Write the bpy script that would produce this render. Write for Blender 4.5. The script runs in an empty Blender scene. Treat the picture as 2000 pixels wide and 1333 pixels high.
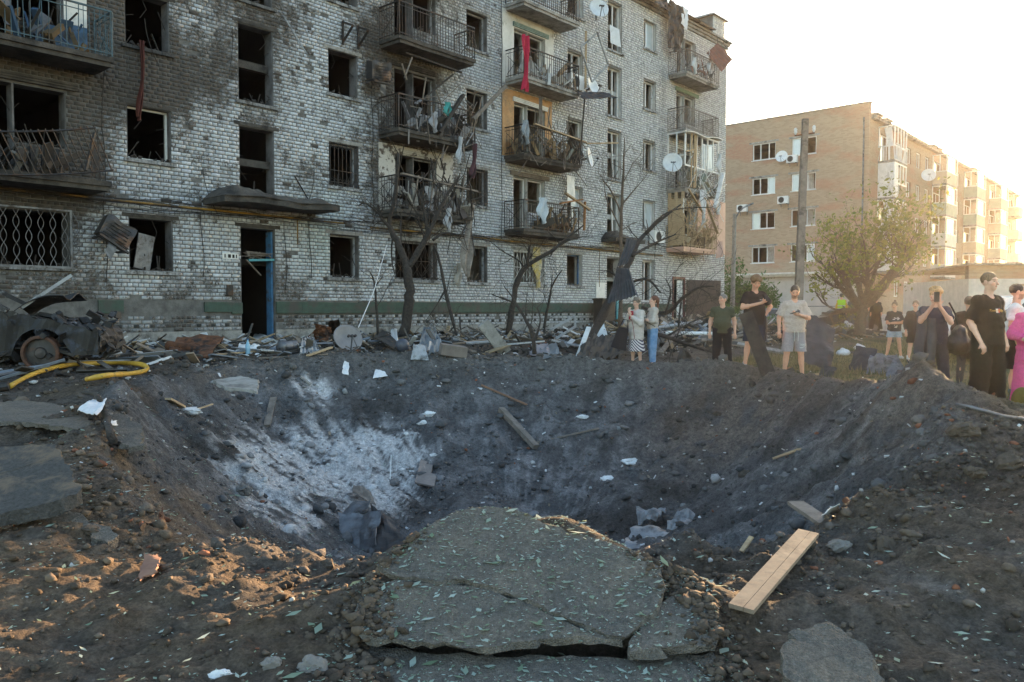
import bpy, bmesh, math, random
import numpy as np
from mathutils import Vector, Matrix, Euler
from mathutils.bvhtree import BVHTree
R = math.radians
random.seed(7)
rng = np.random.default_rng(7)
scene = bpy.context.scene
COL = scene.collection

# ---------------------------------------------------------------- camera
CAMZ = 1.4
cam_d = bpy.data.cameras.new('camera')
cam_d.lens = 28.0
cam_d.sensor_width = 36.0
cam_d.clip_start = 0.05
cam_d.clip_end = 6000
cam = bpy.data.objects.new('camera', cam_d)
cam.location = (0, 0, CAMZ)
cam.rotation_euler = (R(90 - 2.32), 0, 0)
COL.objects.link(cam)
scene.camera = cam

# ---------------------------------------------------------------- sky, sun, exposure
SUN_AZ, SUN_EL = 34.8, 6.4           # degrees right of the view axis, degrees up
world = bpy.data.worlds.new('World')
scene.world = world
world.use_nodes = True
wn = world.node_tree.nodes
sky = wn.new('ShaderNodeTexSky')
sky.sky_type = 'NISHITA'
sky.sun_disc = False
sky.sun_elevation = R(SUN_EL)
sky.sun_rotation = R(SUN_AZ)
sky.air_density = 1.0
sky.dust_density = 1.0
sky.ozone_density = 1.0
wn['Background'].inputs['Strength'].default_value = 0.15
world.node_tree.links.new(sky.outputs[0], wn['Background'].inputs['Color'])
sun_d = bpy.data.lights.new('sun', 'SUN')
sun_d.energy = 5.0
sun_d.angle = R(0.53)
sun_d.color = (1.0, 0.64, 0.33)
sun = bpy.data.objects.new('sun', sun_d)
sdir = Vector((math.sin(R(SUN_AZ)) * math.cos(R(SUN_EL)), math.cos(R(SUN_AZ)) * math.cos(R(SUN_EL)), math.sin(R(SUN_EL))))
sun.rotation_euler = sdir.to_track_quat('Z', 'Y').to_euler()
sun.location = sdir * 300
COL.objects.link(sun)
vs = scene.view_settings
vs.view_transform = 'Standard'
vs.look = 'None'
vs.gamma = 1
vs.use_curve_mapping = False
vs.exposure = 2.45

# ---------------------------------------------------------------- photo geometry helpers (pixel + depth -> point)
FPX = 1556.0
TH = R(2.32)
def ray(px, py):
    a = (px - 1000) / FPX; b = -(py - 666.5) / FPX
    return (a, math.cos(TH) + b * math.sin(TH), -math.sin(TH) + b * math.cos(TH))
def at(px, py, Y):
    r = ray(px, py); t = Y / r[1]
    return Vector((r[0] * t, Y, CAMZ + r[2] * t))
FA = R(41.8)
DX, DY = math.sin(FA), math.cos(FA)       # along the facade
NX, NY = math.cos(FA), -math.sin(FA)      # out of the facade
FC = -19.428
def fw(u, w, z):                          # facade frame -> world
    return Vector((u * DX + (w + FC) * NX, u * DY + (w + FC) * NY, z))

# ---------------------------------------------------------------- noise (numpy)
_perm = np.random.default_rng(3).permutation(512)
_perm = np.concatenate([_perm, _perm, _perm])
_gr = np.random.default_rng(5).uniform(0, 2 * math.pi, 512)
def gnoise(x, y):
    x = np.asarray(x, float); y = np.asarray(y, float)
    xi = np.floor(x).astype(int); yi = np.floor(y).astype(int)
    xf = x - xi; yf = y - yi
    def g(ix, iy, dx, dy):
        a = _gr[_perm[(_perm[ix & 511] + iy) & 511]]
        return np.cos(a) * dx + np.sin(a) * dy
    u = xf * xf * xf * (xf * (xf * 6 - 15) + 10); v = yf * yf * yf * (yf * (yf * 6 - 15) + 10)
    n00 = g(xi, yi, xf, yf); n10 = g(xi + 1, yi, xf - 1, yf)
    n01 = g(xi, yi + 1, xf, yf - 1); n11 = g(xi + 1, yi + 1, xf - 1, yf - 1)
    return ((n00 * (1 - u) + n10 * u) * (1 - v) + (n01 * (1 - u) + n11 * u) * v) * 1.4
def fbm(x, y, octv=4, gain=0.5):
    s = 0; a = 1.0
    for k in range(octv):
        s = s + a * gnoise(x * 2 ** k + 17.3 * k, y * 2 ** k - 9.1 * k); a *= gain
    return s
def sstep(a, b, x):
    t = np.clip((np.asarray(x, float) - a) / (b - a), 0, 1)
    return t * t * (3 - 2 * t)

# ---------------------------------------------------------------- object helpers
def tag(o, label=None, cat=None, group=None, kind=None):
    if label: o['label'] = label
    if cat:
        o['category'] = cat
        o['kind'] = 'thing'
    if group: o['group'] = group
    if kind: o['kind'] = kind
    return o
def empty(name, loc=(0, 0, 0), rz=0, label=None, cat=None, group=None):
    o = bpy.data.objects.new(name, None)
    COL.objects.link(o)
    o.location = loc; o.rotation_euler = (0, 0, rz)
    o.empty_display_size = 0.2
    return tag(o, label, cat, group)
def link(name, me, parent=None):
    o = bpy.data.objects.new(name, me)
    COL.objects.link(o)
    if parent: o.parent = parent
    return o
def np_mesh(name, V, F, m=None, smooth=False, cols=None, fattr=None):
    """V (n,3), F (m,k) one polygon size"""
    V = np.asarray(V, np.float32); F = np.asarray(F, np.int32)
    me = bpy.data.meshes.new(name)
    me.vertices.add(len(V)); me.vertices.foreach_set('co', V.ravel())
    k = F.shape[1]
    me.loops.add(F.size); me.loops.foreach_set('vertex_index', F.ravel())
    me.polygons.add(len(F))
    me.polygons.foreach_set('loop_start', np.arange(0, F.size, k, dtype=np.int32))
    me.polygons.foreach_set('loop_total', np.full(len(F), k, np.int32))
    if smooth: me.polygons.foreach_set('use_smooth', np.ones(len(F), bool))
    if cols is not None:
        a = me.color_attributes.new('Col', 'FLOAT_COLOR', 'POINT')
        c = np.ones((len(V), 4), np.float32); c[:, :cols.shape[1]] = cols
        a.data.foreach_set('color', c.ravel())
    if m: me.materials.append(m)
    me.update(calc_edges=True)
    return me
class MB:
    """collects shapes; build() makes them ONE mesh object"""
    def __init__(s): s.v = []; s.f = []; s.c = []; s.col = None
    def add(s, vs_, fs):
        b = len(s.v)
        s.v.extend([tuple(p) for p in vs_]); s.f.extend([tuple(i + b for i in q) for q in fs])
        s.c.extend([s.col or (1, 1, 1)] * len(vs_))
        return s
    def hexa(s, p):  # 8 pts: bottom 4 ccw, top 4 ccw
        return s.add(p, [(3, 2, 1, 0), (4, 5, 6, 7), (0, 1, 5, 4), (1, 2, 6, 5), (2, 3, 7, 6), (3, 0, 4, 7)])
    def box(s, a, b):
        x0, y0, z0 = a; x1, y1, z1 = b
        x0, x1 = min(x0, x1), max(x0, x1); y0, y1 = min(y0, y1), max(y0, y1); z0, z1 = min(z0, z1), max(z0, z1)
        return s.hexa([(x0, y0, z0), (x1, y0, z0), (x1, y1, z0), (x0, y1, z0), (x0, y0, z1), (x1, y0, z1), (x1, y1, z1), (x0, y1, z1)])
    def obox(s, c, size, rot):
        M = Euler(rot).to_matrix() if not isinstance(rot, Matrix) else rot
        h = Vector(size) / 2; c = Vector(c)
        q = [(-1, -1, -1), (1, -1, -1), (1, 1, -1), (-1, 1, -1), (-1, -1, 1), (1, -1, 1), (1, 1, 1), (-1, 1, 1)]
        return s.hexa([c + M @ Vector((a * h.x, b * h.y, d * h.z)) for a, b, d in q])
    def bar(s, a, b, wd, hd=None, up=(0, 0, 1)):
        a = Vector(a); b = Vector(b); hd = hd or wd
        t = (b - a)
        if t.length < 1e-6: return s
        t.normalize(); up = Vector(up)
        x = t.cross(up)
        if x.length < 1e-3: x = t.cross(Vector((1, 0, 0)))
        x.normalize(); y = x.cross(t)
        q = []
        for p in (a, b):
            for i, j in ((-1, -1), (1, -1), (1, 1), (-1, 1)): q.append(p + x * i * wd / 2 + y * j * hd / 2)
        return s.add(q, [(0, 1, 2, 3), (7, 6, 5, 4), (1, 0, 4, 5), (2, 1, 5, 6), (3, 2, 6, 7), (0, 3, 7, 4)])
    def tube(s, pts, rad, n=6, caps=True):
        pts = [Vector(p) for p in pts]
        if not hasattr(rad, '__len__'): rad = [rad] * len(pts)
        vs_ = []; fs = []; x = None
        for i, p in enumerate(pts):
            t = (pts[min(i + 1, len(pts) - 1)] - pts[max(i - 1, 0)])
            t = t.normalized() if t.length > 1e-9 else Vector((0, 0, 1))
            if x is None:
                x = t.orthogonal().normalized()
            else:
                x = x - t * x.dot(t)
                x = x.normalized() if x.length > 1e-6 else t.orthogonal().normalized()
            y = t.cross(x)
            for k in range(n):
                a = 2 * math.pi * k / n
                vs_.append(p + (x * math.cos(a) + y * math.sin(a)) * rad[i])
        for i in range(len(pts) - 1):
            for k in range(n):
                k2 = (k + 1) % n
                fs.append((i * n + k, i * n + k2, (i + 1) * n + k2, (i + 1) * n + k))
        if caps:
            fs.append(tuple(reversed(range(n)))); fs.append(tuple((len(pts) - 1) * n + k for k in range(n)))
        return s.add(vs_, fs)
    def prism(s, poly, off):  # poly: 3D points (ccw seen from top), off: vector to bottom
        n = len(poly); off = Vector(off)
        top = [Vector(p) for p in poly]; bot = [p + off for p in top]
        fs = [tuple(range(n)), tuple(reversed(range(n, 2 * n)))]
        for i in range(n):
            j = (i + 1) % n
            fs.append((i, n + i, n + j, j))
        return s.add(top + bot, fs)
    def lathe(s, prof, n=16, M=None, cap=True):  # prof: (r,z)
        vs_ = []; fs = []
        for r, z in prof:
            for k in range(n):
                a = 2 * math.pi * k / n
                vs_.append(Vector((r * math.cos(a), r * math.sin(a), z)))
        for i in range(len(prof) - 1):
            for k in range(n):
                k2 = (k + 1) % n
                fs.append((i * n + k, i * n + k2, (i + 1) * n + k2, (i + 1) * n + k))
        if cap:
            fs.append(tuple(reversed(range(n)))); fs.append(tuple((len(prof) - 1) * n + k for k in range(n)))
        if M: vs_ = [M @ v for v in vs_]
        return s.add(vs_, fs)
    def sheet(s, fn, nu, nv, th=0.004):  # closed thin sheet from fn(u,v)->point
        P = [[Vector(fn(i / nu, j / nv)) for j in range(nv + 1)] for i in range(nu + 1)]
        N = [[None] * (nv + 1) for _ in range(nu + 1)]
        for i in range(nu + 1):
            for j in range(nv + 1):
                a = P[min(i + 1, nu)][j] - P[max(i - 1, 0)][j]; b = P[i][min(j + 1, nv)] - P[i][max(j - 1, 0)]
                c = a.cross(b); N[i][j] = c.normalized() * th if c.length > 1e-9 else Vector((0, 0, th))
        vs_ = []; W = nv + 1; tot = (nu + 1) * W
        for i in range(nu + 1):
            for j in range(W): vs_.append(P[i][j])
        for i in range(nu + 1):
            for j in range(W): vs_.append(P[i][j] - N[i][j])
        fs = []
        for i in range(nu):
            for j in range(nv):
                a, b, c, d = i * W + j, (i + 1) * W + j, (i + 1) * W + j + 1, i * W + j + 1
                fs.append((a, b, c, d)); fs.append((tot + d, tot + c, tot + b, tot + a))
        def edge(l):
            for a, b in zip(l[:-1], l[1:]): fs.append((b, a, tot + a, tot + b))
        edge([i * W for i in range(nu + 1)]); edge([nu * W + j for j in range(W)])
        edge([i * W + nv for i in range(nu, -1, -1)]); edge([j for j in range(nv, -1, -1)])
        return s.add(vs_, fs)
    def build(s, name, m=None, parent=None, smooth=False, col=False, mesh_only=False):
        me = bpy.data.meshes.new(name)
        me.from_pydata(s.v, [], s.f)
        if col:
            a = me.color_attributes.new('Col', 'FLOAT_COLOR', 'POINT')
            c = np.ones((len(s.v), 4), np.float32); c[:, :3] = np.array(s.c, np.float32)
            a.data.foreach_set('color', c.ravel())
        if smooth: me.polygons.foreach_set('use_smooth', [True] * len(me.polygons))
        if m: me.materials.append(m)
        me.update()
        if mesh_only: return me
        return link(name, me, parent)
    def thing(s, name, m, label, cat, group=None, smooth=False, kind=None, col=False):
        """recentre on its base so the object origin sits on the thing"""
        a = np.array(s.v); c = Vector(((a[:, 0].min() + a[:, 0].max()) / 2, (a[:, 1].min() + a[:, 1].max()) / 2, a[:, 2].min()))
        s.v = [tuple(Vector(p) - c) for p in s.v]
        o = s.build(name, m, None, smooth, col)
        o.location = c
        return tag(o, label, cat, group, kind)

# ---------------------------------------------------------------- materials
def newmat(name):
    m = bpy.data.materials.new(name); m.use_nodes = True
    nt = m.node_tree; return m, nt, nt.nodes, nt.links, nt.nodes['Principled BSDF']
def mat(name, c1, c2=None, scale=8.0, rough=0.8, metal=0.0, bump=0.0, bscale=40.0, attr=False, contrast=(0.35, 0.65), c3=None, s3=2.0, t3=(0.5, 0.62), stretch=(1, 1, 1), spec=0.5, dist=0.02, trans=0.0):
    """two- or three-tone noise material with bump; attr multiplies by the Col attribute"""
    m, nt, N, L, B = newmat(name)
    tc = N.new('ShaderNodeTexCoord')
    mp = N.new('ShaderNodeMapping'); mp.inputs['Scale'].default_value = stretch
    L.new(tc.outputs['Object'], mp.inputs['Vector'])
    col = None
    if c2 is None: c2 = tuple(x * 0.75 for x in c1)
    nz = N.new('ShaderNodeTexNoise'); nz.inputs['Scale'].default_value = scale; nz.inputs['Detail'].default_value = 6; nz.inputs['Roughness'].default_value = 0.65
    L.new(mp.outputs[0], nz.inputs['Vector'])
    cr = N.new('ShaderNodeValToRGB')
    cr.color_ramp.elements[0].position = contrast[0]; cr.color_ramp.elements[1].position = contrast[1]
    cr.color_ramp.elements[0].color = (*c2, 1); cr.color_ramp.elements[1].color = (*c1, 1)
    L.new(nz.outputs['Fac'], cr.inputs['Fac']); col = cr.outputs[0]
    if c3 is not None:
        n3 = N.new('ShaderNodeTexNoise'); n3.inputs['Scale'].default_value = s3; n3.inputs['Detail'].default_value = 8; n3.inputs['Roughness'].default_value = 0.7
        L.new(mp.outputs[0], n3.inputs['Vector'])
        r3 = N.new('ShaderNodeMapRange'); r3.inputs['From Min'].default_value = t3[0]; r3.inputs['From Max'].default_value = t3[1]
        L.new(n3.outputs['Fac'], r3.inputs['Value'])
        mx = N.new('ShaderNodeMix'); mx.data_type = 'RGBA'
        L.new(r3.outputs[0], mx.inputs[0]); L.new(col, mx.inputs[6]); mx.inputs[7].default_value = (*c3, 1)
        col = mx.outputs[2]
    if attr:
        at_ = N.new('ShaderNodeAttribute'); at_.attribute_name = 'Col'
        mx = N.new('ShaderNodeMix'); mx.data_type = 'RGBA'; mx.blend_type = 'MULTIPLY'; mx.inputs[0].default_value = 1
        L.new(col, mx.inputs[6]); L.new(at_.outputs['Color'], mx.inputs[7]); col = mx.outputs[2]
    L.new(col, B.inputs['Base Color'])
    B.inputs['Roughness'].default_value = rough; B.inputs['Metallic'].default_value = metal
    B.inputs['Specular IOR Level'].default_value = spec
    if bump:
        nb = N.new('ShaderNodeTexNoise'); nb.inputs['Scale'].default_value = bscale; nb.inputs['Detail'].default_value = 5
        L.new(mp.outputs[0], nb.inputs['Vector'])
        bp = N.new('ShaderNodeBump'); bp.inputs['Strength'].default_value = bump; bp.inputs['Distance'].default_value = dist
        L.new(nb.outputs['Fac'], bp.inputs['Height']); L.new(bp.outputs[0], B.inputs['Normal'])
    if trans:
        B.inputs['Transmission Weight'].default_value = trans
    return m
M = {}
def mats():
    M['soot'] = mat('soot', (0.035, 0.032, 0.03), (0.012, 0.011, 0.011), 6, 0.95, bump=0.5, bscale=25)
    M['room_dark'] = mat('room_dark', (0.022, 0.019, 0.017), (0.007, 0.006, 0.006), 1.5, 0.95)
    M['room_light'] = mat('room_light', (0.42, 0.40, 0.36), (0.25, 0.23, 0.2), 1.5, 0.9, c3=(0.08, 0.07, 0.06), s3=0.8, t3=(0.5, 0.7))
    M['concrete'] = mat('concrete', (0.34, 0.33, 0.31), (0.2, 0.19, 0.18), 5, 0.9, bump=0.4, bscale=30, c3=(0.08, 0.075, 0.07), s3=1.6, t3=(0.5, 0.65))
    M['concrete_dark'] = mat('concrete_dark', (0.085, 0.075, 0.066), (0.04, 0.036, 0.032), 5, 0.95, bump=0.6, bscale=25, c3=(0.02, 0.018, 0.017), s3=1.6)
    M['steel_dark'] = mat('steel_dark', (0.05, 0.05, 0.055), (0.03, 0.027, 0.025), 12, 0.6, 0.5, c3=(0.09, 0.05, 0.03), s3=5)
    M['steel_grey'] = mat('steel_grey', (0.2, 0.21, 0.23), (0.1, 0.1, 0.11), 5, 0.5, 0.5, bump=0.15, bscale=8, c3=(0.06, 0.05, 0.045), s3=3)
    M['rust'] = mat('rust', (0.2, 0.08, 0.035), (0.08, 0.035, 0.02), 6, 0.85, 0.2, bump=0.3, c3=(0.03, 0.022, 0.02), s3=2.5, t3=(0.5, 0.6))
    M['burnt_metal'] = mat('burnt_metal', (0.065, 0.062, 0.065), (0.03, 0.028, 0.028), 5, 0.55, 0.4, bump=0.3, bscale=12, c3=(0.1, 0.05, 0.03), s3=2, t3=(0.52, 0.66))
    M['wood_pale'] = mat('wood_pale', (0.5, 0.37, 0.23), (0.33, 0.23, 0.14), 4, 0.8, stretch=(1, 1, 8), bump=0.2, c3=(0.16, 0.11, 0.08), s3=3, t3=(0.6, 0.75))
    M['wood_grey'] = mat('wood_grey', (0.24, 0.2, 0.17), (0.12, 0.1, 0.085), 6, 0.9, bump=0.3)
    M['wood_burnt'] = mat('wood_burnt', (0.06, 0.05, 0.045), (0.02, 0.018, 0.017), 8, 0.95, bump=0.5)
    M['bark_burnt'] = mat('bark_burnt', (0.055, 0.045, 0.04), (0.02, 0.017, 0.015), 14, 0.95, bump=0.9, bscale=30)
    M['bark'] = mat('bark', (0.15, 0.11, 0.08), (0.07, 0.05, 0.04), 12, 0.95, bump=0.8, bscale=25)
    M['white_paint'] = mat('white_paint', (0.75, 0.75, 0.73), (0.55, 0.55, 0.54), 4, 0.5, c3=(0.25, 0.23, 0.21), s3=4, t3=(0.6, 0.75))
    M['grey_paint'] = mat('grey_paint', (0.36, 0.38, 0.4), (0.25, 0.26, 0.28), 4, 0.6, c3=(0.08, 0.08, 0.08), s3=3)
    M['teal_paint'] = mat('teal_paint', (0.08, 0.33, 0.38), (0.05, 0.22, 0.27), 6, 0.6, c3=(0.15, 0.13, 0.11), s3=4, t3=(0.6, 0.7))
    M['blue_paint'] = mat('blue_paint', (0.06, 0.2, 0.38), (0.04, 0.12, 0.24), 6, 0.6, c3=(0.05, 0.045, 0.04), s3=3)
    M['green_paint'] = mat('green_paint', (0.045, 0.085, 0.065), (0.03, 0.055, 0.042), 5, 0.75, c3=(0.06, 0.055, 0.05), s3=1.3, t3=(0.48, 0.6), bump=0.3)
    M['yellow_pipe'] = mat('yellow_pipe', (0.4, 0.22, 0.03), (0.14, 0.08, 0.02), 3, 0.6, c3=(0.03, 0.025, 0.02), s3=0.9, t3=(0.45, 0.6))
    M['hose_yellow'] = mat('hose_yellow', (0.55, 0.34, 0.04), (0.38, 0.22, 0.03), 10, 0.55, bump=0.2, c3=(0.12, 0.09, 0.05), s3=5, t3=(0.58, 0.7))
    M['white_plastic'] = mat('white_plastic', (0.72, 0.73, 0.74), (0.6, 0.6, 0.6), 4, 0.4, c3=(0.3, 0.29, 0.28), s3=5, t3=(0.6, 0.75))
    M['dish_white'] = mat('dish_white', (0.7, 0.72, 0.74), (0.55, 0.57, 0.6), 3, 0.4)
    M['paper'] = mat('paper', (0.72, 0.72, 0.74), (0.55, 0.55, 0.58), 6, 0.8, bump=0.2)
    M['foam'] = mat('foam', (0.8, 0.8, 0.8), (0.6, 0.6, 0.62), 20, 0.9, bump=0.6, bscale=60)
    M['glass'] = mat('glass', (0.5, 0.55, 0.58), (0.42, 0.47, 0.5), 2, 0.06, 0.0, spec=0.8)
    M['black_rubber'] = mat('black_rubber', (0.02, 0.02, 0.02), (0.012, 0.012, 0.012), 10, 0.8)
mats()
# ================================================================ GROUND AND CRATER
CX, CY = 0.0, 10.4
RIM = [(4.9,15.1,.30),(3,16.3,.28),(1.2,16.9,.30),(-0.6,17.0,.44),(-2.6,16.7,.50),(-4.2,16.0,.42),(-5.3,14.5,.36),(-5.4,12,.33),(-4.5,9.2,.3),(-3.5,6.9,.27),(-2.6,5.3,.12),(-1.6,4.55,.0),(0,4.5,.0),(1.2,4.45,-.05),(1.9,4.75,.0),(2.7,5.4,.18),(3.6,6.6,.36),(4.5,8.3,.46),(5.0,10,.5),(5.25,11.6,.36),(4.9,13,.16)]
_a = np.array([math.atan2(y - CY, x - CX) for x, y, z in RIM]); _r = np.array([math.hypot(x - CX, y - CY) for x, y, z in RIM]); _z = np.array([z for x, y, z in RIM])
_o = np.argsort(_a); _a, _r, _z = _a[_o], _r[_o], _z[_o]
_ag = np.linspace(-math.pi, math.pi, 721)
def _cyc(v):
    g = np.interp(_ag, np.concatenate([[_a[-1] - 2 * math.pi], _a, [_a[0] + 2 * math.pi]]), np.concatenate([[v[-1]], v, [v[0]]]))
    k = np.hanning(41); k /= k.sum()
    return np.convolve(np.concatenate([g[-41:-1], g, g[1:41]]), k, 'same')[40:-40]
_rg, _zg = _cyc(_r), _cyc(_z)
def wcoord(x, y): return NX * x + NY * y - FC
def ucoord(x, y): return DX * x + DY * y
def base_h(x, y):
    w = wcoord(x, y); u = ucoord(x, y)
    return 0.5 * (1 - sstep(3.5, 10, w)) * (1 - sstep(40, 52, u)) * (1 - sstep(5, 14, -u))
def crater_t(x, y):
    th = np.arctan2(y - CY, x - CX); r = np.hypot(x - CX, y - CY)
    Rr = np.interp(th, _ag, _rg)
    Rr = Rr * (1 + 0.035 * gnoise(th * 4 + 11, th * 0 + 3.3) + 0.02 * gnoise(th * 11, th * 0 + 8.1))
    return th, r, Rr
def ejecta(x, y):
    th, r, Rr = crater_t(x, y)
    return np.exp(-np.clip(r - Rr, 0, None) / 2.2)
def gz(x, y, fine=True):
    x = np.asarray(x, float); y = np.asarray(y, float)
    th, r, Rr = crater_t(x, y)
    zr = np.interp(th, _ag, _zg)
    b = base_h(x, y)
    t = np.clip(r / Rr, 0, 1.0)
    D = 2.35
    inside = zr - D * (1 - t ** 2.1)
    Lr = 0.75 + 2.1 * np.exp(-((th + 0.95) / 0.42) ** 2) + 0.8 * sstep(0.2, 1, -np.cos(th))
    outside = b + (zr - b) * np.exp(-(np.clip(r - Rr, 0, None) / Lr) ** 1.25)
    k = sstep(-0.06, 0.06, (r - Rr) / Rr)
    z = inside * (1 - k) + outside * k
    # ejecta tongue on the right foreground
    z = z + 0.16 * np.exp(-(((x - 3.1) / 1.3) ** 2 + ((y - 4.2) / 1.6) ** 2))
    z = z + 0.22 * np.exp(-(((x - 5.0) / 0.9) ** 2 + ((y - 9.6) / 0.9) ** 2))
    e = np.exp(-np.clip(r - Rr, 0, None) / 2.2)
    near = 1 - sstep(18, 30, y)
    amp = (0.25 + 0.75 * e) * near
    n = 0.13 * fbm(x * 0.9, y * 0.9, 3) * amp
    rad = gnoise(th * 9 + 2, r * 0.35) * 0.10 * sstep(0.25, 0.7, t) * (1 - sstep(1.0, 1.25, r / Rr))
    rad = rad + gnoise(th * 26, r * 0.6) * 0.045 * sstep(0.3, 0.7, t) * (1 - sstep(1.0, 1.2, r / Rr))
    n = n + rad
    if fine:
        f = fbm(x * 4.1, y * 4.1, 4, 0.55)
        n = n + 0.065 * np.abs(f) * amp + 0.02 * np.abs(gnoise(x * 15, y * 15)) * amp + 0.006 * gnoise(x * 37, y * 37) * amp * (1 - sstep(6, 12, y))
    n = n - 0.40 * np.exp(-(((x - 0.2) / 0.56) ** 4 + ((y - 3.12) / 0.40) ** 4))
    far = 0.25 * gnoise(x * 0.05, y * 0.05) * sstep(70, 140, np.hypot(x, y))
    n = n + far
    tot = z + n
    # earth heaved up under the tilted asphalt
    hw = np.clip(.98 - 1.25 * np.clip(y - 3.6, 0, None), .06, 1.0)
    m = np.exp(-(np.clip(np.abs(x - 0.1) / hw, 0, 4) ** 6 + np.clip(np.abs((y - 3.86) / .40), 0, 4) ** 6))
    return tot * (1 - m) + (.052 + .33 * (y - 3.25) + .02 * gnoise(x * 5, y * 5)) * m
def g1(x, y): return float(gz(np.array([x]), np.array([y]))[0])

def axis(a, b, step, far, ratio=1.12, growth=None):
    xs = [a]
    while xs[-1] < b: xs.append(xs[-1] + (growth(xs[-1]) if growth else step))
    s = xs[-1] - xs[-2]; hi = [xs[-1]]
    while hi[-1] < far[1]: s *= ratio; hi.append(hi[-1] + s)
    s = xs[1] - xs[0]; lo = [xs[0]]
    while lo[-1] > far[0]: s *= ratio; lo.append(lo[-1] - s)
    return np.array(lo[::-1][:-1] + xs + hi[1:])
GX = axis(-7.5, 7.5, 0.033, (-900, 900), 1.07)
GY = axis(1.8, 24, 0.02, (-300, 1500), 1.09, lambda y: max(0.016, 0.0058 * y))
X, Y = np.meshgrid(GX, GY, indexing='ij')
Z = gz(X, Y)
TH_, R_, RR_ = crater_t(X, Y)
T_ = R_ / RR_
W_ = wcoord(X, Y); U_ = ucoord(X, Y)
def lerp(a, b, k): return a + (np.asarray(b) - a) * k[..., None]
def ground_col(x, y):
    th, r, Rr = crater_t(x, y); t = r / Rr; w = wcoord(x, y); u = ucoord(x, y)
    n1 = fbm(x * 0.7 + 5, y * 0.7, 4); n2 = fbm(x * 2.3, y * 2.3 + 9, 4); n3 = fbm(x * 7, y * 7, 3)
    c = np.zeros(x.shape + (3,)) + np.array((0.125, 0.108, 0.095))
    c = lerp(c, (0.075, 0.063, 0.052), sstep(0.0, 0.5, n2))
    # sooty yard in front of the house
    c = lerp(c, (0.055, 0.048, 0.043), (1 - sstep(5, 9, w)) * sstep(-0.5, 0.2, n1) * 0.8)
    # bare trodden earth
    c = lerp(c, (0.15, 0.115, 0.085), sstep(0.1, 0.5, n1) * 0.6 * (1 - sstep(24, 30, y)))
    # grass ground to the right and beyond
    g = sstep(8.5, 10.5, w) * sstep(1.0, 1.25, t) * sstep(13.5, 17, u + 0.3 * w)
    g = np.maximum(g, sstep(26, 34, y) * sstep(6, 8, w) * 0.8)
    gc = lerp(np.zeros(x.shape + (3,)) + np.array((0.09, 0.095, 0.04)), (0.2, 0.155, 0.08), sstep(-0.2, 0.35, n1))
    c = c * (1 - g[..., None]) + gc * g[..., None]
    ins = 1 - sstep(0.93, 1.06, t + 0.06 * n1)
    grey = lerp(np.zeros(x.shape + (3,)) + np.array((0.135, 0.134, 0.14)), (0.215, 0.213, 0.223), sstep(-0.25, 0.45, n2))
    grey = lerp(grey, (0.085, 0.08, 0.078), sstep(0.05, 0.5, n1) * 0.8)
    c = c * (1 - ins[..., None]) + grey * ins[..., None]
    # far rim crest is grey ash too
    ring = np.exp(-((t - 1.0) / 0.10) ** 2) * sstep(0.2, 0.8, np.sin(th))
    c = lerp(c, (0.16, 0.155, 0.15), ring * 0.7)
    # brown sand on the left wall, the right crest and the near rim
    def blob(bx, by, sx, sy): return np.exp(-(((x - bx) / sx) ** 2 + ((y - by) / sy) ** 2))
    br = np.clip(blob(-3.0, 6.8, .9, 1.6) * 1.25 + blob(-2.6, 5.2, 1.2, .8) + blob(-2.3, 3.7, 1.6, .9) * 1.0 + blob(1.9, 3.7, 1.3, 1.1) * .75 + blob(3.6, 13.8, 1.6, 1.5) * 0.75 + blob(4.6, 9.2, .9, 1.5) * .7, 0, 1)
    br = br * sstep(-0.75, 0.15, n2)
    c = lerp(c, (0.20, 0.148, 0.105), br * 0.8)
    # dark dusting
    dk = np.clip(blob(1.9, 11.5, 1.6, 2.2) * .5 + blob(2.5, 7.4, 1.3, 1.2) * .9 + blob(-3.9, 11.3, 1.0, 1.6) * .6 + blob(3.3, 5.4, 1.0, .8) * .7, 0, 1)
    c = lerp(c, (0.06, 0.056, 0.054), dk * sstep(-0.5, 0.3, n1 + n3 * .4))
    # pale ash streaks running down the slope
    st = 0.55 * gnoise(th * 30 + 5, r * 0.9) + 0.45 * gnoise(th * 75, r * 2.1) + 0.5 * n2
    ash0 = np.clip(blob(-3.45, 11.7, .8, 1.35) * 1.3 + blob(-3.1, 13.1, .9, .9) * 1.25 + blob(-2.3, 13.9, .9, .75) * 1.25 + blob(-2.9, 9.8, .5, .9) * .9 + blob(-3.8, 15.1, .45, .5) * 1.0 + blob(-1.9, 12.6, .5, .9) * .8, 0, 1.2)
    ash = ash0 * sstep(-0.42, 0.42, st + .35 * (ash0 - .6))
    c = lerp(c, (0.80, 0.79, 0.81), sstep(.05, .75, ash) * 0.9)
    ash2 = np.clip(blob(0.6, 13.2, 1.2, 1.3) * .8 + blob(4.05, 9.6, .3, .9) * .9 + blob(0.2, 14.6, 1.6, .9) * .5 + blob(2.0, 3.6, .8, .5) * .35, 0, 1) * sstep(-0.15, 0.45, st)
    c = lerp(c, (0.36, 0.355, 0.37), np.clip(ash2, 0, 1) * 0.85)
    c = c * (1 + 0.25 * n3[..., None])
    return np.clip(c * np.array((.74, .73, .72)), 0.012, 0.6)
GC = ground_col(X, Y)
nx_, ny_ = X.shape
idx = np.arange(nx_ * ny_).reshape(nx_, ny_)
GF = np.stack([idx[:-1, :-1], idx[1:, :-1], idx[1:, 1:], idx[:-1, 1:]], -1).reshape(-1, 4)
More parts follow.
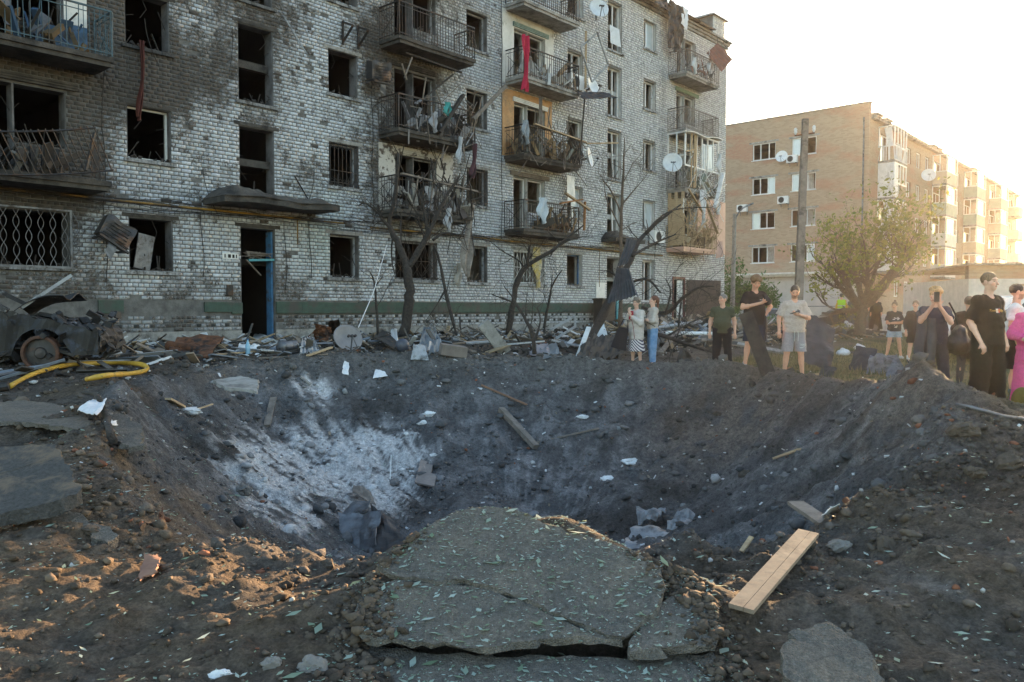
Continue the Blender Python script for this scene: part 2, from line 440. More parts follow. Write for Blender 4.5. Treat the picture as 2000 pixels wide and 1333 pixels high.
def ground_mat():
    m, nt, N, L, B = newmat('ground_soil')
    a = N.new('ShaderNodeAttribute'); a.attribute_name = 'Col'
    tc = N.new('ShaderNodeTexCoord')
    def noise(sc, det=6, ro=0.65):
        n = N.new('ShaderNodeTexNoise'); n.inputs['Scale'].default_value = sc; n.inputs['Detail'].default_value = det; n.inputs['Roughness'].default_value = ro
        L.new(tc.outputs['Object'], n.inputs['Vector']); return n
    n1 = noise(14, 8, 0.75); n2 = noise(60, 6, 0.7)
    r1 = N.new('ShaderNodeMapRange'); r1.inputs['From Min'].default_value = .3; r1.inputs['From Max'].default_value = .7; r1.inputs['To Min'].default_value = .45; r1.inputs['To Max'].default_value = 1.6
    L.new(n1.outputs['Fac'], r1.inputs[0])
    r2 = N.new('ShaderNodeMapRange'); r2.inputs['From Min'].default_value = .3; r2.inputs['From Max'].default_value = .7; r2.inputs['To Min'].default_value = .6; r2.inputs['To Max'].default_value = 1.4
    L.new(n2.outputs['Fac'], r2.inputs[0])
    mm = N.new('ShaderNodeMath'); mm.operation = 'MULTIPLY'; L.new(r1.outputs[0], mm.inputs[0]); L.new(r2.outputs[0], mm.inputs[1])
    sc = N.new('ShaderNodeVectorMath'); sc.operation = 'SCALE'; L.new(a.outputs['Color'], sc.inputs[0]); L.new(mm.outputs[0], sc.inputs['Scale'])
    L.new(sc.outputs[0], B.inputs['Base Color'])
    B.inputs['Roughness'].default_value = 0.95; B.inputs['Specular IOR Level'].default_value = 0.2
    v = N.new('ShaderNodeTexVoronoi'); v.inputs['Scale'].default_value = 28; L.new(tc.outputs['Object'], v.inputs['Vector'])
    ad = N.new('ShaderNodeMath'); ad.operation = 'MULTIPLY_ADD'; L.new(n1.outputs['Fac'], ad.inputs[0]); ad.inputs[1].default_value = 1.3
    iv = N.new('ShaderNodeMath'); iv.operation = 'MULTIPLY'; iv.inputs[1].default_value = -0.6; L.new(v.outputs['Distance'], iv.inputs[0]); L.new(iv.outputs[0], ad.inputs[2])
    a2 = N.new('ShaderNodeMath'); a2.operation = 'MULTIPLY_ADD'; L.new(n2.outputs['Fac'], a2.inputs[0]); a2.inputs[1].default_value = .5; L.new(ad.outputs[0], a2.inputs[2])
    bp = N.new('ShaderNodeBump'); bp.inputs['Strength'].default_value = 0.9; bp.inputs['Distance'].default_value = 0.05
    L.new(a2.outputs[0], bp.inputs['Height']); L.new(bp.outputs[0], B.inputs['Normal'])
    return m
M['ground'] = ground_mat()
ground = link('ground', np_mesh('ground', np.stack([X, Y, Z], -1).reshape(-1, 3), GF, M['ground'], True, GC.reshape(-1, 3)))
tag(ground, 'cratered grey and brown earth of the bombed yard', kind='structure')

# ---- loose stones and clods (uncountable)
def ico(sub=1):
    bm = bmesh.new(); bmesh.ops.create_icosphere(bm, subdivisions=sub, radius=1)
    v = np.array([p.co[:] for p in bm.verts]); f = np.array([[q.index for q in p.verts] for p in bm.faces]); bm.free(); return v, f
ICO1, ICO2 = ico(1), ico(2)
def scatter_rocks(name, pts, sizes, cols, base, m, sink=0.3, flat=(0.5, 0.9), chunky=0.35):
    v0, f0 = base; n = len(pts); k = len(v0)
    jit = 1 + chunky * rng.uniform(-1, 1, (n, k, 1))
    V = v0[None] * jit
    V = V * np.stack([rng.uniform(.7, 1.3, n), rng.uniform(.7, 1.2, n), rng.uniform(*flat, n)], -1)[:, None]
    a = rng.uniform(0, 6.28, n); ca, sa = np.cos(a)[:, None], np.sin(a)[:, None]
    b = rng.normal(0, .35, n); cb, sb = np.cos(b)[:, None], np.sin(b)[:, None]
    x, y, z = V[..., 0], V[..., 1], V[..., 2]
    y, z = y * cb - z * sb, y * sb + z * cb
    x, y = x * ca - y * sa, x * sa + y * ca
    V = np.stack([x, y, z], -1) * sizes[:, None, None] + pts[:, None]
    V[..., 2] += (sizes * (1 - sink) * 0.6)[:, None]
    F = (f0[None] + (np.arange(n) * k)[:, None, None]).reshape(-1, 3)
    C = np.repeat(cols[:, None], k, 1).reshape(-1, 3)
    return link(name, np_mesh(name, V.reshape(-1, 3), F, m, False, C))
M['rock'] = mat('rock', (1, 1, 1), (0.7, 0.7, 0.7), 18, 0.95, bump=0.6, bscale=45, attr=True, spec=0.2)
def rock_cols(x, y, bright=0.12):
    c = ground_col(x, y)
    n = len(x); k = rng.uniform(.6, 1.5, n)[:, None]
    c = c * k
    wh = rng.uniform(0, 1, n) < bright
    c[wh] = np.array((.42, .42, .42)) * rng.uniform(.7, 1.2, wh.sum())[:, None]
    rd = rng.uniform(0, 1, n) < 0.03
    c[rd] = np.array((.3, .13, .08)) * rng.uniform(.6, 1.1, rd.sum())[:, None]
    return c
def pts_on(x, y): return np.stack([x, y, gz(x, y)], -1)
def do_scatter():
    # near rim
    n = 5200; y = 1.9 + 4.6 * rng.uniform(0, 1, n) ** 0.9; x = rng.uniform(-.75, .75, n) * y * 1.05
    s = 0.007 * np.exp(rng.normal(0, .55, n)) * (0.6 + y * 0.12)
    keep = ~((np.abs(x - 0.25) < 0.75) & (y < 4.25))
    x, y, s = x[keep], y[keep], s[keep]
    o = scatter_rocks('rim_clods', pts_on(x, y), s, rock_cols(x, y, .03), ICO1, M['rock'], chunky=.45, flat=(.4, .8), sink=.5); tag(o, 'crumbled clods and pebbles strewn over the near crater rim', kind='stuff')
    # crater walls
    n = 9000; x = rng.uniform(-6.5, 6.5, n); y = rng.uniform(5, 18.5, n)
    s = 0.011 * np.exp(rng.normal(0, .65, n)) * (0.55 + y * 0.05)
    o = scatter_rocks('crater_gravel', pts_on(x, y), np.clip(s, 0, .12), rock_cols(x, y, .05), ICO1, M['rock']); tag(o, 'stones and mortar crumbs scattered over the crater slopes', kind='stuff')
    # bigger clods on crests
    n = 800; x = rng.uniform(-5.5, 6, n); y = rng.uniform(3.0, 17.5, n)
    s = 0.035 * np.exp(rng.normal(0, .5, n))
    keep = ~((np.abs(x - 0.25) < 1.1) & (y < 4.6)); x, y, s = x[keep], y[keep], s[keep]
    o = scatter_rocks('crater_lumps', pts_on(x, y), np.clip(s, 0, .085) * np.clip(y / 7, .55, 1.2), rock_cols(x, y, .0), ICO2, M['rock'], chunky=.2, flat=(.4, .75), sink=.6); tag(o, 'dark lumps of earth and asphalt lying about the crater', kind='stuff')
    # crumbly clods along the near crest
    n = 2600; a = rng.uniform(-2.75, -0.55, n); rr_ = np.interp(a, _ag, _rg) + rng.normal(0.15, .35, n); x = CX + np.cos(a) * rr_; y = CY + np.sin(a) * rr_
    keep = (y > 2.2) & ~((np.abs(x - 0.2) < 0.85) & (y < 4.3)); x, y = x[keep], y[keep]
    s = 0.014 * np.exp(rng.normal(0, .5, len(x)))
    o = scatter_rocks('crest_crumbs', pts_on(x, y), np.clip(s, 0, .05), rock_cols(x, y, .0), ICO1, M['rock'], chunky=.42, flat=(.4, .8), sink=.5); tag(o, 'crumbling clods along the near crater crest', kind='stuff')
    # yard rubble at the foot of the house
    n = 6000; u = rng.uniform(3, 40, n); w = rng.uniform(0.1, 8, n) ** 1.0
    x = u * DX + (w + FC) * NX; y = u * DY + (w + FC) * NY
    th, r, Rr = crater_t(x, y); keep = (r > Rr * 1.02) & (x > -0.7 * y); x, y = x[keep], y[keep]
    s = 0.022 * np.exp(rng.normal(0, .6, len(x)))
    o = scatter_rocks('yard_rubble', pts_on(x, y), np.clip(s, 0, .1), rock_cols(x, y, .10), ICO1, M['rock']); tag(o, 'broken brick and mortar rubble along the foot of the wall', kind='stuff')
do_scatter()
# ================================================================ THE BURNT APARTMENT HOUSE
FROT = math.atan2(DY, DX)
def fthing(mb, name, m, label=None, cat=None, group=None, smooth=False, col=False):
    """a mesh collected in facade coordinates (u, -w, z) as a top-level thing standing where it is"""
    a = np.array(mb.v); c = Vector(((a[:, 0].min() + a[:, 0].max()) / 2, (a[:, 1].min() + a[:, 1].max()) / 2, a[:, 2].min()))
    mb.v = [tuple(Vector(p) - c) for p in mb.v]
    o = mb.build(name, m, None, smooth, col)
    o.location = fw(c.x, -c.y, c.z); o.rotation_euler = (0, 0, FROT)
    return tag(o, label, cat, group)
def fempty(name, u, w, z, label, cat, group=None):
    o = empty(name, fw(u, w, z), FROT, label, cat, group); return o
ST = 2.66
OPEN = []   # (u0,u1,z0,z1,key)
COLS = {'c1': (8.1, 9.15), 'c3': (13.8, 14.83), 'c5': (19.42, 20.43), 'c7': (25.0, 26.0), 'c9': (30.47, 31.48), 'cm': (2.5, 3.55)}
for cn, (a, b) in COLS.items():
    for k in range(5):
        z0, z1 = 2.33 + ST * k, 3.58 + ST * k
        if cn == 'c9' and k == 0: z0 = 1.72
        OPEN.append((a, b, z0, z1, (cn, k)))
BAL = {'c0': (4.95, 6.77), 'c4': (16.25, 18.0), 'c6': (21.82, 23.6), 'c10': (33.3, 35.05)}
for cn, (a, b) in BAL.items():
    for k in range(5):
        z1 = 3.58 + ST * k
        if k == 0:
            if cn == 'c10': OPEN.append((33.14, 34.1, 0.6, 2.81, (cn, 0)))
            else: OPEN.append((a, b, 2.35, 3.56, (cn, 0)))
        else:
            OPEN.append((a, a + 0.78, 4.22 + ST * (k - 1), z1, (cn, k, 'door')))
            OPEN.append((a + 0.78, b, 4.98 + ST * (k - 1), z1, (cn, k, 'win')))
for cn, (a, b) in {'c2': (10.98, 12.0), 'c8': (27.73, 28.75)}.items():
    OPEN.append((a, b, 0.3, 3.57, (cn, 0)))
    for k, (z0, z1) in enumerate([(4.4, 6.23), (6.9, 8.9), (9.53, 11.55), (12.25, 14.24)]): OPEN.append((a, b, z0, z1, (cn, k + 1)))
U0, U1, ZT = 1.0, 38.3, 14.72
def cells(us, zs, holes):
    us = sorted(set(us)); zs = sorted(set(zs))
    S = np.ones((len(us) - 1, len(zs) - 1), bool)
    for i in range(len(us) - 1):
        for j in range(len(zs) - 1):
            cu, cz = (us[i] + us[i + 1]) / 2, (zs[j] + zs[j + 1]) / 2
            for h in holes:
                if h[0] < cu < h[1] and h[2] < cz < h[3]: S[i, j] = False; break
    return us, zs, S
def wall_shell(mb, u0, u1, z0, z1, holes, yf, yb, sides=True, outer=True):
    hs = [h for h in holes if h[0] < u1 and h[1] > u0 and h[2] < z1 and h[3] > z0]
    us, zs, S = cells([u0, u1] + [min(max(v, u0), u1) for h in hs for v in h[:2]], [z0, z1] + [min(max(v, z0), z1) for h in hs for v in h[2:4]], hs)
    nu, nz = S.shape
    for i in range(nu):
        for j in range(nz):
            if not S[i, j]: continue
            a, b, c, d = us[i], us[i + 1], zs[j], zs[j + 1]
            mb.add([(a, yf, c), (b, yf, c), (b, yf, d), (a, yf, d)], [(0, 1, 2, 3)])
            mb.add([(a, yb, c), (b, yb, c), (b, yb, d), (a, yb, d)], [(3, 2, 1, 0)])
            if sides:
                for di, dj, q in ((-1, 0, [(a, yf, c), (a, yf, d), (a, yb, d), (a, yb, c)]), (1, 0, [(b, yf, c), (b, yb, c), (b, yb, d), (b, yf, d)]), (0, -1, [(a, yf, c), (a, yb, c), (b, yb, c), (b, yf, c)]), (0, 1, [(a, yf, d), (b, yf, d), (b, yb, d), (a, yb, d)])):
                    ii, jj = i + di, j + dj
                    out = not (0 <= ii < nu and 0 <= jj < nz)
                    if (out and outer) or (not out and not S[ii, jj]): mb.add(q, [(0, 1, 2, 3)])
def soot(u, z):
    u = np.asarray(u, float); z = np.asarray(z, float)
    n = fbm(u * 0.55 + 3, z * 0.45, 4); n2 = fbm(u * 1.7, z * 1.2 + 7, 4)
    s = 0.20 * (1 - sstep(9, 24, u)) + 0.02
    s = s + 0.72 * (1 - sstep(6.6, 8.8, u)) * sstep(2.4, 4.6, z)
    s = s + 0.6 * np.exp(-((u - 9.1) / 1.6) ** 2 - ((z - 7.2) / 1.0) ** 2)
    s = s + 0.35 * np.exp(-((u - 11.9) / 1.7) ** 2 - ((z - 9.4) / 1.3) ** 2)
    s = s + 0.5 * np.exp(-((u - 15.9) / 0.9) ** 2) * sstep(3.3, 5, z) * (1 - sstep(9, 13, z))
    s = s + 0.42 * np.exp(-((u - 17.6) / 1.9) ** 2) * sstep(4, 6, z) * (1 - sstep(11, 14, z))
    s = s + 0.30 * np.exp(-((u - 13.2) / 0.9) ** 2 - ((z - 5.0) / 0.9) ** 2)
    s = s + 0.3 * np.exp(-((u - 20.9) / 0.7) ** 2) * sstep(7, 9, z) * 0.8
    s = s + 0.42 * np.exp(-((u - 32.1) / 0.45) ** 2) * sstep(4, 6, z) * (1 - sstep(12, 13.5, z))
    s = s + 0.25 * (1 - sstep(1.9, 3.0, z)) * (1 - sstep(14, 20, u))
    for o in OPEN:      # smoke plumes over burnt openings
        if o[0] > 21 or o[0] < 4: continue
        cu = (o[0] + o[1]) / 2; hw = (o[1] - o[0]) / 2
        st = {'c1': .55, 'c2': .35, 'c3': .3, 'c4': .6, 'c5': .22, 'c0': .6}.get(o[4][0], .2)
        s = s + st * np.exp(-((u - cu) / (hw * 1.25)) ** 2) * np.exp(-np.clip(z - o[3], 0, None) / 0.65) * (z > o[3] - 0.15) * (0.7 + 0.6 * n2)
    s = s + 0.30 * (1 - sstep(7, 14, u)) * sstep(4.6, 8.0, z) + 0.12 * (1 - sstep(6, 8.5, u)) + (0.26 * n + 0.08 * n2) * (1 - 0.8 * sstep(18, 25, u))
    return np.clip(s, 0, 1)
def spall(u, z):
    n = fbm(u * 0.8 + 40, z * 0.8, 3); n2 = fbm(u * 2.6, z * 2.6 + 30, 3)
    k = n2 * 0.9 + n * 0.45
    lim = 0.52 + 0.7 * sstep(15, 22, u) + 0.15 * (1 - sstep(5, 8, u))
    return sstep(lim, lim + 0.3, k)
def brick_mat(name='silicate_brick'):
    m, nt, N, L, B = newmat(name)
    a = N.new('ShaderNodeAttribute'); a.attribute_name = 'Col'
    tc = N.new('ShaderNodeTexCoord')
    def noise(sc, det, ro=.65):
        n = N.new('ShaderNodeTexNoise'); n.inputs['Scale'].default_value = sc; n.inputs['Detail'].default_value = det; n.inputs['Roughness'].default_value = ro
        L.new(tc.outputs['Object'], n.inputs['Vector']); return n
    n1 = noise(3.2, 8, .72); n2 = noise(22, 5, .7); n3 = noise(9, 4)
    # chips and smuts: amount from the attribute's alpha
    th = N.new('ShaderNodeMath'); th.operation = 'MULTIPLY_ADD'; th.inputs[1].default_value = 0.9; L.new(a.outputs['Alpha'], th.inputs[0])
    L.new(n1.outputs['Fac'], th.inputs[2])
    ad = N.new('ShaderNodeMath'); ad.operation = 'MULTIPLY_ADD'; ad.inputs[1].default_value = 0.45; L.new(n2.outputs['Fac'], ad.inputs[0]); L.new(th.outputs[0], ad.inputs[2])
    r = N.new('ShaderNodeMapRange'); r.inputs['From Min'].default_value = .88; r.inputs['From Max'].default_value = 1.0; L.new(ad.outputs[0], r.inputs[0])
    mx = N.new('ShaderNodeMix'); mx.data_type = 'RGBA'; L.new(r.outputs[0], mx.inputs[0]); L.new(a.outputs['Color'], mx.inputs[6]); mx.inputs[7].default_value = (0.075, 0.066, 0.06, 1)
    r2 = N.new('ShaderNodeMapRange'); r2.inputs['From Min'].default_value = .25; r2.inputs['From Max'].default_value = .75; r2.inputs['To Min'].default_value = .72; r2.inputs['To Max'].default_value = 1.22; L.new(n3.outputs['Fac'], r2.inputs[0])
    sc = N.new('ShaderNodeVectorMath'); sc.operation = 'SCALE'; L.new(mx.outputs[2], sc.inputs[0]); L.new(r2.outputs[0], sc.inputs['Scale'])
    L.new(sc.outputs[0], B.inputs['Base Color']); B.inputs['Roughness'].default_value = .9; B.inputs['Specular IOR Level'].default_value = .25
    bp = N.new('ShaderNodeBump'); bp.inputs['Strength'].default_value = .6; bp.inputs['Distance'].default_value = .012
    iv = N.new('ShaderNodeMath'); iv.operation = 'SUBTRACT'; L.new(n2.outputs['Fac'], iv.inputs[0]); L.new(r.outputs[0], iv.inputs[1])
    L.new(iv.outputs[0], bp.inputs['Height']); L.new(bp.outputs[0], B.inputs['Normal'])
    return m
M['brick'] = brick_mat()
M['mortar'] = mat('mortar', (0.16, 0.155, 0.15), (0.08, 0.077, 0.074), 4, .95, bump=.5, bscale=30)
M['reveal_dark'] = mat('reveal_dark', (0.16, 0.155, 0.16), (0.05, 0.047, 0.045), 2.2, .9, bump=.3)
M['reveal_light'] = mat('reveal_light', (0.5, 0.5, 0.49), (0.34, 0.33, 0.32), 2.2, .9, c3=(.12, .11, .1), s3=2.5, t3=(.55, .7))
HOUSE = empty('apartment_building', fw(0, 0, 0), FROT, 'five storey white brick apartment house burnt and blasted beside the crater', 'apartment building')
CW, CH = 0.26, 0.099
def bricks_for(u0, u1, z0, z1, holes, y0=0.0, seed=1, colfn=None, half=False):
    rr = np.random.default_rng(seed); out = []
    nc = int(round((z1 - z0) / CH))
    for k in range(nc):
        zb = z0 + k * CH; zm = zb + CH / 2
        hs = sorted([(h[0], h[1]) for h in holes if h[2] - 0.02 < zm < h[3] + 0.02])
        mod = CW if k % 2 == 0 else CW / 2
        off = 0.0 if k % 2 == 0 else CW / 4
        if (k // 2) % 3 == 1 and k % 2 == 0: off += CW / 2 * (1 if rr.random() < .5 else 0)
        u = u0 - off
        while u < u1:
            a, b = max(u, u0), min(u + mod, u1)
            segs = [(a, b)]
            for h in hs:
                ns = []
                for s, e in segs:
                    if h[1] <= s or h[0] >= e: ns.append((s, e))
                    else:
                        if s < h[0]: ns.append((s, h[0]))
                        if e > h[1]: ns.append((h[1], e))
                segs = ns
            for s, e in segs:
                if e - s > 0.03: out.append((s, e, zb, zb + CH, 1 if (k % 2 == 0 and e - s > 0.25) else 0))
            u += mod
    return np.array(out)
def brick_geo(Bk, y0, rr, dm):
    n = len(Bk); j = 0.0055
    u0, u1, z0, z1 = Bk[:, 0] + j, Bk[:, 1] - j, Bk[:, 2] + j, Bk[:, 3] - j
    yo = y0 + rr.normal(0, .0025, n) + np.where(dm > .5, rr.uniform(.0, .022, n), 0)
    yb = np.full(n, y0 + 0.05); c = 0.004
    r = lambda s: rr.normal(0, s, n)
    V = np.stack([np.stack([u0, yb, z0], -1), np.stack([u1, yb, z0], -1), np.stack([u1, yb, z1], -1), np.stack([u0, yb, z1], -1),
                  np.stack([u0 + c + np.abs(r(.002)), yo, z0 + c + np.abs(r(.002))], -1), np.stack([u1 - c - np.abs(r(.002)), yo, z0 + c + np.abs(r(.002))], -1), np.stack([u1 - c - np.abs(r(.002)), yo, z1 - c - np.abs(r(.002))], -1), np.stack([u0 + c + np.abs(r(.002)), yo, z1 - c - np.abs(r(.002))], -1)], 1)
    return V
BQ = np.array([(4, 5, 6, 7), (0, 1, 5, 4), (1, 2, 6, 5), (2, 3, 7, 6), (3, 0, 4, 7)])
def brick_cols(Bk, rr):
    cu, cz = (Bk[:, 0] + Bk[:, 1]) / 2, (Bk[:, 2] + Bk[:, 3]) / 2
    n = len(Bk)
    s = np.clip(soot(cu, cz) + rr.normal(0, .035, n), 0, 1); d = spall(cu, cz)
    t = np.clip(1 + rr.normal(0, .10, n), .6, 1.3)[:, None]
    base = np.array((.485, .505, .535)) * t
    base[:, 2] *= 1 + rr.normal(0, .015, n)
    warm = sstep(21, 28, cu)[:, None]
    base = base * (1 - warm) + base * np.array((1.14, 1.11, 1.06)) * warm
    green = np.exp(-((cu - 13.6) / .8) ** 2 - ((cz - 3.6) / 1.1) ** 2)[:, None] * .5
    base = base * (1 - green) + base * np.array((.8, .95, .82)) * green
    k = (sstep(.18, 1.0, s) * .93)[:, None]
    dark = np.array((.040, .035, .032)) * (1 + 0.5 * rr.uniform(-1, 1, n))[:, None]
    c = base * (1 - k) + dark * k
    brown = (sstep(.35, .6, s) * (1 - sstep(.7, .95, s)))[:, None] * .2
    c = c * (1 - brown) + np.array((.13, .115, .105)) * brown
    sp = (d * .6)[:, None] * rr.uniform(.5, 1, n)[:, None]
    c = c * (1 - sp) + np.array((.19, .175, .165)) * sp
    a = np.clip(0.02 + .36 * s + .28 * d, 0, .42) * (1 - .55 * sstep(21, 27, cu))
    return np.concatenate([c, a[:, None]], 1), d
def house_walls():
    mb = MB(); wall_shell(mb, U0, U1, 0.0, ZT, OPEN, 0.012, 0.38, True)
    wall = mb.build('wall', M['mortar'], HOUSE)
    # masonry: the largest 300 in view are bricks of their own, the rest one part
    Bk = np.concatenate([bricks_for(4.2, U1, 1.62, ZT, OPEN, seed=2)])
    rr = np.random.default_rng(11)
    pinkhole = (Bk[:, 0] > 35.3) & (Bk[:, 2] > 4.2) & (Bk[:, 3] < 6.85)
    Bk = Bk[~pinkhole]
    C, d = brick_cols(Bk, rr)
    V = brick_geo(Bk, 0.0, rr, d)
    full = np.where((Bk[:, 4] == 1) & (Bk[:, 0] > 5.5) & (Bk[:, 2] < 7.9) & (Bk[:, 2] > 2.1))[0]
    big = full[np.argsort(Bk[full, 0])][:300]
    bset = np.zeros(len(Bk), bool); bset[big] = True
    for i in big:
        c = V[i].mean(0); me = np_mesh('brick', V[i] - c, BQ, M['brick'], False, np.repeat(C[i][None], 8, 0))
        o = link('brick', me, wall); o.location = c
    rest = ~bset; n = rest.sum()
    F = (BQ[None] + (np.arange(n) * 8)[:, None, None]).reshape(-1, 4)
    o = link('brickwork', np_mesh('brickwork', V[rest].reshape(-1, 3), F, M['brick'], False, np.repeat(C[rest], 8, 0)), wall)
    tag(o, kind='stuff')
    # plinth bricks (recessed, with a dark chequer row) above a concrete foot
    doors = [h for h in OPEN if h[2] < 1]
    Pk = bricks_for(4.2, U1, 0.83, 1.27, doors, seed=5)
    C2, d2 = brick_cols(Pk, rr); V2 = brick_geo(Pk, 0.02, rr, d2)
    row = np.round((Pk[:, 2] - .83) / CH).astype(int); chk = ((row == 1) & ((np.round(Pk[:, 0] / .13).astype(int)) % 3 == 0)) | ((row == 3) & ((np.round(Pk[:, 0] / .13).astype(int)) % 4 == 1))
    C2[chk, :3] = (.05, .055, .055); C2[:, :3] *= .75
    V2[..., 1] -= 0.012
    F2 = (BQ[None] + (np.arange(len(Pk)) * 8)[:, None, None]).reshape(-1, 4)
    o = link('plinth_brickwork', np_mesh('plinth_brickwork', V2.reshape(-1, 3), F2, M['brick'], False, np.repeat(C2, 8, 0)), wall); tag(o, kind='stuff')
    mb = MB()
    def ridge(a, b, z0, z1, y0, y1, st=.3):
        u = a
        while u < b - .01:
            e = min(u + st, b); mb.box((u, y0 - .004 * random.random(), z0), (e - .001, y1, z1)); u = e
    segs = [(4.2, 10.98), (12.0, 27.73), (28.75, 33.14), (34.1, U1)]
    for a, b in segs: mb.box((a, -.01, 0.0), (b, .01, .83))
    mb.build('concrete_plinth', M['concrete_dark'] if False else M['concrete'], HOUSE)
    for a, b in segs:
        u = a
        while u < b:
            e = min(b, u + random.uniform(.5, 1.6))
            gone = (u < 9.6 and random.random() < .5) 
            if not gone: mb = MB(); mb.box((u, -.045 - .006 * random.random(), 1.27 + (.05 * random.random() if u < 12 else 0)), (e - .002, .011, 1.60 - (.05 * random.random() if u < 14 else 0))); mb.build('painted_band', M['green_paint'], HOUSE)
            u = e
house_walls()
def house_inside():
    dk, lt = MB(), MB()
    xs = [U0, 7.4, 10.6, 12.45, 15.3, 18.9, 21.1, 24.4, 27.2, 29.3, 32.2, U1]
    for i, u in enumerate(xs):
        mb = dk if u < 20 else lt
        mb.box((u - .06, .381, .2), (u + .06, 5.2, ZT - .05))
    for k in range(6):
        z = 1.42 + ST * k
        for i in range(len(xs) - 1):
            mb = dk if xs[i] < 20 else lt
            if i in (2, 8): continue        # stairwells
            mb.box((xs[i] + .061, .382, z - .2), (xs[i + 1] - .061, 5.2, z))
    for i in range(len(xs) - 1):
        mb = dk if xs[i] < 20 else lt
        if i in (2, 8):       # stair flights and landings seen through the stairwell openings
            for k in range(5):
                z = 2.75 + ST * k
                mb.box((xs[i] + .061, .382, z - .16), (xs[i + 1] - .061, 1.5, z))
                mb.hexa([(xs[i] + .1, 1.5, z - .16), (xs[i] + .9, 1.5, z - .16), (xs[i] + .9, 4.2, z + 1.2), (xs[i] + .1, 4.2, z + 1.2), (xs[i] + .1, 1.5, z), (xs[i] + .9, 1.5, z), (xs[i] + .9, 4.2, z + 1.36), (xs[i] + .1, 4.2, z + 1.36)])
        mb.box((xs[i] + .061, 5.201, .2), (xs[i + 1] - .061, 5.35, ZT))
    dk.build('burnt_interior', M['room_dark'], HOUSE); lt.build('room_interior', M['room_light'], HOUSE)
    shell = MB()
    shell.box((U0, 11.8, 0), (U1, 12, ZT)); shell.box((U0 - .2, .38, 0), (U0, 12, ZT)); shell.box((U1 - .2, 5.36, 0), (U1, 11.8, ZT)); shell.box((U1 - .1, .381, 0), (U1, 5.36, ZT))
    shell.build('rear_wall', M['mortar'], HOUSE)
    rf = MB()
    rf.box((U0, -.06, ZT + .001), (U1 + .05, 12, ZT + .12)); rf.box((U0, -.13, ZT + .121), (U1 + .1, 12, ZT + .24)); rf.box((U0, -.22, ZT + .241), (U1 + .16, 12, ZT + .33))
    roof = rf.build('roof_cornice', M['concrete'], HOUSE)
    sh = MB()
    u = 20.0
    while u < U1:      # torn roofing felt and slate edge, some sheets gone
        e = u + random.uniform(.5, 1.1)
        if u < 36.2: sh.hexa([(u, -.40 + random.uniform(-.05, .05), ZT + .34 + random.uniform(-.03, .03)), (e - .02, -.40 + random.uniform(-.05, .05), ZT + .34 + random.uniform(-.03, .03)), (e - .02, 6, ZT + 1.6), (u, 6, ZT + 1.6), (u, -.42, ZT + .42), (e - .02, -.42, ZT + .42), (e - .02, 6, ZT + 1.66), (u, 6, ZT + 1.66)])
        u = e
    sh.build('roof_sheeting', M['steel_dark'], HOUSE)
    ch = MB(); ch.box((36.95, .1, ZT + .3), (38.2, 1.0, ZT + 1.4)); ch.build('chimney', M['mortar'], HOUSE)
    cap = MB(); cap.hexa([(36.8, -.05, ZT + 1.4), (38.4, -.05, ZT + 1.4), (38.4, 1.15, ZT + 1.4), (36.8, 1.15, ZT + 1.4), (36.9, .05, ZT + 1.52), (38.3, .05, ZT + 1.52), (38.3, 1.05, ZT + 1.52), (36.9, 1.05, ZT + 1.52)])
    cap.build('chimney_cap', M['concrete'], HOUSE)
    Bc = bricks_for(36.95, 38.2, ZT + .34, ZT + 1.39, [], seed=8); rr = np.random.default_rng(4); Cc, dc = brick_cols(Bc, rr); Vc = brick_geo(Bc, .06, rr, dc)
    F = (BQ[None] + (np.arange(len(Bc)) * 8)[:, None, None]).reshape(-1, 4)
    tag(link('chimney_brickwork', np_mesh('chimney_brickwork', Vc.reshape(-1, 3), F, M['brick'], False, np.repeat(Cc, 8, 0)), HOUSE), kind='stuff')
house_inside()
# ---- reveals, sills, frames
def reveal(o):
    u0, u1, z0, z1 = o[:4]; t = .018; mb = MB()
    y0, y1 = .03, .379
    mb.box((u0 - .002, y0, z0), (u0 + t, y1, z1)); mb.box((u1 - t, y0, z0), (u1 + .002, y1, z1)); mb.box((u0 + t, y0, z1 - t), (u1 - t, y1, z1 + .002))
    return mb.build('window_reveal' if z0 > 1 else 'door_reveal', M['reveal_dark'] if u0 < 20 else M['reveal_light'], HOUSE)
def sill(o):
    u0, u1, z0 = o[0], o[1], o[2]; mb = MB(); n = max(3, int((u1 - u0 + .2) / .075)); rr = random.Random(int(u0 * 100 + z0 * 10))
    burnt = u0 < 20
    a, b = u0 - .1, u1 + .1; st = (b - a) / n
    miss = rr.random() < .25 and burnt
    for i in range(n):
        if miss and .3 < i / n < .55: continue
        f = -.07 + rr.uniform(-.008, .008); g = z0 - .012 + rr.uniform(-.004, .006)
        p = a + i * st
        mb.hexa([(p + .003, f, z0 - .105), (p + st - .003, f, z0 - .105), (p + st - .003, .06, z0 - .09), (p + .003, .06, z0 - .09), (p + .003, f, g - .018), (p + st - .003, f, g - .018), (p + st - .003, .06, g + .008), (p + .003, .06, g + .008)])
    mb.box((a + .001, -.045, z0 - .1), (b - .001, .05, z0 - .03))
    cu = (u0 + u1) / 2; s = float(soot(cu, z0 - .1)); c = .45 * (1 - s) + .06 * s
    mname = 'sill_%d' % int(c * 20)
    if mname not in M: M[mname] = mat(mname, (c, c, c * 1.02), (c * .55, c * .54, c * .53), 9, .9, bump=.4, c3=(.06, .055, .05), s3=4)
    mb.build('window_sill', M[mname], HOUSE)
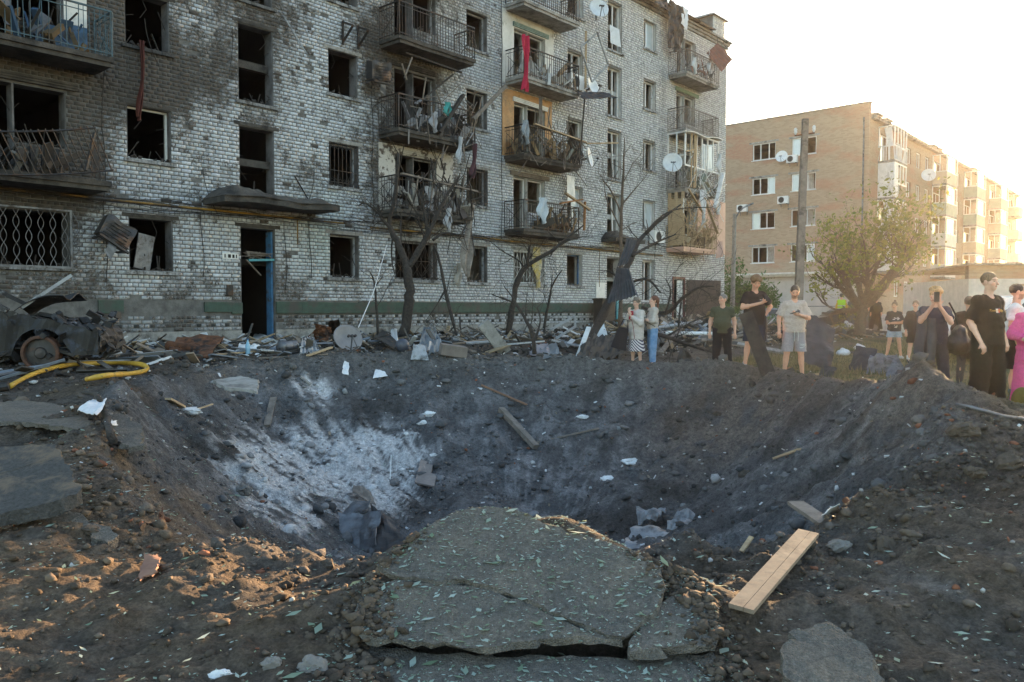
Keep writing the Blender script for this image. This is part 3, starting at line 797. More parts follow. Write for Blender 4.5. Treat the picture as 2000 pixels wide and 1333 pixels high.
for o in OPEN:
    if o[0] < 4.3: continue
    reveal(o)
    if o[2] > 1.5 and len(o[4]) == 2: sill(o)
    if len(o[4]) == 2 and o[2] < 12 and o[0] < 20 and o[4][0] != 'c0' or o[4] in (('c2', 0), ('c6', 0), ('c7', 0)):
        mb = MB(); mb.box((o[0] - .16, -.006, o[3] + .004), (o[1] + .16, .02, o[3] + .1)); mb.build('lintel', M['concrete_dark'] if o[0] < 13.5 else M['concrete'], HOUSE)
def frame(u0, u1, z0, z1, m, mull=(), trans=(), w=.055, y=.17, glass=(), skew=0):
    """casement frame; mull = fractions across, trans = fractions up, glass = cells still glazed"""
    mb = MB(); d = .06
    mb.box((u0 + .019, y, z0 + .001), (u0 + .019 + w, y + d, z1 - .02)); mb.box((u1 - .019 - w, y, z0 + .001), (u1 - .019, y + d, z1 - .02))
    mb.box((u0 + .019 + w, y + .002, z1 - .02 - w), (u1 - .019 - w, y + d - .002, z1 - .02)); mb.box((u0 + .019 + w, y + .002, z0 + .001), (u1 - .019 - w, y + d - .002, z0 + w))
    for f in mull:
        c = u0 + (u1 - u0) * f; mb.hexa([(c - w / 2 + skew, y + .004, z0 + w), (c + w / 2 + skew, y + .004, z0 + w), (c + w / 2 + skew, y + d - .004, z0 + w), (c - w / 2 + skew, y + d - .004, z0 + w), (c - w / 2, y + .004, z1 - w - .02), (c + w / 2, y + .004, z1 - w - .02), (c + w / 2, y + d - .004, z1 - w - .02), (c - w / 2, y + d - .004, z1 - w - .02)])
    for f in trans:
        c = z0 + (z1 - z0) * f; mb.box((u0 + .019 + w, y + .006, c - w / 2), (u1 - .019 - w, y + d - .006, c + w / 2))
    fr = mb.build('window_frame', m, HOUSE)
    for (a, b, c, e) in glass:
        g = MB(); g.box((u0 + (u1 - u0) * a + .03, y + .025, z0 + (z1 - z0) * c + .03), (u0 + (u1 - u0) * b - .03, y + .032, z0 + (z1 - z0) * e - .03)); g.build('pane', M['glass'], fr)
    return fr
def O(key): return next(o for o in OPEN if o[4] == key)
for k in range(5):
    o = O(('c9', k)); frame(*o[:4], M['white_plastic'], mull=(.42,), glass=((.42, 1, 0, 1),) if k in (1, 4) else (), skew=.05 if k == 1 else 0)
    o = O(('c7', k)); frame(*o[:4], M['white_plastic'] if k else M['blue_paint'], mull=(.5,) if k in (1, 3) else (), glass=((.5, 1, 0, 1),) if k in (1,) else ())
    if k: 
        o = O(('c8', k)); frame(*o[:4], M['white_paint'], mull=(.55,), trans=() if k > 2 else (), skew=.12 if k in (1, 2) else 0)
        mb = MB(); zz = (o[2] + o[3]) / 2; mb.box((o[0] + .02, .25, zz - .1), (o[1] - .02, .379, zz + .1)); mb.build('landing_beam', M['reveal_light'], HOUSE)
        o = O(('c2', k)); mb = MB(); zz = (o[2] + o[3]) / 2; mb.box((o[0] + .02, .2, zz - .1), (o[1] - .02, .379, zz + .09)); mb.build('landing_beam', M['concrete_dark'], HOUSE)
    o = O(('c5', k)); frame(*o[:4], M['grey_paint'], w=.05)
for key, mm in ((('c1', 1), M['white_paint']), (('c3', 0), M['grey_paint']), (('c3', 1), M['grey_paint']), (('c4', 0), M['grey_paint']), (('c6', 0), M['white_paint'])):
    o = O(key); frame(*o[:4], mm, w=.045)
for cn, mm in (('c6', M['white_paint']), ('c10', M['white_plastic'])):
    for k in range(1, 5):
        o = O((cn, k, 'win')); frame(*o[:4], mm, w=.05)
        o = O((cn, k, 'door')); frame(*o[:4], mm, w=.05)
for k in range(1, 5):
    o = O(('c4', k, 'win')); frame(*o[:4], M['grey_paint'], w=.04)
# ---- window grilles
def grille_bars(o, m, y=-.02, st=.13, rails=(.08, .35, .92), deco=True):
    mb = MB(); u0, u1, z0, z1 = o[:4]
    n = int((u1 - u0) / st)
    for i in range(n + 1): u = u0 + .02 + (u1 - u0 - .04) * i / n; mb.bar((u, y, z0), (u, y, z1), .014)
    for f in rails: mb.bar((u0, y - .004, z0 + (z1 - z0) * f), (u1, y - .004, z0 + (z1 - z0) * f), .016)
    if deco:
        for i in range(n):
            c = u0 + (u1 - u0) * (i + .5) / n
            for zz in (z0 + (z1 - z0) * .85, z0 + (z1 - z0) * .12):
                mb.tube([(c + .045 * math.cos(a), y, zz + .045 * math.sin(a)) for a in np.linspace(0, math.pi, 7)], .006, 4)
    return mb.build('window_grille', m, HOUSE)
grille_bars(O(('c3', 1)), M['steel_dark'])
o = O(('c5', 1)); grille_bars(o, M['steel_dark'], deco=False)
def fan_grille(o, m):
    mb = MB(); u0, u1, z0, z1 = o[:4]; y = -.015
    for i in range(11):
        u = u0 + (u1 - u0) * i / 10; mb.bar((u, y, z0), (u, y, z1), .012)
    for i in range(5):
        c = u0 + (u1 - u0) * (i + .5) / 5; s = (u1 - u0) / 10
        mb.bar((c - s, y - .006, z0 + .1), (c + s, y - .006, z0 + .55), .01); mb.bar((c + s, y - .006, z0 + .1), (c - s, y - .006, z0 + .55), .01)
        mb.bar((c - s, y - .006, z0 + .6), (c, y - .006, z0 + 1.05), .01); mb.bar((c + s, y - .006, z0 + .6), (c, y - .006, z0 + 1.05), .01)
    for f in (.02, .48, .97): mb.bar((u0, y + .004, z0 + (z1 - z0) * f), (u1, y + .004, z0 + (z1 - z0) * f), .016)
    mb.build('window_grille', m, HOUSE)
fan_grille(O(('c6', 0)), M['white_paint']); fan_grille(O(('c4', 0)), M['steel_dark'])
def wave_grille(o, m):          # lattice of curved bars over the ground floor window by the car
    mb = MB(); u0, u1, z0, z1 = o[:4]; y = -.05; s = .24; h = .4
    n = int((u1 - u0) / s) + 1; z = z0 + .02
    for i in range(-1, n):
        c = u1 - .1 - i * s
        for ph in (0, 1):
            P = [(c + s * .5 * (1 - math.cos(2 * math.pi * (t + .5 * ph))) * .5 * (1 if ph else -1), y, z0 + (z1 - z0) * t) for t in np.linspace(0, 1, 15)]
            P = [(c + (.5 * s) * .5 * math.cos(2 * math.pi * t * (z1 - z0) / .62 + math.pi * ph), y + .006 * ph, z0 + (z1 - z0) * t) for t in np.linspace(0, 1, 25)]
            mb.tube(P, .008, 4)
    mb.bar((u1 + .03, y, z0 - .05), (u1 + .03, y, z1 + .05), .05); mb.bar((u0, y, z1 + .03), (u1 + .03, y, z1 + .03), .04); mb.bar((u0, y, z0 - .03), (u1 + .03, y, z0 - .03), .05)
    mb.build('window_grille', m, HOUSE)
wave_grille(O(('c0', 0)), M['steel_grey'])
# ---- painted patches of wall behind balconies
def panel(u0, u1, z0, z1, m, name='painted_wall', y=-.014):
    mb = MB(); wall_shell(mb, u0, u1, z0, z1, OPEN, y, .011, True); return mb.build(name, m, HOUSE)
M['wall_white'] = mat('wall_white', (.68, .67, .64), (.5, .49, .47), 2, .8, c3=(.2, .18, .16), s3=1.2, t3=(.55, .68))
M['wall_orange'] = mat('wall_orange', (.52, .30, .14), (.38, .2, .09), 3, .8, c3=(.25, .17, .1), s3=2)
M['wall_peel'] = mat('wall_peel', (.6, .58, .55), (.42, .4, .37), 3, .85, c3=(.09, .07, .06), s3=3, t3=(.5, .58))
M['wall_pink'] = mat('wall_pink', (.55, .35, .28), (.47, .29, .23), 2, .6)
M['wall_blue'] = mat('wall_blue', (.05, .14, .28), (.02, .05, .09), 4, .7, c3=(.03, .03, .03), s3=2)
panel(21.2, 24.1, 9.5, 12.1, M['wall_white']); panel(21.2, 24.0, 6.9, 9.3, M['wall_orange']); panel(15.6, 18.75, 4.2, 6.5, M['wall_peel'])
panel(6.2, 7.25, 6.9, 7.75, M['wall_blue']); panel(6.2, 7.25, 7.76, 9.2, M['wall_white'])
mb = MB()
for i in range(5): mb.box((35.3 + i * .585, -.06, 4.2), (35.3 + i * .585 + .578, .011, 6.86))
for i in range(5): pass
mb.build('pink_cladding', M['wall_pink'], HOUSE)
mb = MB(); mb.box((34.6, -.05, .35), (37.9, .008, 2.0)); mb.build('door_side_panel', mat('panel_pinkgrey', (.4, .34, .32), (.32, .27, .26), 3, .8), HOUSE)
# ---- balconies
def railing(mb, u0, u1, z, d, h=1.0, st=.115, bent=0.0, deco=True, r=.014, rr=random):
    y = -d + .03
    def P(u, yy, zz): 
        k = (zz - z) / h
        return (u + bent * .3 * k, yy - bent * k * .35, zz - abs(bent) * .1 * k)
    def run(a, b):
        n = max(1, int((Vector(b) - Vector(a)).length / st)); a = Vector(a); b = Vector(b)
        for zz, t in ((z + .08, r * 1.2), (z + h, r * 2.2), (z + h * .88, r)):
            mb.bar(P(a.x, a.y, zz), P(b.x, b.y, zz), t * 1.2)
        for i in range(n + 1):
            p = a.lerp(b, i / n)
            if rr.random() < .06: continue
            j = rr.uniform(-.02, .02) + (rr.uniform(-.1, .1) if rr.random() < .12 else 0)
            mb.bar(P(p.x, p.y, z + .02), P(p.x + j, p.y + abs(j) * .3, z + h), r if i % max(1, n) else r * 2)
    run((u0 + .03, 0, 0), (u0 + .03, y, 0)); run((u0 + .03, y, 0), (u1 - .03, y, 0)); run((u1 - .03, y, 0), (u1 - .03, 0, 0))
    if deco:
        for uu in (u0 + .03, u1 - .03):
            for a in (0, 1): mb.bar(P(uu, y * .1 if a else y * .9, z + .15), P(uu, y * .9 if a else y * .1, z + h * .8), r)
    return mb
def balcony(u0, u1, z, d=.9, m=None, rail=True, bent=0, rm=None, ragged=.04, st=.115, h=1.0):
    m = m or M['concrete_dark']; mb = MB(); n = 14; rr = random.Random(int(u0 * 31 + z * 7))
    top, bot = [], []
    poly = [(u0, 0)] + [(u0 + (u1 - u0) * i / n, -d + (rr.uniform(0, ragged) if 0 < i < n else 0)) for i in range(n + 1)] + [(u1, 0)]
    for i in range(len(poly) - 1):
        (a, b), (c, e) = poly[i], poly[i + 1]
    mb.prism([(a, b, z) for a, b in poly], (0, 0, -.11))
    mb.prism([(a + (.05 if a < (u0 + u1) / 2 else -.05), b * .95, z - .111) for a, b in poly], (0, 0, -.10))
    sl = mb.build('balcony', m, HOUSE)
    if rail:
        rb = MB(); railing(rb, u0, u1, z, d, h=h, bent=bent, rr=rr, st=st); rb.build('railing', rm or M['steel_dark'], sl)
    return sl
M['rail_blue'] = mat('rail_blue', (.06, .13, .17), (.03, .05, .06), 6, .6, c3=(.03, .025, .02), s3=3)
M['rail_grey'] = mat('rail_grey', (.2, .18, .16), (.12, .1, .09), 6, .7, c3=(.07, .05, .04), s3=3)
balcony(3.7, 7.45, 6.95, .95, rm=M['rail_blue'])
b0 = balcony(3.7, 7.35, 4.22, .95, rail=False)
balcony(15.6, 18.85, 4.42, .85); balcony(15.6, 18.9, 6.82, .95); balcony(15.65, 18.9, 9.55, .95); balcony(15.65, 18.9, 12.2, .9)
balcony(21.3, 24.55, 4.25, .95); balcony(21.3, 24.6, 6.88, .95); balcony(21.35, 24.6, 9.62, .9, m=M['concrete']); balcony(21.35, 24.6, 12.25, .9, m=M['concrete'])
balcony(32.55, 35.7, 12.2, .95, m=M['concrete'], rm=M['rail_grey']); balcony(32.5, 35.7, 9.6, .95, m=M['concrete'], rm=M['rail_grey'], st=.075)
balcony(32.45, 35.7, 6.95, .95, m=M['concrete'], rm=M['rail_grey'], st=.09)
balcony(32.45, 35.65, 4.25, .95, m=M['wall_pink'], rm=M['wood_pale'], st=.1)
# collapsed railing of the lowest left balcony
rb = MB()
for i in range(26):
    u = 3.9 + i * .135; s = (u - 3.9) / 3.4
    zb = 4.02 + .42 * s ** 2; rb.bar((u, -1.15, zb), (u - .42, -1.3, zb + .78 + .1 * s), .018)
for f in (0, .95): rb.tube([(3.9 + 3.4 * t - .42 * f, -1.15 - .15 * f, 4.02 + .42 * t * t + (.78 + .1 * t) * f) for t in np.linspace(0, 1, 9)], .02, 5)
for i in range(7):
    rb.bar((6.9 + i * .08, -1.0 + i * .13, 4.3), (6.95 + i * .07, -1.05 + i * .14, 5.1), .016)
rb.bar((6.9, -1.02, 5.1), (7.35, -.1, 5.08), .03); rb.bar((6.7, -1.25, 4.35), (6.95, -1.1, 5.2), .05)
rb.build('collapsed_railing', M['steel_dark'], b0)
# glazing of the enclosed balcony (white frames, mostly without glass)
gl = MB()
gz0, gz1 = 7.95, 9.45
for u in np.linspace(32.5, 35.68, 7): gl.bar((u, -.93, gz0), (u + random.uniform(-.03, .03), -.93, gz1), .06)
for z in (gz0, gz1): gl.bar((32.47, -.93, z), (35.7, -.93, z), .07)
for y in (-.5, -.05): gl.bar((32.5, y, gz0), (32.5, y, gz1), .055)
gl.bar((32.5, -.93, gz0 + .45), (32.5, 0, gz0 + .5), .05); gl.bar((32.5, -.93, gz1), (32.5, 0, gz1), .06)
gl.bar((32.5, -.93, gz0), (32.5, 0, gz0), .06)
go = gl.build('balcony_glazing', M['white_plastic'], HOUSE)
wd = MB()
for u in (33.0, 33.25, 33.4): wd.bar((u, -.97, 7.0), (u + random.uniform(-.08, .08), -.97, 9.45), .06)
wd.bar((32.5, -.97, 8.55), (33.3, -.97, 8.75), .05)
wd.build('timber_posts', M['wood_pale'], go)
# sash hanging open, and remaining panes
sh = MB(); sh.bar((34.35, -1.0, 7.98), (34.35, -1.0, 9.1), .05); sh.bar((34.8, -1.12, 7.98), (34.8, -1.12, 9.1), .05); sh.bar((34.35, -1.0, 9.1), (34.8, -1.12, 9.1), .05); sh.bar((34.35, -1.0, 8.0), (34.8, -1.12, 8.0), .05)
sh.build('open_sash', M['white_plastic'], go)
for a, b in ((34.15, 34.62), (34.68, 35.1)):
    g = MB(); g.box((a + .04, -.925, gz0 + .05), (b - .03, -.918, gz1 - .3)); g.build('pane', M['glass'], go)
# sagging pale roof lip over the enclosed balcony
sg = MB(); sg.sheet(lambda u, v: (32.35 + 3.4 * u, -1.15 + .4 * v, 9.47 + .05 * math.sin(u * 9) + .03 * v + (.06 if u > .6 else -.1 * (.5 - u))), 12, 2, .03); sg.build('balcony_roof_lip', M['white_paint'], go)
# ---- roller boxes / lintel boards over openings
def board(u0, u1, z, m, name='lintel_board', d=.07, h=.16, dz=0):
    mb = MB()
    for i in range(3): mb.hexa([(u0, -d - .01 * i, z + h / 3 * i), (u1, -d - .01 * i, z + dz + h / 3 * i), (u1, -.02, z + dz + h / 3 * i), (u0, -.02, z + h / 3 * i), (u0, -d - .01 * i, z + h / 3 * (i + 1) - .008), (u1, -d - .01 * i, z + dz + h / 3 * (i + 1) - .008), (u1, -.02, z + dz + h / 3 * (i + 1) - .008), (u0, -.02, z + h / 3 * (i + 1) - .008)])
    return mb.build(name, m, HOUSE)
M['board_green'] = mat('board_green', (.1, .2, .12), (.07, .14, .09), 5, .6)
M['board_teal'] = mat('board_teal', (.2, .3, .28), (.12, .18, .17), 5, .6)
board(33.15, 35.3, 11.62, M['board_green']); board(21.75, 23.75, 11.6, M['board_teal']); board(21.75, 23.7, 8.92, M['white_paint'], dz=-.05); board(16.0, 18.0, 6.28, M['wall_peel']); board(15.9, 17.9, 8.95, M['wood_burnt']); board(21.6, 23.8, 6.26, M['wood_grey'])
board(4.9, 7.0, 6.28, M['concrete_dark'])
# ---- entrance canopies
def canopy(u0, u1, z, d, m, heap=True):
    mb = MB(); rr = random.Random(5)
    poly = [(u0, 0)] + [(u0 + (u1 - u0) * i / 12, -d + rr.uniform(0, .09)) for i in range(13)] + [(u1, 0)]
    mb.prism([(a, b, z + .03 * math.sin(a * 3)) for a, b in poly], (0, 0, -.13))
    c = mb.build('entrance_canopy', m, HOUSE)
    if heap:
        hp = MB(); nu, nv = 44, 12
        def f(u, v):
            p = u * (u1 - u0); q = v * d
            e = min(1, min(p, u1 - u0 - p) / .4) * min(1, (d - q) / .3)
            h = (.12 + .22 * max(0, 1 - p / 1.2) + .1 * abs(float(fbm(p * 2.2, q * 3, 3)))) * max(0, e)
            return (u0 + .02 + p * .99, -q * .97, z + .03 * math.sin((u0 + p) * 3) + .004 + h)
        hp.sheet(f, nu, nv, .03); hp.build('rubble_heap', M['concrete_dark'], c)
    return c
canopy(9.95, 13.35, 4.2, 1.15, M['concrete_dark']); canopy(27.3, 29.5, 4.3, .8, M['concrete_dark'])
# ---- door leaves and frames
mb = MB(); mb.box((11.93, .1, .3), (11.985, .36, 3.5)); mb.build('door_frame', M['blue_paint'], HOUSE)
mb = MB(); mb.bar((11.25, .1, 2.70), (11.98, .06, 2.74), .09, .06); mb.build('transom', M['teal_paint'], HOUSE)
mb = MB(); rr = random.Random(2)
for i in range(16): mb.bar((rr.uniform(10.98, 11.9), rr.uniform(-.02, .2), rr.uniform(2.72, 2.95)), (rr.uniform(11.1, 12.0), rr.uniform(-.1, .2), rr.uniform(2.74, 2.92)), rr.uniform(.02, .07), .02)
mb.bar((11.1, -.05, 2.7), (11.55, .0, 2.3), .05, .02); tag(mb.build('transom_splinters', M['wood_grey'], HOUSE), kind='stuff')
mb = MB(); mb.box((28.3, -.12, .5), (28.72, -.07, 2.4)); mb.build('entrance_door', M['teal_paint'], HOUSE)
mb = MB(); mb.box((33.05, -.05, .4), (33.14, .3, 2.9)); mb.box((34.1, -.05, .4), (34.19, .3, 2.9)); mb.box((33.05, -.05, 2.81), (34.19, .3, 2.92)); mb.build('door_frame', mat('door_maroon', (.16, .06, .055), (.1, .04, .035), 6, .6), HOUSE)
mb = MB(); mb.box((33.55, .02, .5), (34.0, .06, 2.75)); mb.build('inner_door', M['white_paint'], HOUSE)
mb = MB(); mb.hexa([(34.25, -.1, .45), (35.95, -1.0, .45), (35.98, -.95, .45), (34.28, -.05, .45), (34.25, -.1, 2.78), (35.95, -1.0, 2.78), (35.98, -.95, 2.78), (34.28, -.05, 2.78)])
dl = mb.build('open_door', mat('door_brown', (.1, .07, .06), (.07, .05, .045), 4, .5), HOUSE)
mb = MB(); mb.bar((35.85, -1.0, 1.5), (35.85, -1.07, 1.5), .04); mb.bar((35.85, -1.07, 1.5), (35.7, -.99, 1.5), .03); mb.build('door_handle', M['steel_grey'], dl)
# ---- gas pipe and cables along the front
gp = MB()
gp.tube([(u, -.1, 3.92 - .004 * (u - 10)) for u in np.linspace(4.2, 14.2, 12)], .028, 8)
gp.tube([(u, -.1, 3.86) for u in np.linspace(15.2, 21.0, 6)], .028, 8); gp.tube([(u, -.1, 3.84) for u in np.linspace(21.0, 32.0, 8)], .028, 8)
gp.tube([(12.65, -.1, 3.9), (12.65, -.1, 3.2)], .022, 6); gp.tube([(27.1, -.06, 3.84), (27.1, -.06, 2.3)], .012, 6)
gp.build('gas_pipe', M['yellow_pipe'], HOUSE)
cb = MB(); rr = random.Random(3)
for k in range(5):
    pts = [(u, -.06 - .03 * k, 3.98 - .05 * k + .06 * math.sin(u * .9 + k) + rr.uniform(-.04, .04)) for u in np.linspace(4.2, 31 - k, 40)]
    cb.tube(pts, .011, 4)
for (u, z0, z1) in ((13.1, 3.9, 2.3), (9.9, 3.8, 2.2), (12.3, 3.8, 1.9), (7.55, 6.8, 2.0), (21.15, 13, 3.9), (15.35, 9, 4)):
    cb.tube([(u + .04 * math.sin(z * 3), -.03, z) for z in np.linspace(z0, z1, 9)], .01, 4)
for k in range(9):      # dangling burnt wires
    u = rr.uniform(5, 19); z = rr.uniform(4, 9); L_ = rr.uniform(.6, 1.6); s = rr.uniform(-.5, .5)
    cb.tube([(u + s * t * t, -.05 - .1 * t, z - L_ * t) for t in np.linspace(0, 1, 6)], .009, 4)
cb.tube([(12.6, -.05, 5.1), (12.95, -.06, 4.6), (13.2, -.1, 4.2)], .02, 5)
cb.build('burnt_cables', M['soot'], HOUSE)
# house number plate (the photograph shows it as an unreadable scorched plate) and intercom
mb = MB(); mb.box((10.45, -.02, 2.7), (10.9, -.001, 2.85)); np_ = mb.build('number_plate', M['white_paint'], HOUSE)
mb = MB()
for i, (a, b) in enumerate(((10.5, 10.53), (10.6, 10.68), (10.72, 10.78), (10.82, 10.85))): mb.box((a, -.025, 2.73), (b, -.019, 2.82))
mb.build('plate_marks', M['soot'], np_)
mb = MB(); mb.box((10.55, -.05, 1.75), (10.72, -.001, 2.02)); mb.build('intercom', M['steel_dark'], HOUSE)

# ---- what is left in the blown windows: bent frame ends, splinters and rubble on the sills
def window_wreck(o, seed, burnt):
    u0, u1, z0, z1 = o[:4]; rr = random.Random(seed); mb = MB()
    for k in range(rr.randint(4, 8)):
        u = rr.uniform(u0 + .03, u1 - .03); mb.bar((u, rr.uniform(.08, .3), z0 + .01), (u + rr.gauss(0, .12), rr.uniform(.02, .3), z0 + rr.uniform(.06, .45)), rr.uniform(.01, .04), .015)
    for k in range(3):
        z = rr.uniform(z0 + .2, z1 - .1); s = rr.choice((u0, u1)); d = 1 if s == u0 else -1; mb.bar((s + d * .02, .18, z), (s + d * rr.uniform(.08, .25), rr.uniform(.05, .3), z + rr.gauss(0, .15)), .02, .012)
    for k in range(14): c = (rr.uniform(u0, u1), rr.uniform(.0, .34), z0 + rr.uniform(.0, .05)); mb.obox(c, (rr.uniform(.03, .12), rr.uniform(.03, .1), rr.uniform(.02, .07)), (rr.random(), rr.random(), rr.random() * 3))
    if rr.random() < .6:
        u = rr.uniform(u0 + .2, u1 - .2); mb.tube([(u, .2, z1 - .02), (u + .1, .15, z1 - .3), (u - .05 + rr.gauss(0, .1), .1, z1 - .55)], .007, 4)
    tag(mb.build('frame_remains', M['wood_burnt'] if burnt else M['wood_grey'], HOUSE), kind='stuff')
for i_, o_ in enumerate(OPEN):
    if o_[0] > 4.5 and o_[2] > 1.5 and o_[2] < 12 and (o_[4][0] in ('c0', 'c1', 'c2', 'c3', 'c4', 'c5', 'c6', 'c7') or i_ % 2): window_wreck(o_, i_, o_[0] < 19)
# ================================================================ SECOND HOUSE, SHED, POLES, CARS
def tan_brick():
    m, nt, N, L, B = newmat('tan_brick')
    tc = N.new('ShaderNodeTexCoord')
    # brick coordinates: (u - y, z) so both faces of the house read as courses
    sx = N.new('ShaderNodeSeparateXYZ'); L.new(tc.outputs['Object'], sx.inputs[0])
    ad = N.new('ShaderNodeMath'); ad.operation = 'ADD'; L.new(sx.outputs[0], ad.inputs[0]); L.new(sx.outputs[1], ad.inputs[1])
    cx = N.new('ShaderNodeCombineXYZ'); L.new(ad.outputs[0], cx.inputs[0]); L.new(sx.outputs[2], cx.inputs[1])
    b = N.new('ShaderNodeTexBrick'); b.inputs['Scale'].default_value = 1.0
    b.inputs['Brick Width'].default_value = .26; b.inputs['Row Height'].default_value = .09; b.inputs['Mortar Size'].default_value = .008
    b.inputs['Color1'].default_value = (.38, .285, .205, 1); b.inputs['Color2'].default_value = (.29, .205, .145, 1); b.inputs['Mortar'].default_value = (.34, .28, .22, 1); b.inputs['Bias'].default_value = -.2
    L.new(cx.outputs[0], b.inputs['Vector'])
    mp = N.new('ShaderNodeMapping'); mp.inputs['Scale'].default_value = (.16, .16, .55); L.new(tc.outputs['Object'], mp.inputs[0])
    n = N.new('ShaderNodeTexNoise'); n.inputs['Scale'].default_value = 1.6; n.inputs['Detail'].default_value = 5; L.new(mp.outputs[0], n.inputs['Vector'])
    r = N.new('ShaderNodeMapRange'); r.inputs['From Min'].default_value = .5; r.inputs['From Max'].default_value = .62; L.new(n.outputs['Fac'], r.inputs[0])
    n2 = N.new('ShaderNodeTexNoise'); n2.inputs['Scale'].default_value = 7; n2.inputs['Detail'].default_value = 6; L.new(tc.outputs['Object'], n2.inputs['Vector'])
    mu = N.new('ShaderNodeMath'); mu.operation = 'MULTIPLY'; L.new(r.outputs[0], mu.inputs[0]); L.new(n2.outputs['Fac'], mu.inputs[1])
    mx = N.new('ShaderNodeMix'); mx.data_type = 'RGBA'; mx.blend_type = 'MIX'; L.new(mu.outputs[0], mx.inputs[0]); L.new(b.outputs['Color'], mx.inputs[6]); mx.inputs[7].default_value = (.38, .18, .12, 1)
    L.new(mx.outputs[2], B.inputs['Base Color']); B.inputs['Roughness'].default_value = .9; B.inputs['Specular IOR Level'].default_value = .2
    return m
M['tan_brick'] = tan_brick()
M['glass_dark'] = mat('glass_dark', (.10, .10, .10), (.06, .06, .06), 1, .12, spec=.6)
M['room_tan'] = mat('room_tan', (.28, .2, .13), (.12, .09, .06), .6, .9)
M['curtain'] = mat('curtain', (.55, .5, .45), (.35, .3, .26), 3, .9)
B2U, B2W, B2H = 59.4, .3, 15.3
H2 = empty('brick_apartment_house', fw(B2U, B2W, 0), FROT, 'tan brick five storey apartment house with blown out windows behind the pole', 'apartment building')
def house2():
    LEN = 54.0
    # long front: local (x = along, y = into the house, z)
    holes = []; bal = [(2.0, 4.9), (16.4, 20.0), (27.6, 31.2), (38.6, 42.2), (48.4, 51.5)]
    wins = []
    x = 6.2
    for xx in (6.3, 8.9, 11.6, 14.2, 21.6, 24.6, 32.6, 35.6, 43.6, 46.2):
        for k in range(5): wins.append((xx, xx + 1.25, 2.33 + ST * k, 3.58 + ST * k))
    for a, b in bal:
        for k in range(1, 5): wins.append((a + .5, b - .6, 1.6 + ST * k, 3.58 + ST * k))
    mb = MB(); wall_shell(mb, 0.0, LEN, 0, 14.9, wins, 0.0, .38)
    # gable: faces -x, runs into the house
    G = []
    for s0, s1 in ((3.75, 5.6), (6.87, 8.75)):
        for k in range(1, 5): G.append((s0, s1, 2.3 + ST * k, 3.58 + ST * k))
    g = MB(); wall_shell(g, .381, 11.8, 0, 16.0, G, 0.0, .38)
    mb.add([(y, x, z) for x, y, z in g.v], g.f)      # swap axes onto the gable plane
    mb.box((0.0, 0.0, 14.9), (.38, .381, 16.0))
    mb.box((0.381, 11.5, 0), (LEN, 11.8, 14.9)); mb.box((LEN - .3, .381, 0), (LEN, 11.5, 14.9))
    w = mb.build('wall', M['tan_brick'], H2)
    cp = MB(); cp.box((-.06, -.06, 16.0), (.44, 11.9, 16.09)); cp.box((.44, -.35, 14.9), (LEN + .2, 12, 15.05))
    cp.hexa([(.44, -.4, 15.051), (LEN + .2, -.4, 15.051), (LEN + .2, 6, 15.051), (.44, 6, 15.051), (.44, -.4, 15.1), (LEN + .2, -.4, 15.1), (LEN + .2, 6, 15.9), (.44, 6, 15.9)])
    cp.build('roof', M['concrete'], H2)
    fl = MB()
    for k in range(6): fl.box((.381, .381, 1.2 + ST * k), (LEN - .3, 11.4, 1.4 + ST * k))
    for x in (.9 + 5, 11, 21, 31, 41): fl.box((x, .4, .1), (x + .12, 11.4, 14.8))
    fl.box((.381, 5.9, .1), (LEN - .3, 6.0, 14.8))
    for y in (6.2,): fl.box((.381, y, .1), (6, y + .1, 14.8))
    fl.box((5.0, .4, .1), (5.1, 11.4, 14.8))
    fl.build('interior', M['room_tan'], H2)
    # gable windows: each frame with sashes, some panes left
    for i, (s0, s1, z0, z1) in enumerate(G):
        f = MB(); t = .07; x0, x1 = .10, .17
        f.box((x0, s0, z0), (x1, s0 + t, z1)); f.box((x0, s1 - t, z0), (x1, s1, z1)); f.box((x0 + .002, s0 + t, z1 - t), (x1 - .002, s1 - t, z1)); f.box((x0 + .002, s0 + t, z0), (x1 - .002, s1 - t, z0 + t))
        cuts = ((.33, .66), (.35,), (.34, .67), (.4,), (.33, .7), (.36, .66), (.33, .66), (.3, .66))[i]
        for c in cuts: yy = s0 + (s1 - s0) * c; f.box((x0 + .004, yy - .03, z0 + t), (x1 - .004, yy + .03, z1 - t))
        fr = f.build('window_frame', M['white_plastic'], H2)
        sl = MB(); sl.box((-.09, s0 - .05, z0 - .05), (.1, s1 + .05, z0 - .005)); sl.build('window_sill', M['white_plastic'], H2)
        ln = MB(); ln.box((-.012, s0 - .25, z1 + .004), (.05, s1 + .25, z1 + .16)); ln.build('lintel', M['concrete'], H2)
        if i % 3 != 1:
            p = MB(); e = [0] + list(cuts) + [1]; j = i % (len(e) - 1); p.box((.13, s0 + (s1 - s0) * e[j] + .05, z0 + .07), (.136, s0 + (s1 - s0) * e[j + 1] - .05, z1 - .07)); p.build('pane', M['glass'], fr)
        if i in (1, 2, 4, 6):
            c = MB(); a = s0 + .15 * (i % 3); c.sheet(lambda u, v: (.45 + .05 * math.sin(u * 22), a + (s1 - s0) * .3 * u, z0 + .05 + (z1 - z0 - .1) * v), 10, 4, .01); c.build('curtain', M['curtain'], fr)
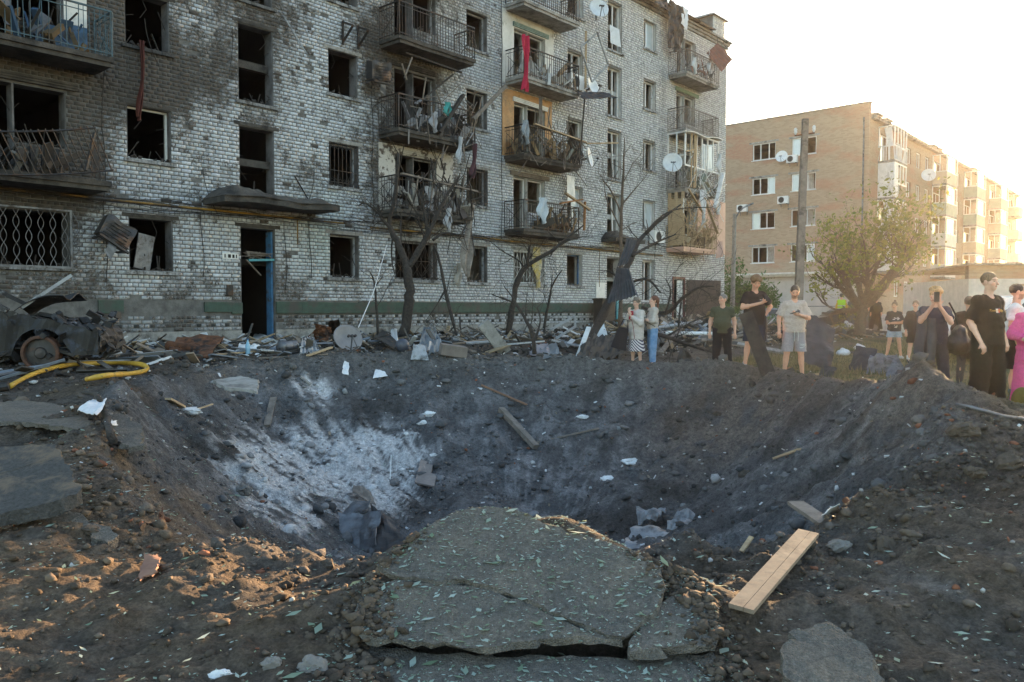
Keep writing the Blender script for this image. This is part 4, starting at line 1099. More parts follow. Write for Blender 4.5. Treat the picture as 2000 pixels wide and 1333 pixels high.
    # front windows
    for i, (a, b, z0, z1) in enumerate(wins):
        f = MB(); f.box((a, .1, z0), (a + .08, .16, z1)); f.box((b - .08, .1, z0), (b, .16, z1)); f.box((a + .08, .102, z1 - .08), (b - .08, .158, z1)); f.box((a + .08, .102, z0), (b - .08, .158, z0 + .08)); c = (a + b) / 2; f.box((c - .035, .104, z0 + .08), (c + .035, .156, z1 - .08))
        fr = f.build('window_frame', M['white_plastic'], H2)
        if i % 4: p = MB(); p.box((a + .08, .128, z0 + .08), (c - .04, .134, z1 - .08)); p.build('pane', M['glass_dark'], fr)
    # balconies: slab, parapet, glazing
    sid = {}
    tones = [(.6, .58, .55), (.5, .42, .33), (.2, .32, .26), (.62, .5, .35), (.3, .36, .3), (.7, .7, .7), (.45, .36, .27)]
    for t in tones: sid[t] = mat('siding_%d' % int(t[0] * 100 + t[2] * 10), t, tuple(v * .8 for v in t), 2, .7)
    rr = random.Random(9)
    for bi, (a, b) in enumerate(bal):
        for k in range(1, 5):
            z = 1.5 + ST * k; d = -1.15
            s = MB(); s.box((a, d, z - .14), (b, 0.0, z)); bo = s.build('balcony', M['concrete'], H2)
            t = rr.choice(tones) if bi else (.7, .7, .7)
            p = MB()
            if bi == 0 and k == 4:     # smashed parapet: leaning battens
                for i in range(9): x = a + (b - a) * i / 8; p.bar((x, d, z), (x + rr.uniform(-.3, .3), d + rr.uniform(-.25, .1), z + 1.0), .12, .03)
                for i in range(4): y = d * i / 3; p.bar((a, y, z), (a + rr.uniform(-.15, .1), y + rr.uniform(-.2, .2), z + 1.0), .12, .03)
                p.bar((a, d, z + 1.0), (b, d, z + .95), .06); p.bar((a, d, z + .02), (b, d, z + .02), .06); p.bar((a, 0, z + 1.0), (a, d, z + 1.0), .06)
            else:
                hh = 1.05 if not (bi == 0 and k == 3) else 2.45
                p.box((a, d, z), (b if hh < 2 else a + .9, d + .05, z + hh)); p.box((a, d + .05, z), (a + .05, -.01, z + hh)); p.box((b - .05, d + .05, z), (b, -.01, z + 1.05)) if hh < 2 else None
            p.build('parapet', sid[t], bo)
            if rr.random() < .8 or bi == 0:
                gl = MB(); z1 = z + 2.45
                for x in np.linspace(a + .03, b - .03, 5): gl.bar((x + (rr.uniform(-.12, .12) if bi == 0 else 0), d + .02, z + 1.0), (x, d + .02, z1), .07)
                for y in np.linspace(d + .03, -.05, 3): gl.bar((a + .03, y, z + 1.0), (a + .03, y, z1), .07)
                for zz in (z + 1.03, z1): gl.bar((a, d + .02, zz), (b, d + .02, zz), .07); gl.bar((a + .03, d, zz), (a + .03, 0, zz), .07)
                g_ = gl.build('balcony_glazing', M['white_plastic'], bo)
                if bi: pn = MB(); pn.box((a + .5, d + .02, z + 1.1), (b - .8, d + .026, z1 - .1)); pn.build('pane', M['glass'], g_)
                else: pn = MB(); pn.hexa([(a + .01, d + .1, z + 1.05), (a + .05, d + .5, z + 1.05), (a + .07, d + .5, z + 1.05), (a + .03, d + .1, z + 1.05), (a - .1, d + .2, z1 - .1), (a + .02, d + .75, z1 - .1), (a + .04, d + .75, z1 - .1), (a - .08, d + .2, z1 - .1)]); pn.build('loose_panel', M['white_plastic'], g_)
    # chimneys
    for x in (6, 8.4, 22, 24, 38, 40):
        c = MB(); c.box((x, 1.4, 15.0), (x + 1.3, 2.4, 16.5)); c.box((x - .12, 1.28, 16.5), (x + 1.42, 2.52, 16.62)); c.build('chimney', M['concrete'], H2)
    dp = MB(); dp.tube([(-.07, .35, 15.0), (-.07, .35, .3)], .06, 6); dp.build('downpipe', M['steel_grey'], H2)
    # ground floor shop extension with its thin roof
    sx = MB(); sx.box((-2.6, .4, 0), (-.02, 9.8, 3.75)); so = sx.build('shop_extension', mat('render_grey', (.5, .47, .45), (.42, .4, .38), 1.5, .85), H2)
    rf = MB(); rf.box((-3.2, .1, 3.9), (-.02, 10.2, 4.02)); rf.box((-3.0, .2, 3.75), (-.02, 10.1, 3.899)); rf.build('shop_roof', M['white_paint'], so)
    wn_ = MB(); wn_.box((-2.66, 7.4, .6), (-2.6, 9.2, 3.2)); wn_.build('shop_window', M['glass_dark'], so)
    bd = MB(); bd.box((-2.64, .4, 1.55), (-2.601, 7.2, 1.6)); bd.build('wall_strip', M['steel_grey'], so)
house2()
def f2(s, out, z):    # point on the gable: s into the house from the corner, out towards the yard
    return fw(B2U - out, B2W - s, z)
def ac_unit(name, P, rz, label, group, size=(.8, .3, .55), m=None, tilt=(0, 0)):
    """air conditioner outdoor unit: casing, fan ring and grille, brackets; front faces local -y"""
    e = empty(name, P, rz, label, 'air conditioner', group); e.rotation_euler = (tilt[0], tilt[1], rz)
    m = m or M['white_plastic']; w, d, h = size
    b = MB(); b.box((-w / 2, -d, 0), (w / 2, 0, h)); b.build('casing', m, e)
    f = MB(); f.lathe([(.2, -.012), (.23, -.012), (.23, .012), (.2, .012)], 18, Matrix.Translation((-.1, -d, h / 2)) @ Matrix.Rotation(R(90), 4, 'X'), cap=False)
    for r_ in (.06, .11, .16): f.lathe([(r_, -.01), (r_ + .012, -.01), (r_ + .012, .004), (r_, .004)], 16, Matrix.Translation((-.1, -d, h / 2)) @ Matrix.Rotation(R(90), 4, 'X'), cap=False)
    f.build('fan_grille', M['steel_grey'], e)
    g = MB(); g.lathe([(.2, -.004), (.2, .004)], 18, Matrix.Translation((-.1, -d - .001, h / 2)) @ Matrix.Rotation(R(90), 4, 'X')); g.build('fan_opening', M['black_rubber'], e)
    k = MB()
    for x in (-w * .35, w * .35): k.bar((x, .12, -.02), (x, -d, -.02), .035); k.bar((x, .12, -.25), (x, .12, .1), .035)
    k.build('bracket', M['steel_grey'], e)
    return e
def burnt_ac(P, label, tilt):
    e = empty('burnt_air_conditioner', P, FROT, label, 'air conditioner', 'air conditioners on the burnt house'); e.rotation_euler = (tilt[0], tilt[1], FROT)
    b = MB()
    b.sheet(lambda u, v: (-.36 + .72 * u, -.3 + .04 * math.sin(u * 7) * math.sin(v * 6), .52 * v + .03 * math.sin(u * 9)), 10, 8, .02); b.hexa([(-.36, -.28, 0), (.36, -.28, 0), (.33, 0, 0), (-.36, 0, .03), (-.36, -.28, .5), (.34, -.27, .47), (.33, 0, .5), (-.34, 0, .54)]); b.build('casing', M['burnt_metal'], e)
    g = MB()
    for i in range(5): g.bar((-.3 + .03 * i, -.33, .06 + .08 * i), (.25, -.33, .05 + .085 * i), .018)
    g.build('grille', M['soot'], e)
    k = MB(); k.bar((-.3, .1, -.03), (-.28, -.36, -.05), .04); k.bar((.3, .1, -.03), (.33, -.38, -.1), .04); k.bar((-.35, -.36, -.06), (.4, -.36, -.1), .05); k.build('bracket', M['steel_dark'], e)
    f = MB(); f.sheet(lambda u, v: (-.1 + .2 * u + .05 * v, -.3 - .03 * math.sin(v * 5), -.05 - .4 * v * (.7 + .3 * u)), 4, 6, .006); f.build('loose_flap', M['steel_grey'], e)
    return e
def dish(name, P, aim, rad, label, group, m=None):
    """satellite dish: bowl, feed arm with converter heads, mast bracket; opens towards aim"""
    e = empty(name, P, 0, label, 'satellite dish', group)
    e.rotation_euler = Vector(aim).to_track_quat('Z', 'Y').to_euler()
    b = MB(); pr = [(rad * t, .16 * rad * 2 * t * t) for t in np.linspace(0.01, 1, 9)]
    b.lathe(pr + [(rad * t, .16 * rad * 2 * t * t - .012) for t in np.linspace(1.0, .01, 9)], 28, cap=False)
    b.build('bowl', m or M['dish_white'], e, smooth=True)
    a = MB(); a.bar((0, -rad * .95, .3 * rad), (0, -rad * .25, 1.05 * rad), .025); a.bar((rad * .5, -rad * .8, .3 * rad), (0, -rad * .25, 1.05 * rad), .012); a.build('feed_arm', M['steel_grey'], e)
    h = MB()
    for x in (-.08, 0, .08): h.tube([(x, -rad * .25, 1.05 * rad), (x * .9, -rad * .22, .88 * rad)], .03, 7)
    h.bar((-.1, -rad * .25, 1.03 * rad), (.1, -rad * .25, 1.03 * rad), .025)
    h.build('converter_head', M['steel_dark'], e)
    s = MB(); s.bar((0, 0, -.005), (0, 0, -.25), .07); s.bar((0, 0, -.22), (0, -.25, -.3), .05); s.build('mount', M['steel_grey'], e)
    return e
GROT = math.atan2(-DY, -DX) + R(90)     # gable wall faces -d
gface = FROT - R(90)
ac_unit('air_conditioner', f2(5.35, 0.35, 12.35), gface, 'white air conditioner under the topmost right gable window of the tan house', 'air conditioners on the tan house')
ac_unit('air_conditioner', f2(6.0, 0.35, 9.35), gface, 'white air conditioner with a red mark between gable windows of the tan house', 'air conditioners on the tan house')
ac_unit('air_conditioner', f2(9.3, 0.35, 9.0), gface, 'white air conditioner below left of the torn curtained gable window', 'air conditioners on the tan house')
dish('satellite_dish', f2(6.2, .35, 12.9), (-DX * .7 - .1, -DY * .7 - .3, .25), .45, 'round white satellite dish between the two top gable windows of the tan house', 'satellite dishes on the tan house')
dish('satellite_dish', fw(71.9, 1.0, 12.3), (-.3, -.8, .3), .55, 'white satellite dish on the sunny front of the tan house', 'satellite dishes on the tan house')
def facdish(px, py, w, rad, aim, label):
    # wall-mounted dish: depth from the wall plane
    r = ray(px, py); t = (FC + w) / (NX * r[0] + NY * r[1])
    return dish('satellite_dish', (r[0] * t, r[1] * t, CAMZ + r[2] * t), aim, rad, label, 'satellite dishes on the burnt house')
facdish(1168, 20, .55, .40, (.25, -.9, .3), 'white satellite dish high beside the top stairwell window')
facdish(1155, 172, .55, .40, (.75, -.55, .28), 'white satellite dish beside the third balcony near the wall air conditioner')
facdish(1147, 310, .6, .42, (.95, -.3, .2), 'white satellite dish turned sideways by the charred plank balcony')
facdish(1313, 320, 1.15, .43, (-.1, -.95, .2), 'white satellite dish hung before the glazed corner balcony')
# ---- shed with a tarpaulin opening
sh0 = at(1888, 603, 36)
SHED = empty('brick_shed', (20.6, 36, 0), R(-4), 'low white brick shed with a dark tarpaulin opening behind the people', 'shed')
def shed():
    w = MB(); wall_shell(w, 0, 9, 0, 2.75, [(2.3, 8.2, 0, 2.45)], 0, .3); w.box((0, .301, 0), (.3, 7, 2.75)); w.box((8.7, .301, 0), (9, 7, 2.75)); w.box((.3, 6.7, 0), (8.7, 7, 2.75))
    w.build('wall', mat('white_brick', (.62, .58, .54), (.48, .45, .42), 3, .9, bump=.5, bscale=6), SHED)
    t = MB(); wall_shell(t, -.02, 9.02, 2.751, 3.35, [], -.02, .32); t.build('brick_parapet', M['tan_brick'], SHED)
    for r_ in range(6):
        c = MB(); zz = 2.755 + r_ * .1
        x = -.02 + (.13 if r_ % 2 else 0)
        while x < 8.9: c.box((x + .005, -.035, zz + .005), (x + .25, -.019, zz + .093)); x += .26
        tag(c.build('brick_course', M['tan_brick'], SHED), kind='stuff')
    r_ = MB(); r_.hexa([(-.3, -.4, 3.36), (9.3, -.4, 3.36), (9.3, 7.2, 3.2), (-.3, 7.2, 3.2), (-.3, -.4, 3.44), (9.3, -.4, 3.44), (9.3, 7.2, 3.28), (-.3, 7.2, 3.28)]); r_.build('roof', M['concrete'], SHED)
    cv = MB(); cv.sheet(lambda u, v: (2.2 + 6.1 * u, -.06 - .9 * v + .04 * math.sin(u * 17), 2.5 - .32 * v - .25 * math.sin(math.pi * u) * v), 20, 5, .02); cv.build('tarpaulin', mat('tarp', (.4, .3, .18), (.3, .2, .12), 2, .8), SHED)
shed()
# ---- poles
def utility_pole():
    a = at(1556, 690, 28); a.z = -.05; b = at(1573, 233, 28)
    e = empty('utility_pole', a, 0, 'tall grey concrete utility pole with two insulators', 'utility pole')
    d = b - a; L_ = d.length
    p = MB(); n = 6
    for i in range(1): pass
    w0, w1 = .14, .10
    p.hexa([(-w0, -w0 * .8, 0), (w0, -w0 * .8, 0), (w0, w0 * .8, 0), (-w0, w0 * .8, 0), (d.x - w1, -w1 * .8, L_), (d.x + w1, -w1 * .8, L_), (d.x + w1, w1 * .8, L_), (d.x - w1, w1 * .8, L_)])
    p.build('pole', mat('pole_concrete', (.23, .2, .18), (.14, .125, .11), 4, .9, bump=.4, bscale=12, c3=(.08, .07, .06), s3=2.5), e)
    c = MB(); zc = L_ - .55; x = d.x * (zc / L_)
    c.bar((x - .34, 0, zc - .02), (x + .34, 0, zc + .07), .05); c.build('crossarm', M['rust'], e)
    for s in (-1, 1):
        i = MB(); i.lathe([(.02, 0), (.03, .05), (.06, .1), (.05, .17), (.065, .2), (.03, .26)], 10, Matrix.Translation((x + s * .32, 0, zc + .03 + .045 * s))); i.build('insulator', M['white_plastic'], e)
utility_pole()
def street_lamp():
    a = at(1430, 600, 48); a.z = -.1; t = at(1435, 418, 48)
    e = empty('street_lamp', a, 0, 'street lamp with a curved arm on a concrete post before the tan house', 'street lamp')
    p = MB(); h = t.z - a.z; p.tube([(0, 0, 0), (t.x - a.x, 0, h)], [.16, .11], 8); p.build('post', mat('post_concrete', (.3, .29, .27), (.2, .19, .18), 4, .9), e)
    q = MB(); x = t.x - a.x; q.tube([(x - .15, 0, h - .75), (x, 0, h - .7), (x + .1, 0, h - .2), (x + .25, 0, h + .1), (x + .5, 0, h + .35)], .04, 6); q.build('arm', M['steel_grey'], e)
    l = MB(); l.obox((x + .78, 0, h + .48), (.7, .2, .1), (0, R(-25), 0)); l.build('lamp_head', M['grey_paint'], e)
street_lamp()
# ---- cars
def car(name, P, rz, label, paint, L_=4.5, Wd=1.75, H=1.45, van=False):
    e = empty(name, P, rz, label, 'car')
    if van: prof = [(-.5, .32), (-.5, .75), (-.49, 1.0), (-.44, 1.0), (-.4, 1.0), (.16, 1.0), (.3, .66), (.46, .58), (.5, .45), (.5, .25)]
    else: prof = [(-.5, .3), (-.5, .62), (-.44, .66), (-.3, .95), (-.2, 1.0), (.02, 1.0), (.12, .96), (.27, .66), (.44, .58), (.5, .45), (.5, .25)]
    top = [(x * L_, z * H) for x, z in prof]
    bm = bmesh.new(); rows = []
    for s, inset in ((-1, 0), (1, 0)):
        r_ = []
        for x, z in top:
            k = 1 - .22 * max(0, (z / H - .62) / .38)
            r_.append(bm.verts.new((x, s * Wd / 2 * k, z)))
        r_.append(bm.verts.new((.46 * L_, s * Wd / 2, .16 * H))); r_.append(bm.verts.new((-.46 * L_, s * Wd / 2, .16 * H)))
        rows.append(r_)
    n = len(rows[0])
    for i in range(n): j = (i + 1) % n; bm.faces.new((rows[0][i], rows[1][i], rows[1][j], rows[0][j]))
    bm.faces.new(rows[0]); bm.faces.new(list(reversed(rows[1])))
    bmesh.ops.recalc_face_normals(bm, faces=bm.faces)
    bmesh.ops.bevel(bm, geom=[x for x in bm.edges], offset=.035, segments=2, affect='EDGES', clamp_overlap=True)
    me = bpy.data.meshes.new('body'); bm.to_mesh(me); bm.free(); me.materials.append(paint); link('body', me, e)
    for s in (-1, 1):
        g = MB()
        k = lambda z: s * (Wd / 2 * (1 - .22 * max(0, (z / H - .62) / .38)) + .006)
        if van: pl = [(-.38, .7), (-.02, .7), (-.02, .93), (-.38, .93)], [(.02, .7), (.25, .7), (.15, .93), (.02, .93)]
        else: pl = [(-.33, .68), (-.08, .68), (-.1, .93), (-.26, .93)], [(-.05, .68), (.2, .68), (.08, .93), (-.06, .93)]
        for q in pl:
            g = MB(); g.prism([(x * L_, k(z * H), z * H) for x, z in q], (0, -s * .012, 0)); g.build('side_window', M['glass_dark'], e)
        for x in (-.3, .31):
            w = MB(); w.lathe([(.2, -.1), (.32, -.1), (.335, -.06), (.335, .06), (.32, .1), (.2, .1)], 20, Matrix.Translation((x * L_, s * (Wd / 2 - .09), .33)) @ Matrix.Rotation(R(90), 4, 'X')); wo = w.build('wheel', M['black_rubber'], e)
            h = MB(); h.lathe([(.02, -.11), (.19, -.105), (.2, -.08)], 14, Matrix.Translation((x * L_, s * (Wd / 2 - .09), .33)) @ Matrix.Rotation(R(90 * s), 4, 'X')); h.build('rim', M['steel_grey'], wo)
    ws = MB(); a, b = ((.17, .97), (.295, .69)) if van else ((.125, .93), (.26, .69))
    yy = Wd / 2 * .74; ws.prism([(a[0] * L_ + .03, -yy, a[1] * H), (a[0] * L_ + .03, yy, a[1] * H), (b[0] * L_ + .03, yy * 1.12, b[1] * H), (b[0] * L_ + .03, -yy * 1.12, b[1] * H)], (-.01, 0, -.012)); ws.build('windscreen', M['glass_dark'], e)
    for s in (-1, 1):
        l = MB(); l.obox((.492 * L_, s * Wd * .36, .48 * H), (.05, .3, .12), (0, 0, 0)); l.build('headlight', M['white_plastic'], e)
    return e
M['car_dark'] = mat('car_dark', (.03, .032, .036), (.025, .026, .03), 2, .3, .3)
M['car_white'] = mat('car_white', (.62, .62, .62), (.55, .55, .55), 2, .35)
M['car_blue'] = mat('car_bluegrey', (.2, .24, .28), (.16, .2, .24), 2, .35, .3)
c_ = at(1650, 603, 46); car('parked_car', (c_.x, 46, 0), R(176), 'dark saloon car parked by the shop wall behind the tree', M['car_dark'])
c_ = at(2030, 603, 21); car('parked_car', (c_.x, 21, 0), R(172), 'white car parked before the brick shed', M['car_white'], 4.3, 1.8, 1.75, van=True)
c_ = at(1500, 603, 50); car('parked_car', (c_.x, 50, 0), R(2), 'blue grey car parked behind the man with the phone', M['car_blue'])
# low whitewashed block wall behind the bystanders
lw = MB(); p0, p1 = at(1722, 603, 44), at(1815, 603, 40)
lwt = empty('low_wall', (p0.x, 44, 0), math.atan2(40 - 44, p1.x - p0.x), 'low whitewashed block wall behind the girl in denim shorts', 'wall')
for r_ in range(4):
    x = -.2 * (r_ % 2)
    while x < 4.2:
        b = MB(); b.box((x + .005, 0, .05 + r_ * .27), (x + .58, .25, .05 + r_ * .27 + .262)); b.build('block', M['white_paint'], lwt); x += .585
# ================================================================ TREES AND GRASS
def grow(mb, p, d, L_, r, depth, rr, tips, spread=.55, n_child=(2, 4), shrink=.68, gnarl=.18, up=.08, segs=5, nside=6, minr=.004):
    pts = [Vector(p)]; rad = [r]; d = Vector(d).normalized()
    for i in range(segs):
        d = (d + Vector((rr.gauss(0, gnarl), rr.gauss(0, gnarl), rr.gauss(0, gnarl) + up))).normalized()
        pts.append(pts[-1] + d * (L_ / segs)); rad.append(max(minr, r * (1 - .55 * (i + 1) / segs)))
    mb.tube(pts, rad, nside if r > .03 else (4 if r > .01 else 3), caps=depth == 0)
    if depth == 0:
        tips.extend(pts[1:]); return
    for k in range(rr.randint(*n_child)):
        i = rr.randint(max(1, segs // 2), segs); a = Vector((rr.gauss(0, 1), rr.gauss(0, 1), rr.gauss(0, .7) + .2)).normalized()
        grow(mb, pts[i], (d * (1 - spread) + a * spread), L_ * shrink * rr.uniform(.7, 1.2), rad[i] * rr.uniform(.5, .75), depth - 1, rr, tips, spread, n_child, shrink, gnarl, up, segs, nside, minr)
def polytube(mb, pts, rad, n=9, wob=.02, rr=random, sub=4):
    """smooth limb through points"""
    P = [Vector(p) for p in pts]; out = []; ro = []
    for i in range(len(P) - 1):
        a, b, c, d = P[max(i - 1, 0)], P[i], P[i + 1], P[min(i + 2, len(P) - 1)]
        for k in range(sub):
            t = k / sub
            q = .5 * ((2 * b) + (c - a) * t + (2 * a - 5 * b + 4 * c - d) * t * t + (-a + 3 * b - 3 * c + d) * t ** 3)
            out.append(q + Vector((rr.gauss(0, wob), rr.gauss(0, wob), 0)) * (rad[i] * 7)); ro.append((rad[i] * (1 - t) + rad[i + 1] * t) * rr.uniform(.84, 1.14))
    out.append(P[-1]); ro.append(rad[-1])
    mb.tube(out, ro, n); return out, ro
def burnt_tree(name, label, Y, limbs, twigs, seed, m=None, px_r=True, group='scorched trees by the burnt house'):
    """limbs: list of [(px,py,dY,radius)...] given along the limb; twigs: number per limb"""
    rr = random.Random(seed); mb = MB(); br = MB(); tips = []
    first = limbs[0][0]; base = at(first[0], first[1], Y + first[2])
    for li, lb in enumerate(limbs):
        pts = [at(x, y, Y + dy) for x, y, dy, r in lb]; rad = [r for *_, r in lb]
        out, ro = polytube(mb if li == 0 else br, pts, rad, 10 if li == 0 else 7, rr=rr)
        for k in range(twigs * 2 if li else twigs):
            i = rr.randint(len(out) // 3, len(out) - 1)
            dd = (out[min(i + 1, len(out) - 1)] - out[max(i - 1, 0)]).normalized()
            a = Vector((rr.gauss(0, 1), rr.gauss(0, .6), rr.gauss(0, .7) + .2)).normalized()
            grow(br, out[i], dd * .5 + a * .8, rr.uniform(.35, 1.1), max(.006, ro[i] * .38), 2 if rr.random() < .5 else 1, rr, tips, .6, (1, 3), .65, .2, .02, 4, 5)
    e = empty(name, base, 0, label, 'tree', group)
    for b, nm in ((mb, 'trunk'), (br, 'branches')):
        if b.v:
            b.v = [tuple(Vector(p) - base) for p in b.v]; b.build(nm, m or M['bark_burnt'], e, smooth=True)
    return e
burnt_tree('burnt_tree', 'thick black forked tree trunk before the peeling white balcony', 22.5, [
    [(783, 672, 0, .17), (797, 600, 0, .14), (800, 560, 0, .125), (793, 520, 0, .12), (780, 480, 0, .09), (760, 440, 0, .07), (772, 380, -.1, .055), (778, 300, -.2, .04)],
    [(796, 525, 0, .11), (825, 480, .1, .085), (845, 440, .1, .07), (868, 390, .2, .05), (898, 343, .3, .03)],
    [(835, 462, .1, .06), (830, 420, 0, .045), (818, 375, -.1, .03)], [(765, 450, 0, .05), (745, 425, -.2, .04), (738, 400, -.3, .035)], [(845, 470, .1, .045), (870, 455, .2, .03), (905, 462, .2, .015)], [(748, 425, -.2, .03), (715, 398, -.5, .02), (700, 402, -.6, .012)]], 5, 3)
burnt_tree('burnt_tree', 'leaning scorched tree with a long bough reaching right over the plinth', 25.5, [
    [(992, 655, 0, .11), (1003, 590, 0, .095), (1014, 540, 0, .09), (1040, 512, 0, .075), (1075, 492, 0, .06), (1100, 472, .1, .045), (1140, 440, .2, .02)],
    [(1030, 520, 0, .06), (1034, 480, -.2, .035)], [(1075, 492, 0, .035), (1115, 468, .2, .025), (1150, 462, .3, .012)], [(1000, 590, 0, .03), (960, 575, -.3, .015)]], 5, 8)
burnt_tree('burnt_sapling', 'thin forked black sapling rooted at the crater crest', 18.0, [
    [(1045, 692, 0, .05), (1038, 650, 0, .045), (1018, 610, 0, .035), (1000, 580, .1, .02), (985, 560, .2, .01)], [(1042, 670, 0, .03), (1055, 630, 0, .02), (1050, 600, .1, .01)]], 4, 11)
burnt_tree('burnt_sapling', 'slim dark sapling before the grilled ground floor window with yellow cloth', 26.5, [
    [(1062, 645, 0, .05), (1070, 600, 0, .045), (1080, 555, 0, .03), (1098, 528, 0, .018)], [(1073, 590, 0, .03), (1079, 540, .1, .012)]], 3, 12)
burnt_tree('burnt_sapling', 'thin charred sapling standing left of the forked black tree', 22.0, [
    [(738, 655, 0, .04), (735, 600, 0, .035), (730, 550, 0, .025), (722, 530, 0, .012)], [(733, 560, 0, .02), (748, 540, .1, .01)]], 3, 13)
burnt_tree('broken_bough', 'broken black bough propped against the house between the ground floor windows', 23.0, [
    [(893, 660, -.4, .035), (880, 610, -.2, .05), (868, 560, 0, .05), (858, 510, .3, .04), (848, 480, .5, .025)], [(868, 570, 0, .03), (850, 600, -.2, .02), (833, 625, -.3, .01)], [(885, 640, -.3, .025), (865, 665, -.5, .012)]], 6, 14)
burnt_tree('leaning_tree', 'fallen leaning tree carrying a torn corrugated sheet', 23.5, [
    [(1128, 705, -1.0, .09), (1165, 640, -.4, .13), (1195, 580, 0, .12), (1225, 520, .4, .10), (1250, 470, .8, .07), (1290, 430, 1.2, .045), (1330, 400, 1.6, .02)],
    [(1235, 500, .4, .05), (1280, 475, 1.0, .035), (1320, 458, 1.4, .015)], [(1205, 565, 0, .05), (1260, 545, -.4, .04), (1290, 572, -.6, .025)], [(1260, 455, .8, .04), (1310, 412, 1.0, .025), (1390, 405, 1.2, .01)]], 5, 15)
burnt_tree('bare_tree', 'slender bare tree with fine twigs standing before the stairwell windows', 30.0, [
    [(1212, 640, 0, .09), (1213, 540, 0, .085), (1213, 450, 0, .075), (1215, 380, 0, .055), (1218, 320, 0, .035), (1220, 270, 0, .015)],
    [(1214, 420, 0, .04), (1195, 375, .2, .03), (1175, 350, .3, .015)], [(1215, 400, 0, .035), (1240, 370, .1, .02), (1262, 345, .2, .01)], [(1214, 450, 0, .035), (1185, 390, -.2, .02), (1180, 350, -.3, .01)], [(1216, 360, 0, .02), (1236, 320, 0, .012)]], 6, 16, m=M['bark'])
burnt_tree('fallen_branch', 'long fallen branch arching over the rubble before the brown door', 20.5, [
    [(1255, 600, .8, .04), (1300, 612, .3, .05), (1330, 585, 0, .045), (1365, 562, -.2, .03), (1395, 560, -.3, .015)], [(1300, 612, .3, .03), (1310, 570, .2, .02), (1300, 545, .1, .01)], [(1330, 590, 0, .03), (1325, 640, -.3, .02)], [(1365, 562, 0, .015), (1385, 575, -.1, .01), (1390, 590, -.1, .006)]], 5, 17)
burnt_tree('fallen_branch', 'dark branched limb lying beside the two women', 20.0, [
    [(1230, 640, .5, .03), (1290, 655, 0, .05), (1340, 672, -.3, .045), (1395, 690, -.6, .02)], [(1300, 658, 0, .03), (1350, 630, .2, .02), (1380, 618, .3, .01)], [(1320, 665, 0, .02), (1330, 635, .2, .012)]], 6, 18)
def leaf_mat(name, c1, c2):
    m, nt, N, L, B = newmat(name)
    a = N.new('ShaderNodeAttribute'); a.attribute_name = 'Col'
    mx = N.new('ShaderNodeMix'); mx.data_type = 'RGBA'; sp = N.new('ShaderNodeSeparateColor'); L.new(a.outputs['Color'], sp.inputs[0]); L.new(sp.outputs[0], mx.inputs[0]); mx.inputs[6].default_value = (*c1, 1); mx.inputs[7].default_value = (*c2, 1)
    L.new(mx.outputs[2], B.inputs['Base Color']); B.inputs['Roughness'].default_value = .6
    t = N.new('ShaderNodeBsdfTranslucent'); L.new(mx.outputs[2], t.inputs['Color'])
    s = N.new('ShaderNodeMixShader'); s.inputs[0].default_value = .45; L.new(B.outputs[0], s.inputs[1]); L.new(t.outputs[0], s.inputs[2]); L.new(s.outputs[0], N['Material Output'].inputs['Surface'])
    return m
def leaves(pts, n_per, size, rr, spread=.18):
    P = np.array([p[:] for p in pts]); k = len(P)
    c = np.repeat(P, n_per, 0) + rr.normal(0, spread, (k * n_per, 3)); n = len(c)
    a = rr.normal(0, 1, (n, 3)); a /= np.linalg.norm(a, axis=1)[:, None]; b = np.cross(a, rr.normal(0, 1, (n, 3))); b /= np.linalg.norm(b, axis=1)[:, None]
    s = (size * np.exp(rr.normal(0, .3, n)))[:, None]
    V = np.stack([c - a * s, c + b * s * .5, c + a * s, c - b * s * .5], 1).reshape(-1, 3)
    F = np.arange(n * 4).reshape(-1, 4); C = np.repeat(rr.uniform(0, 1, (n, 1)), 4, 0).repeat(3, 1)
    return V, F, C
def leafy(name, label, P, seed, limbs, depth, L0, r0, size, n_per, mleaf, mb_=None, spread=.55, lean=(0, 0, 1), gnarl=.2, up=.05, trunk_h=1.2, group=None, lsp=.18):
    rr = random.Random(seed); tr = MB(); br = MB(); tips = []
    e = empty(name, P, 0, label, 'tree', group)
    ld = Vector(lean).normalized(); top = ld * trunk_h
    polytube(tr, [(0, 0, -.1), tuple(ld * trunk_h * .5 + Vector((.05, 0, 0))), tuple(top)], [r0 * 1.25, r0, r0 * .9], 10, rr=rr)
    for d, l in limbs: grow(br, top - ld * rr.uniform(0, .3), d, L0 * l, r0 * .6, depth, rr, tips, spread, (2, 4), .68, gnarl, up, 5, 6)
    tr.build('trunk', mb_ or M['bark'], e, smooth=True); br.build('branches', mb_ or M['bark'], e)
    if n_per:
        V, F, C = leaves(tips, n_per, size, np.random.default_rng(seed), lsp)
        link('crown', np_mesh('crown', V, F, mleaf, False, C), e)
    return e
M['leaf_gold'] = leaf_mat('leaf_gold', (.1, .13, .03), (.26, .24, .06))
M['leaf_green'] = leaf_mat('leaf_green', (.05, .1, .025), (.1, .15, .04))
t_ = at(1680, 603, 36)
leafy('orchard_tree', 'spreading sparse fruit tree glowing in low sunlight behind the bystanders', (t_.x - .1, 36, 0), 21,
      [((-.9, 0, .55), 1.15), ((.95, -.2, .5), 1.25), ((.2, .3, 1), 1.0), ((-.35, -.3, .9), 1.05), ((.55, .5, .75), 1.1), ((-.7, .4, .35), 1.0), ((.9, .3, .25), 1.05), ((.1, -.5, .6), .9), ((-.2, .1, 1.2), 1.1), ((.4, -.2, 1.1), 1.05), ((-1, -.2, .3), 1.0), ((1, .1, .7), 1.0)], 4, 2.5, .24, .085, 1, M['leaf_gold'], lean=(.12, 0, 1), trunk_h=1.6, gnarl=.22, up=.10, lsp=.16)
t_ = at(1445, 603, 52)
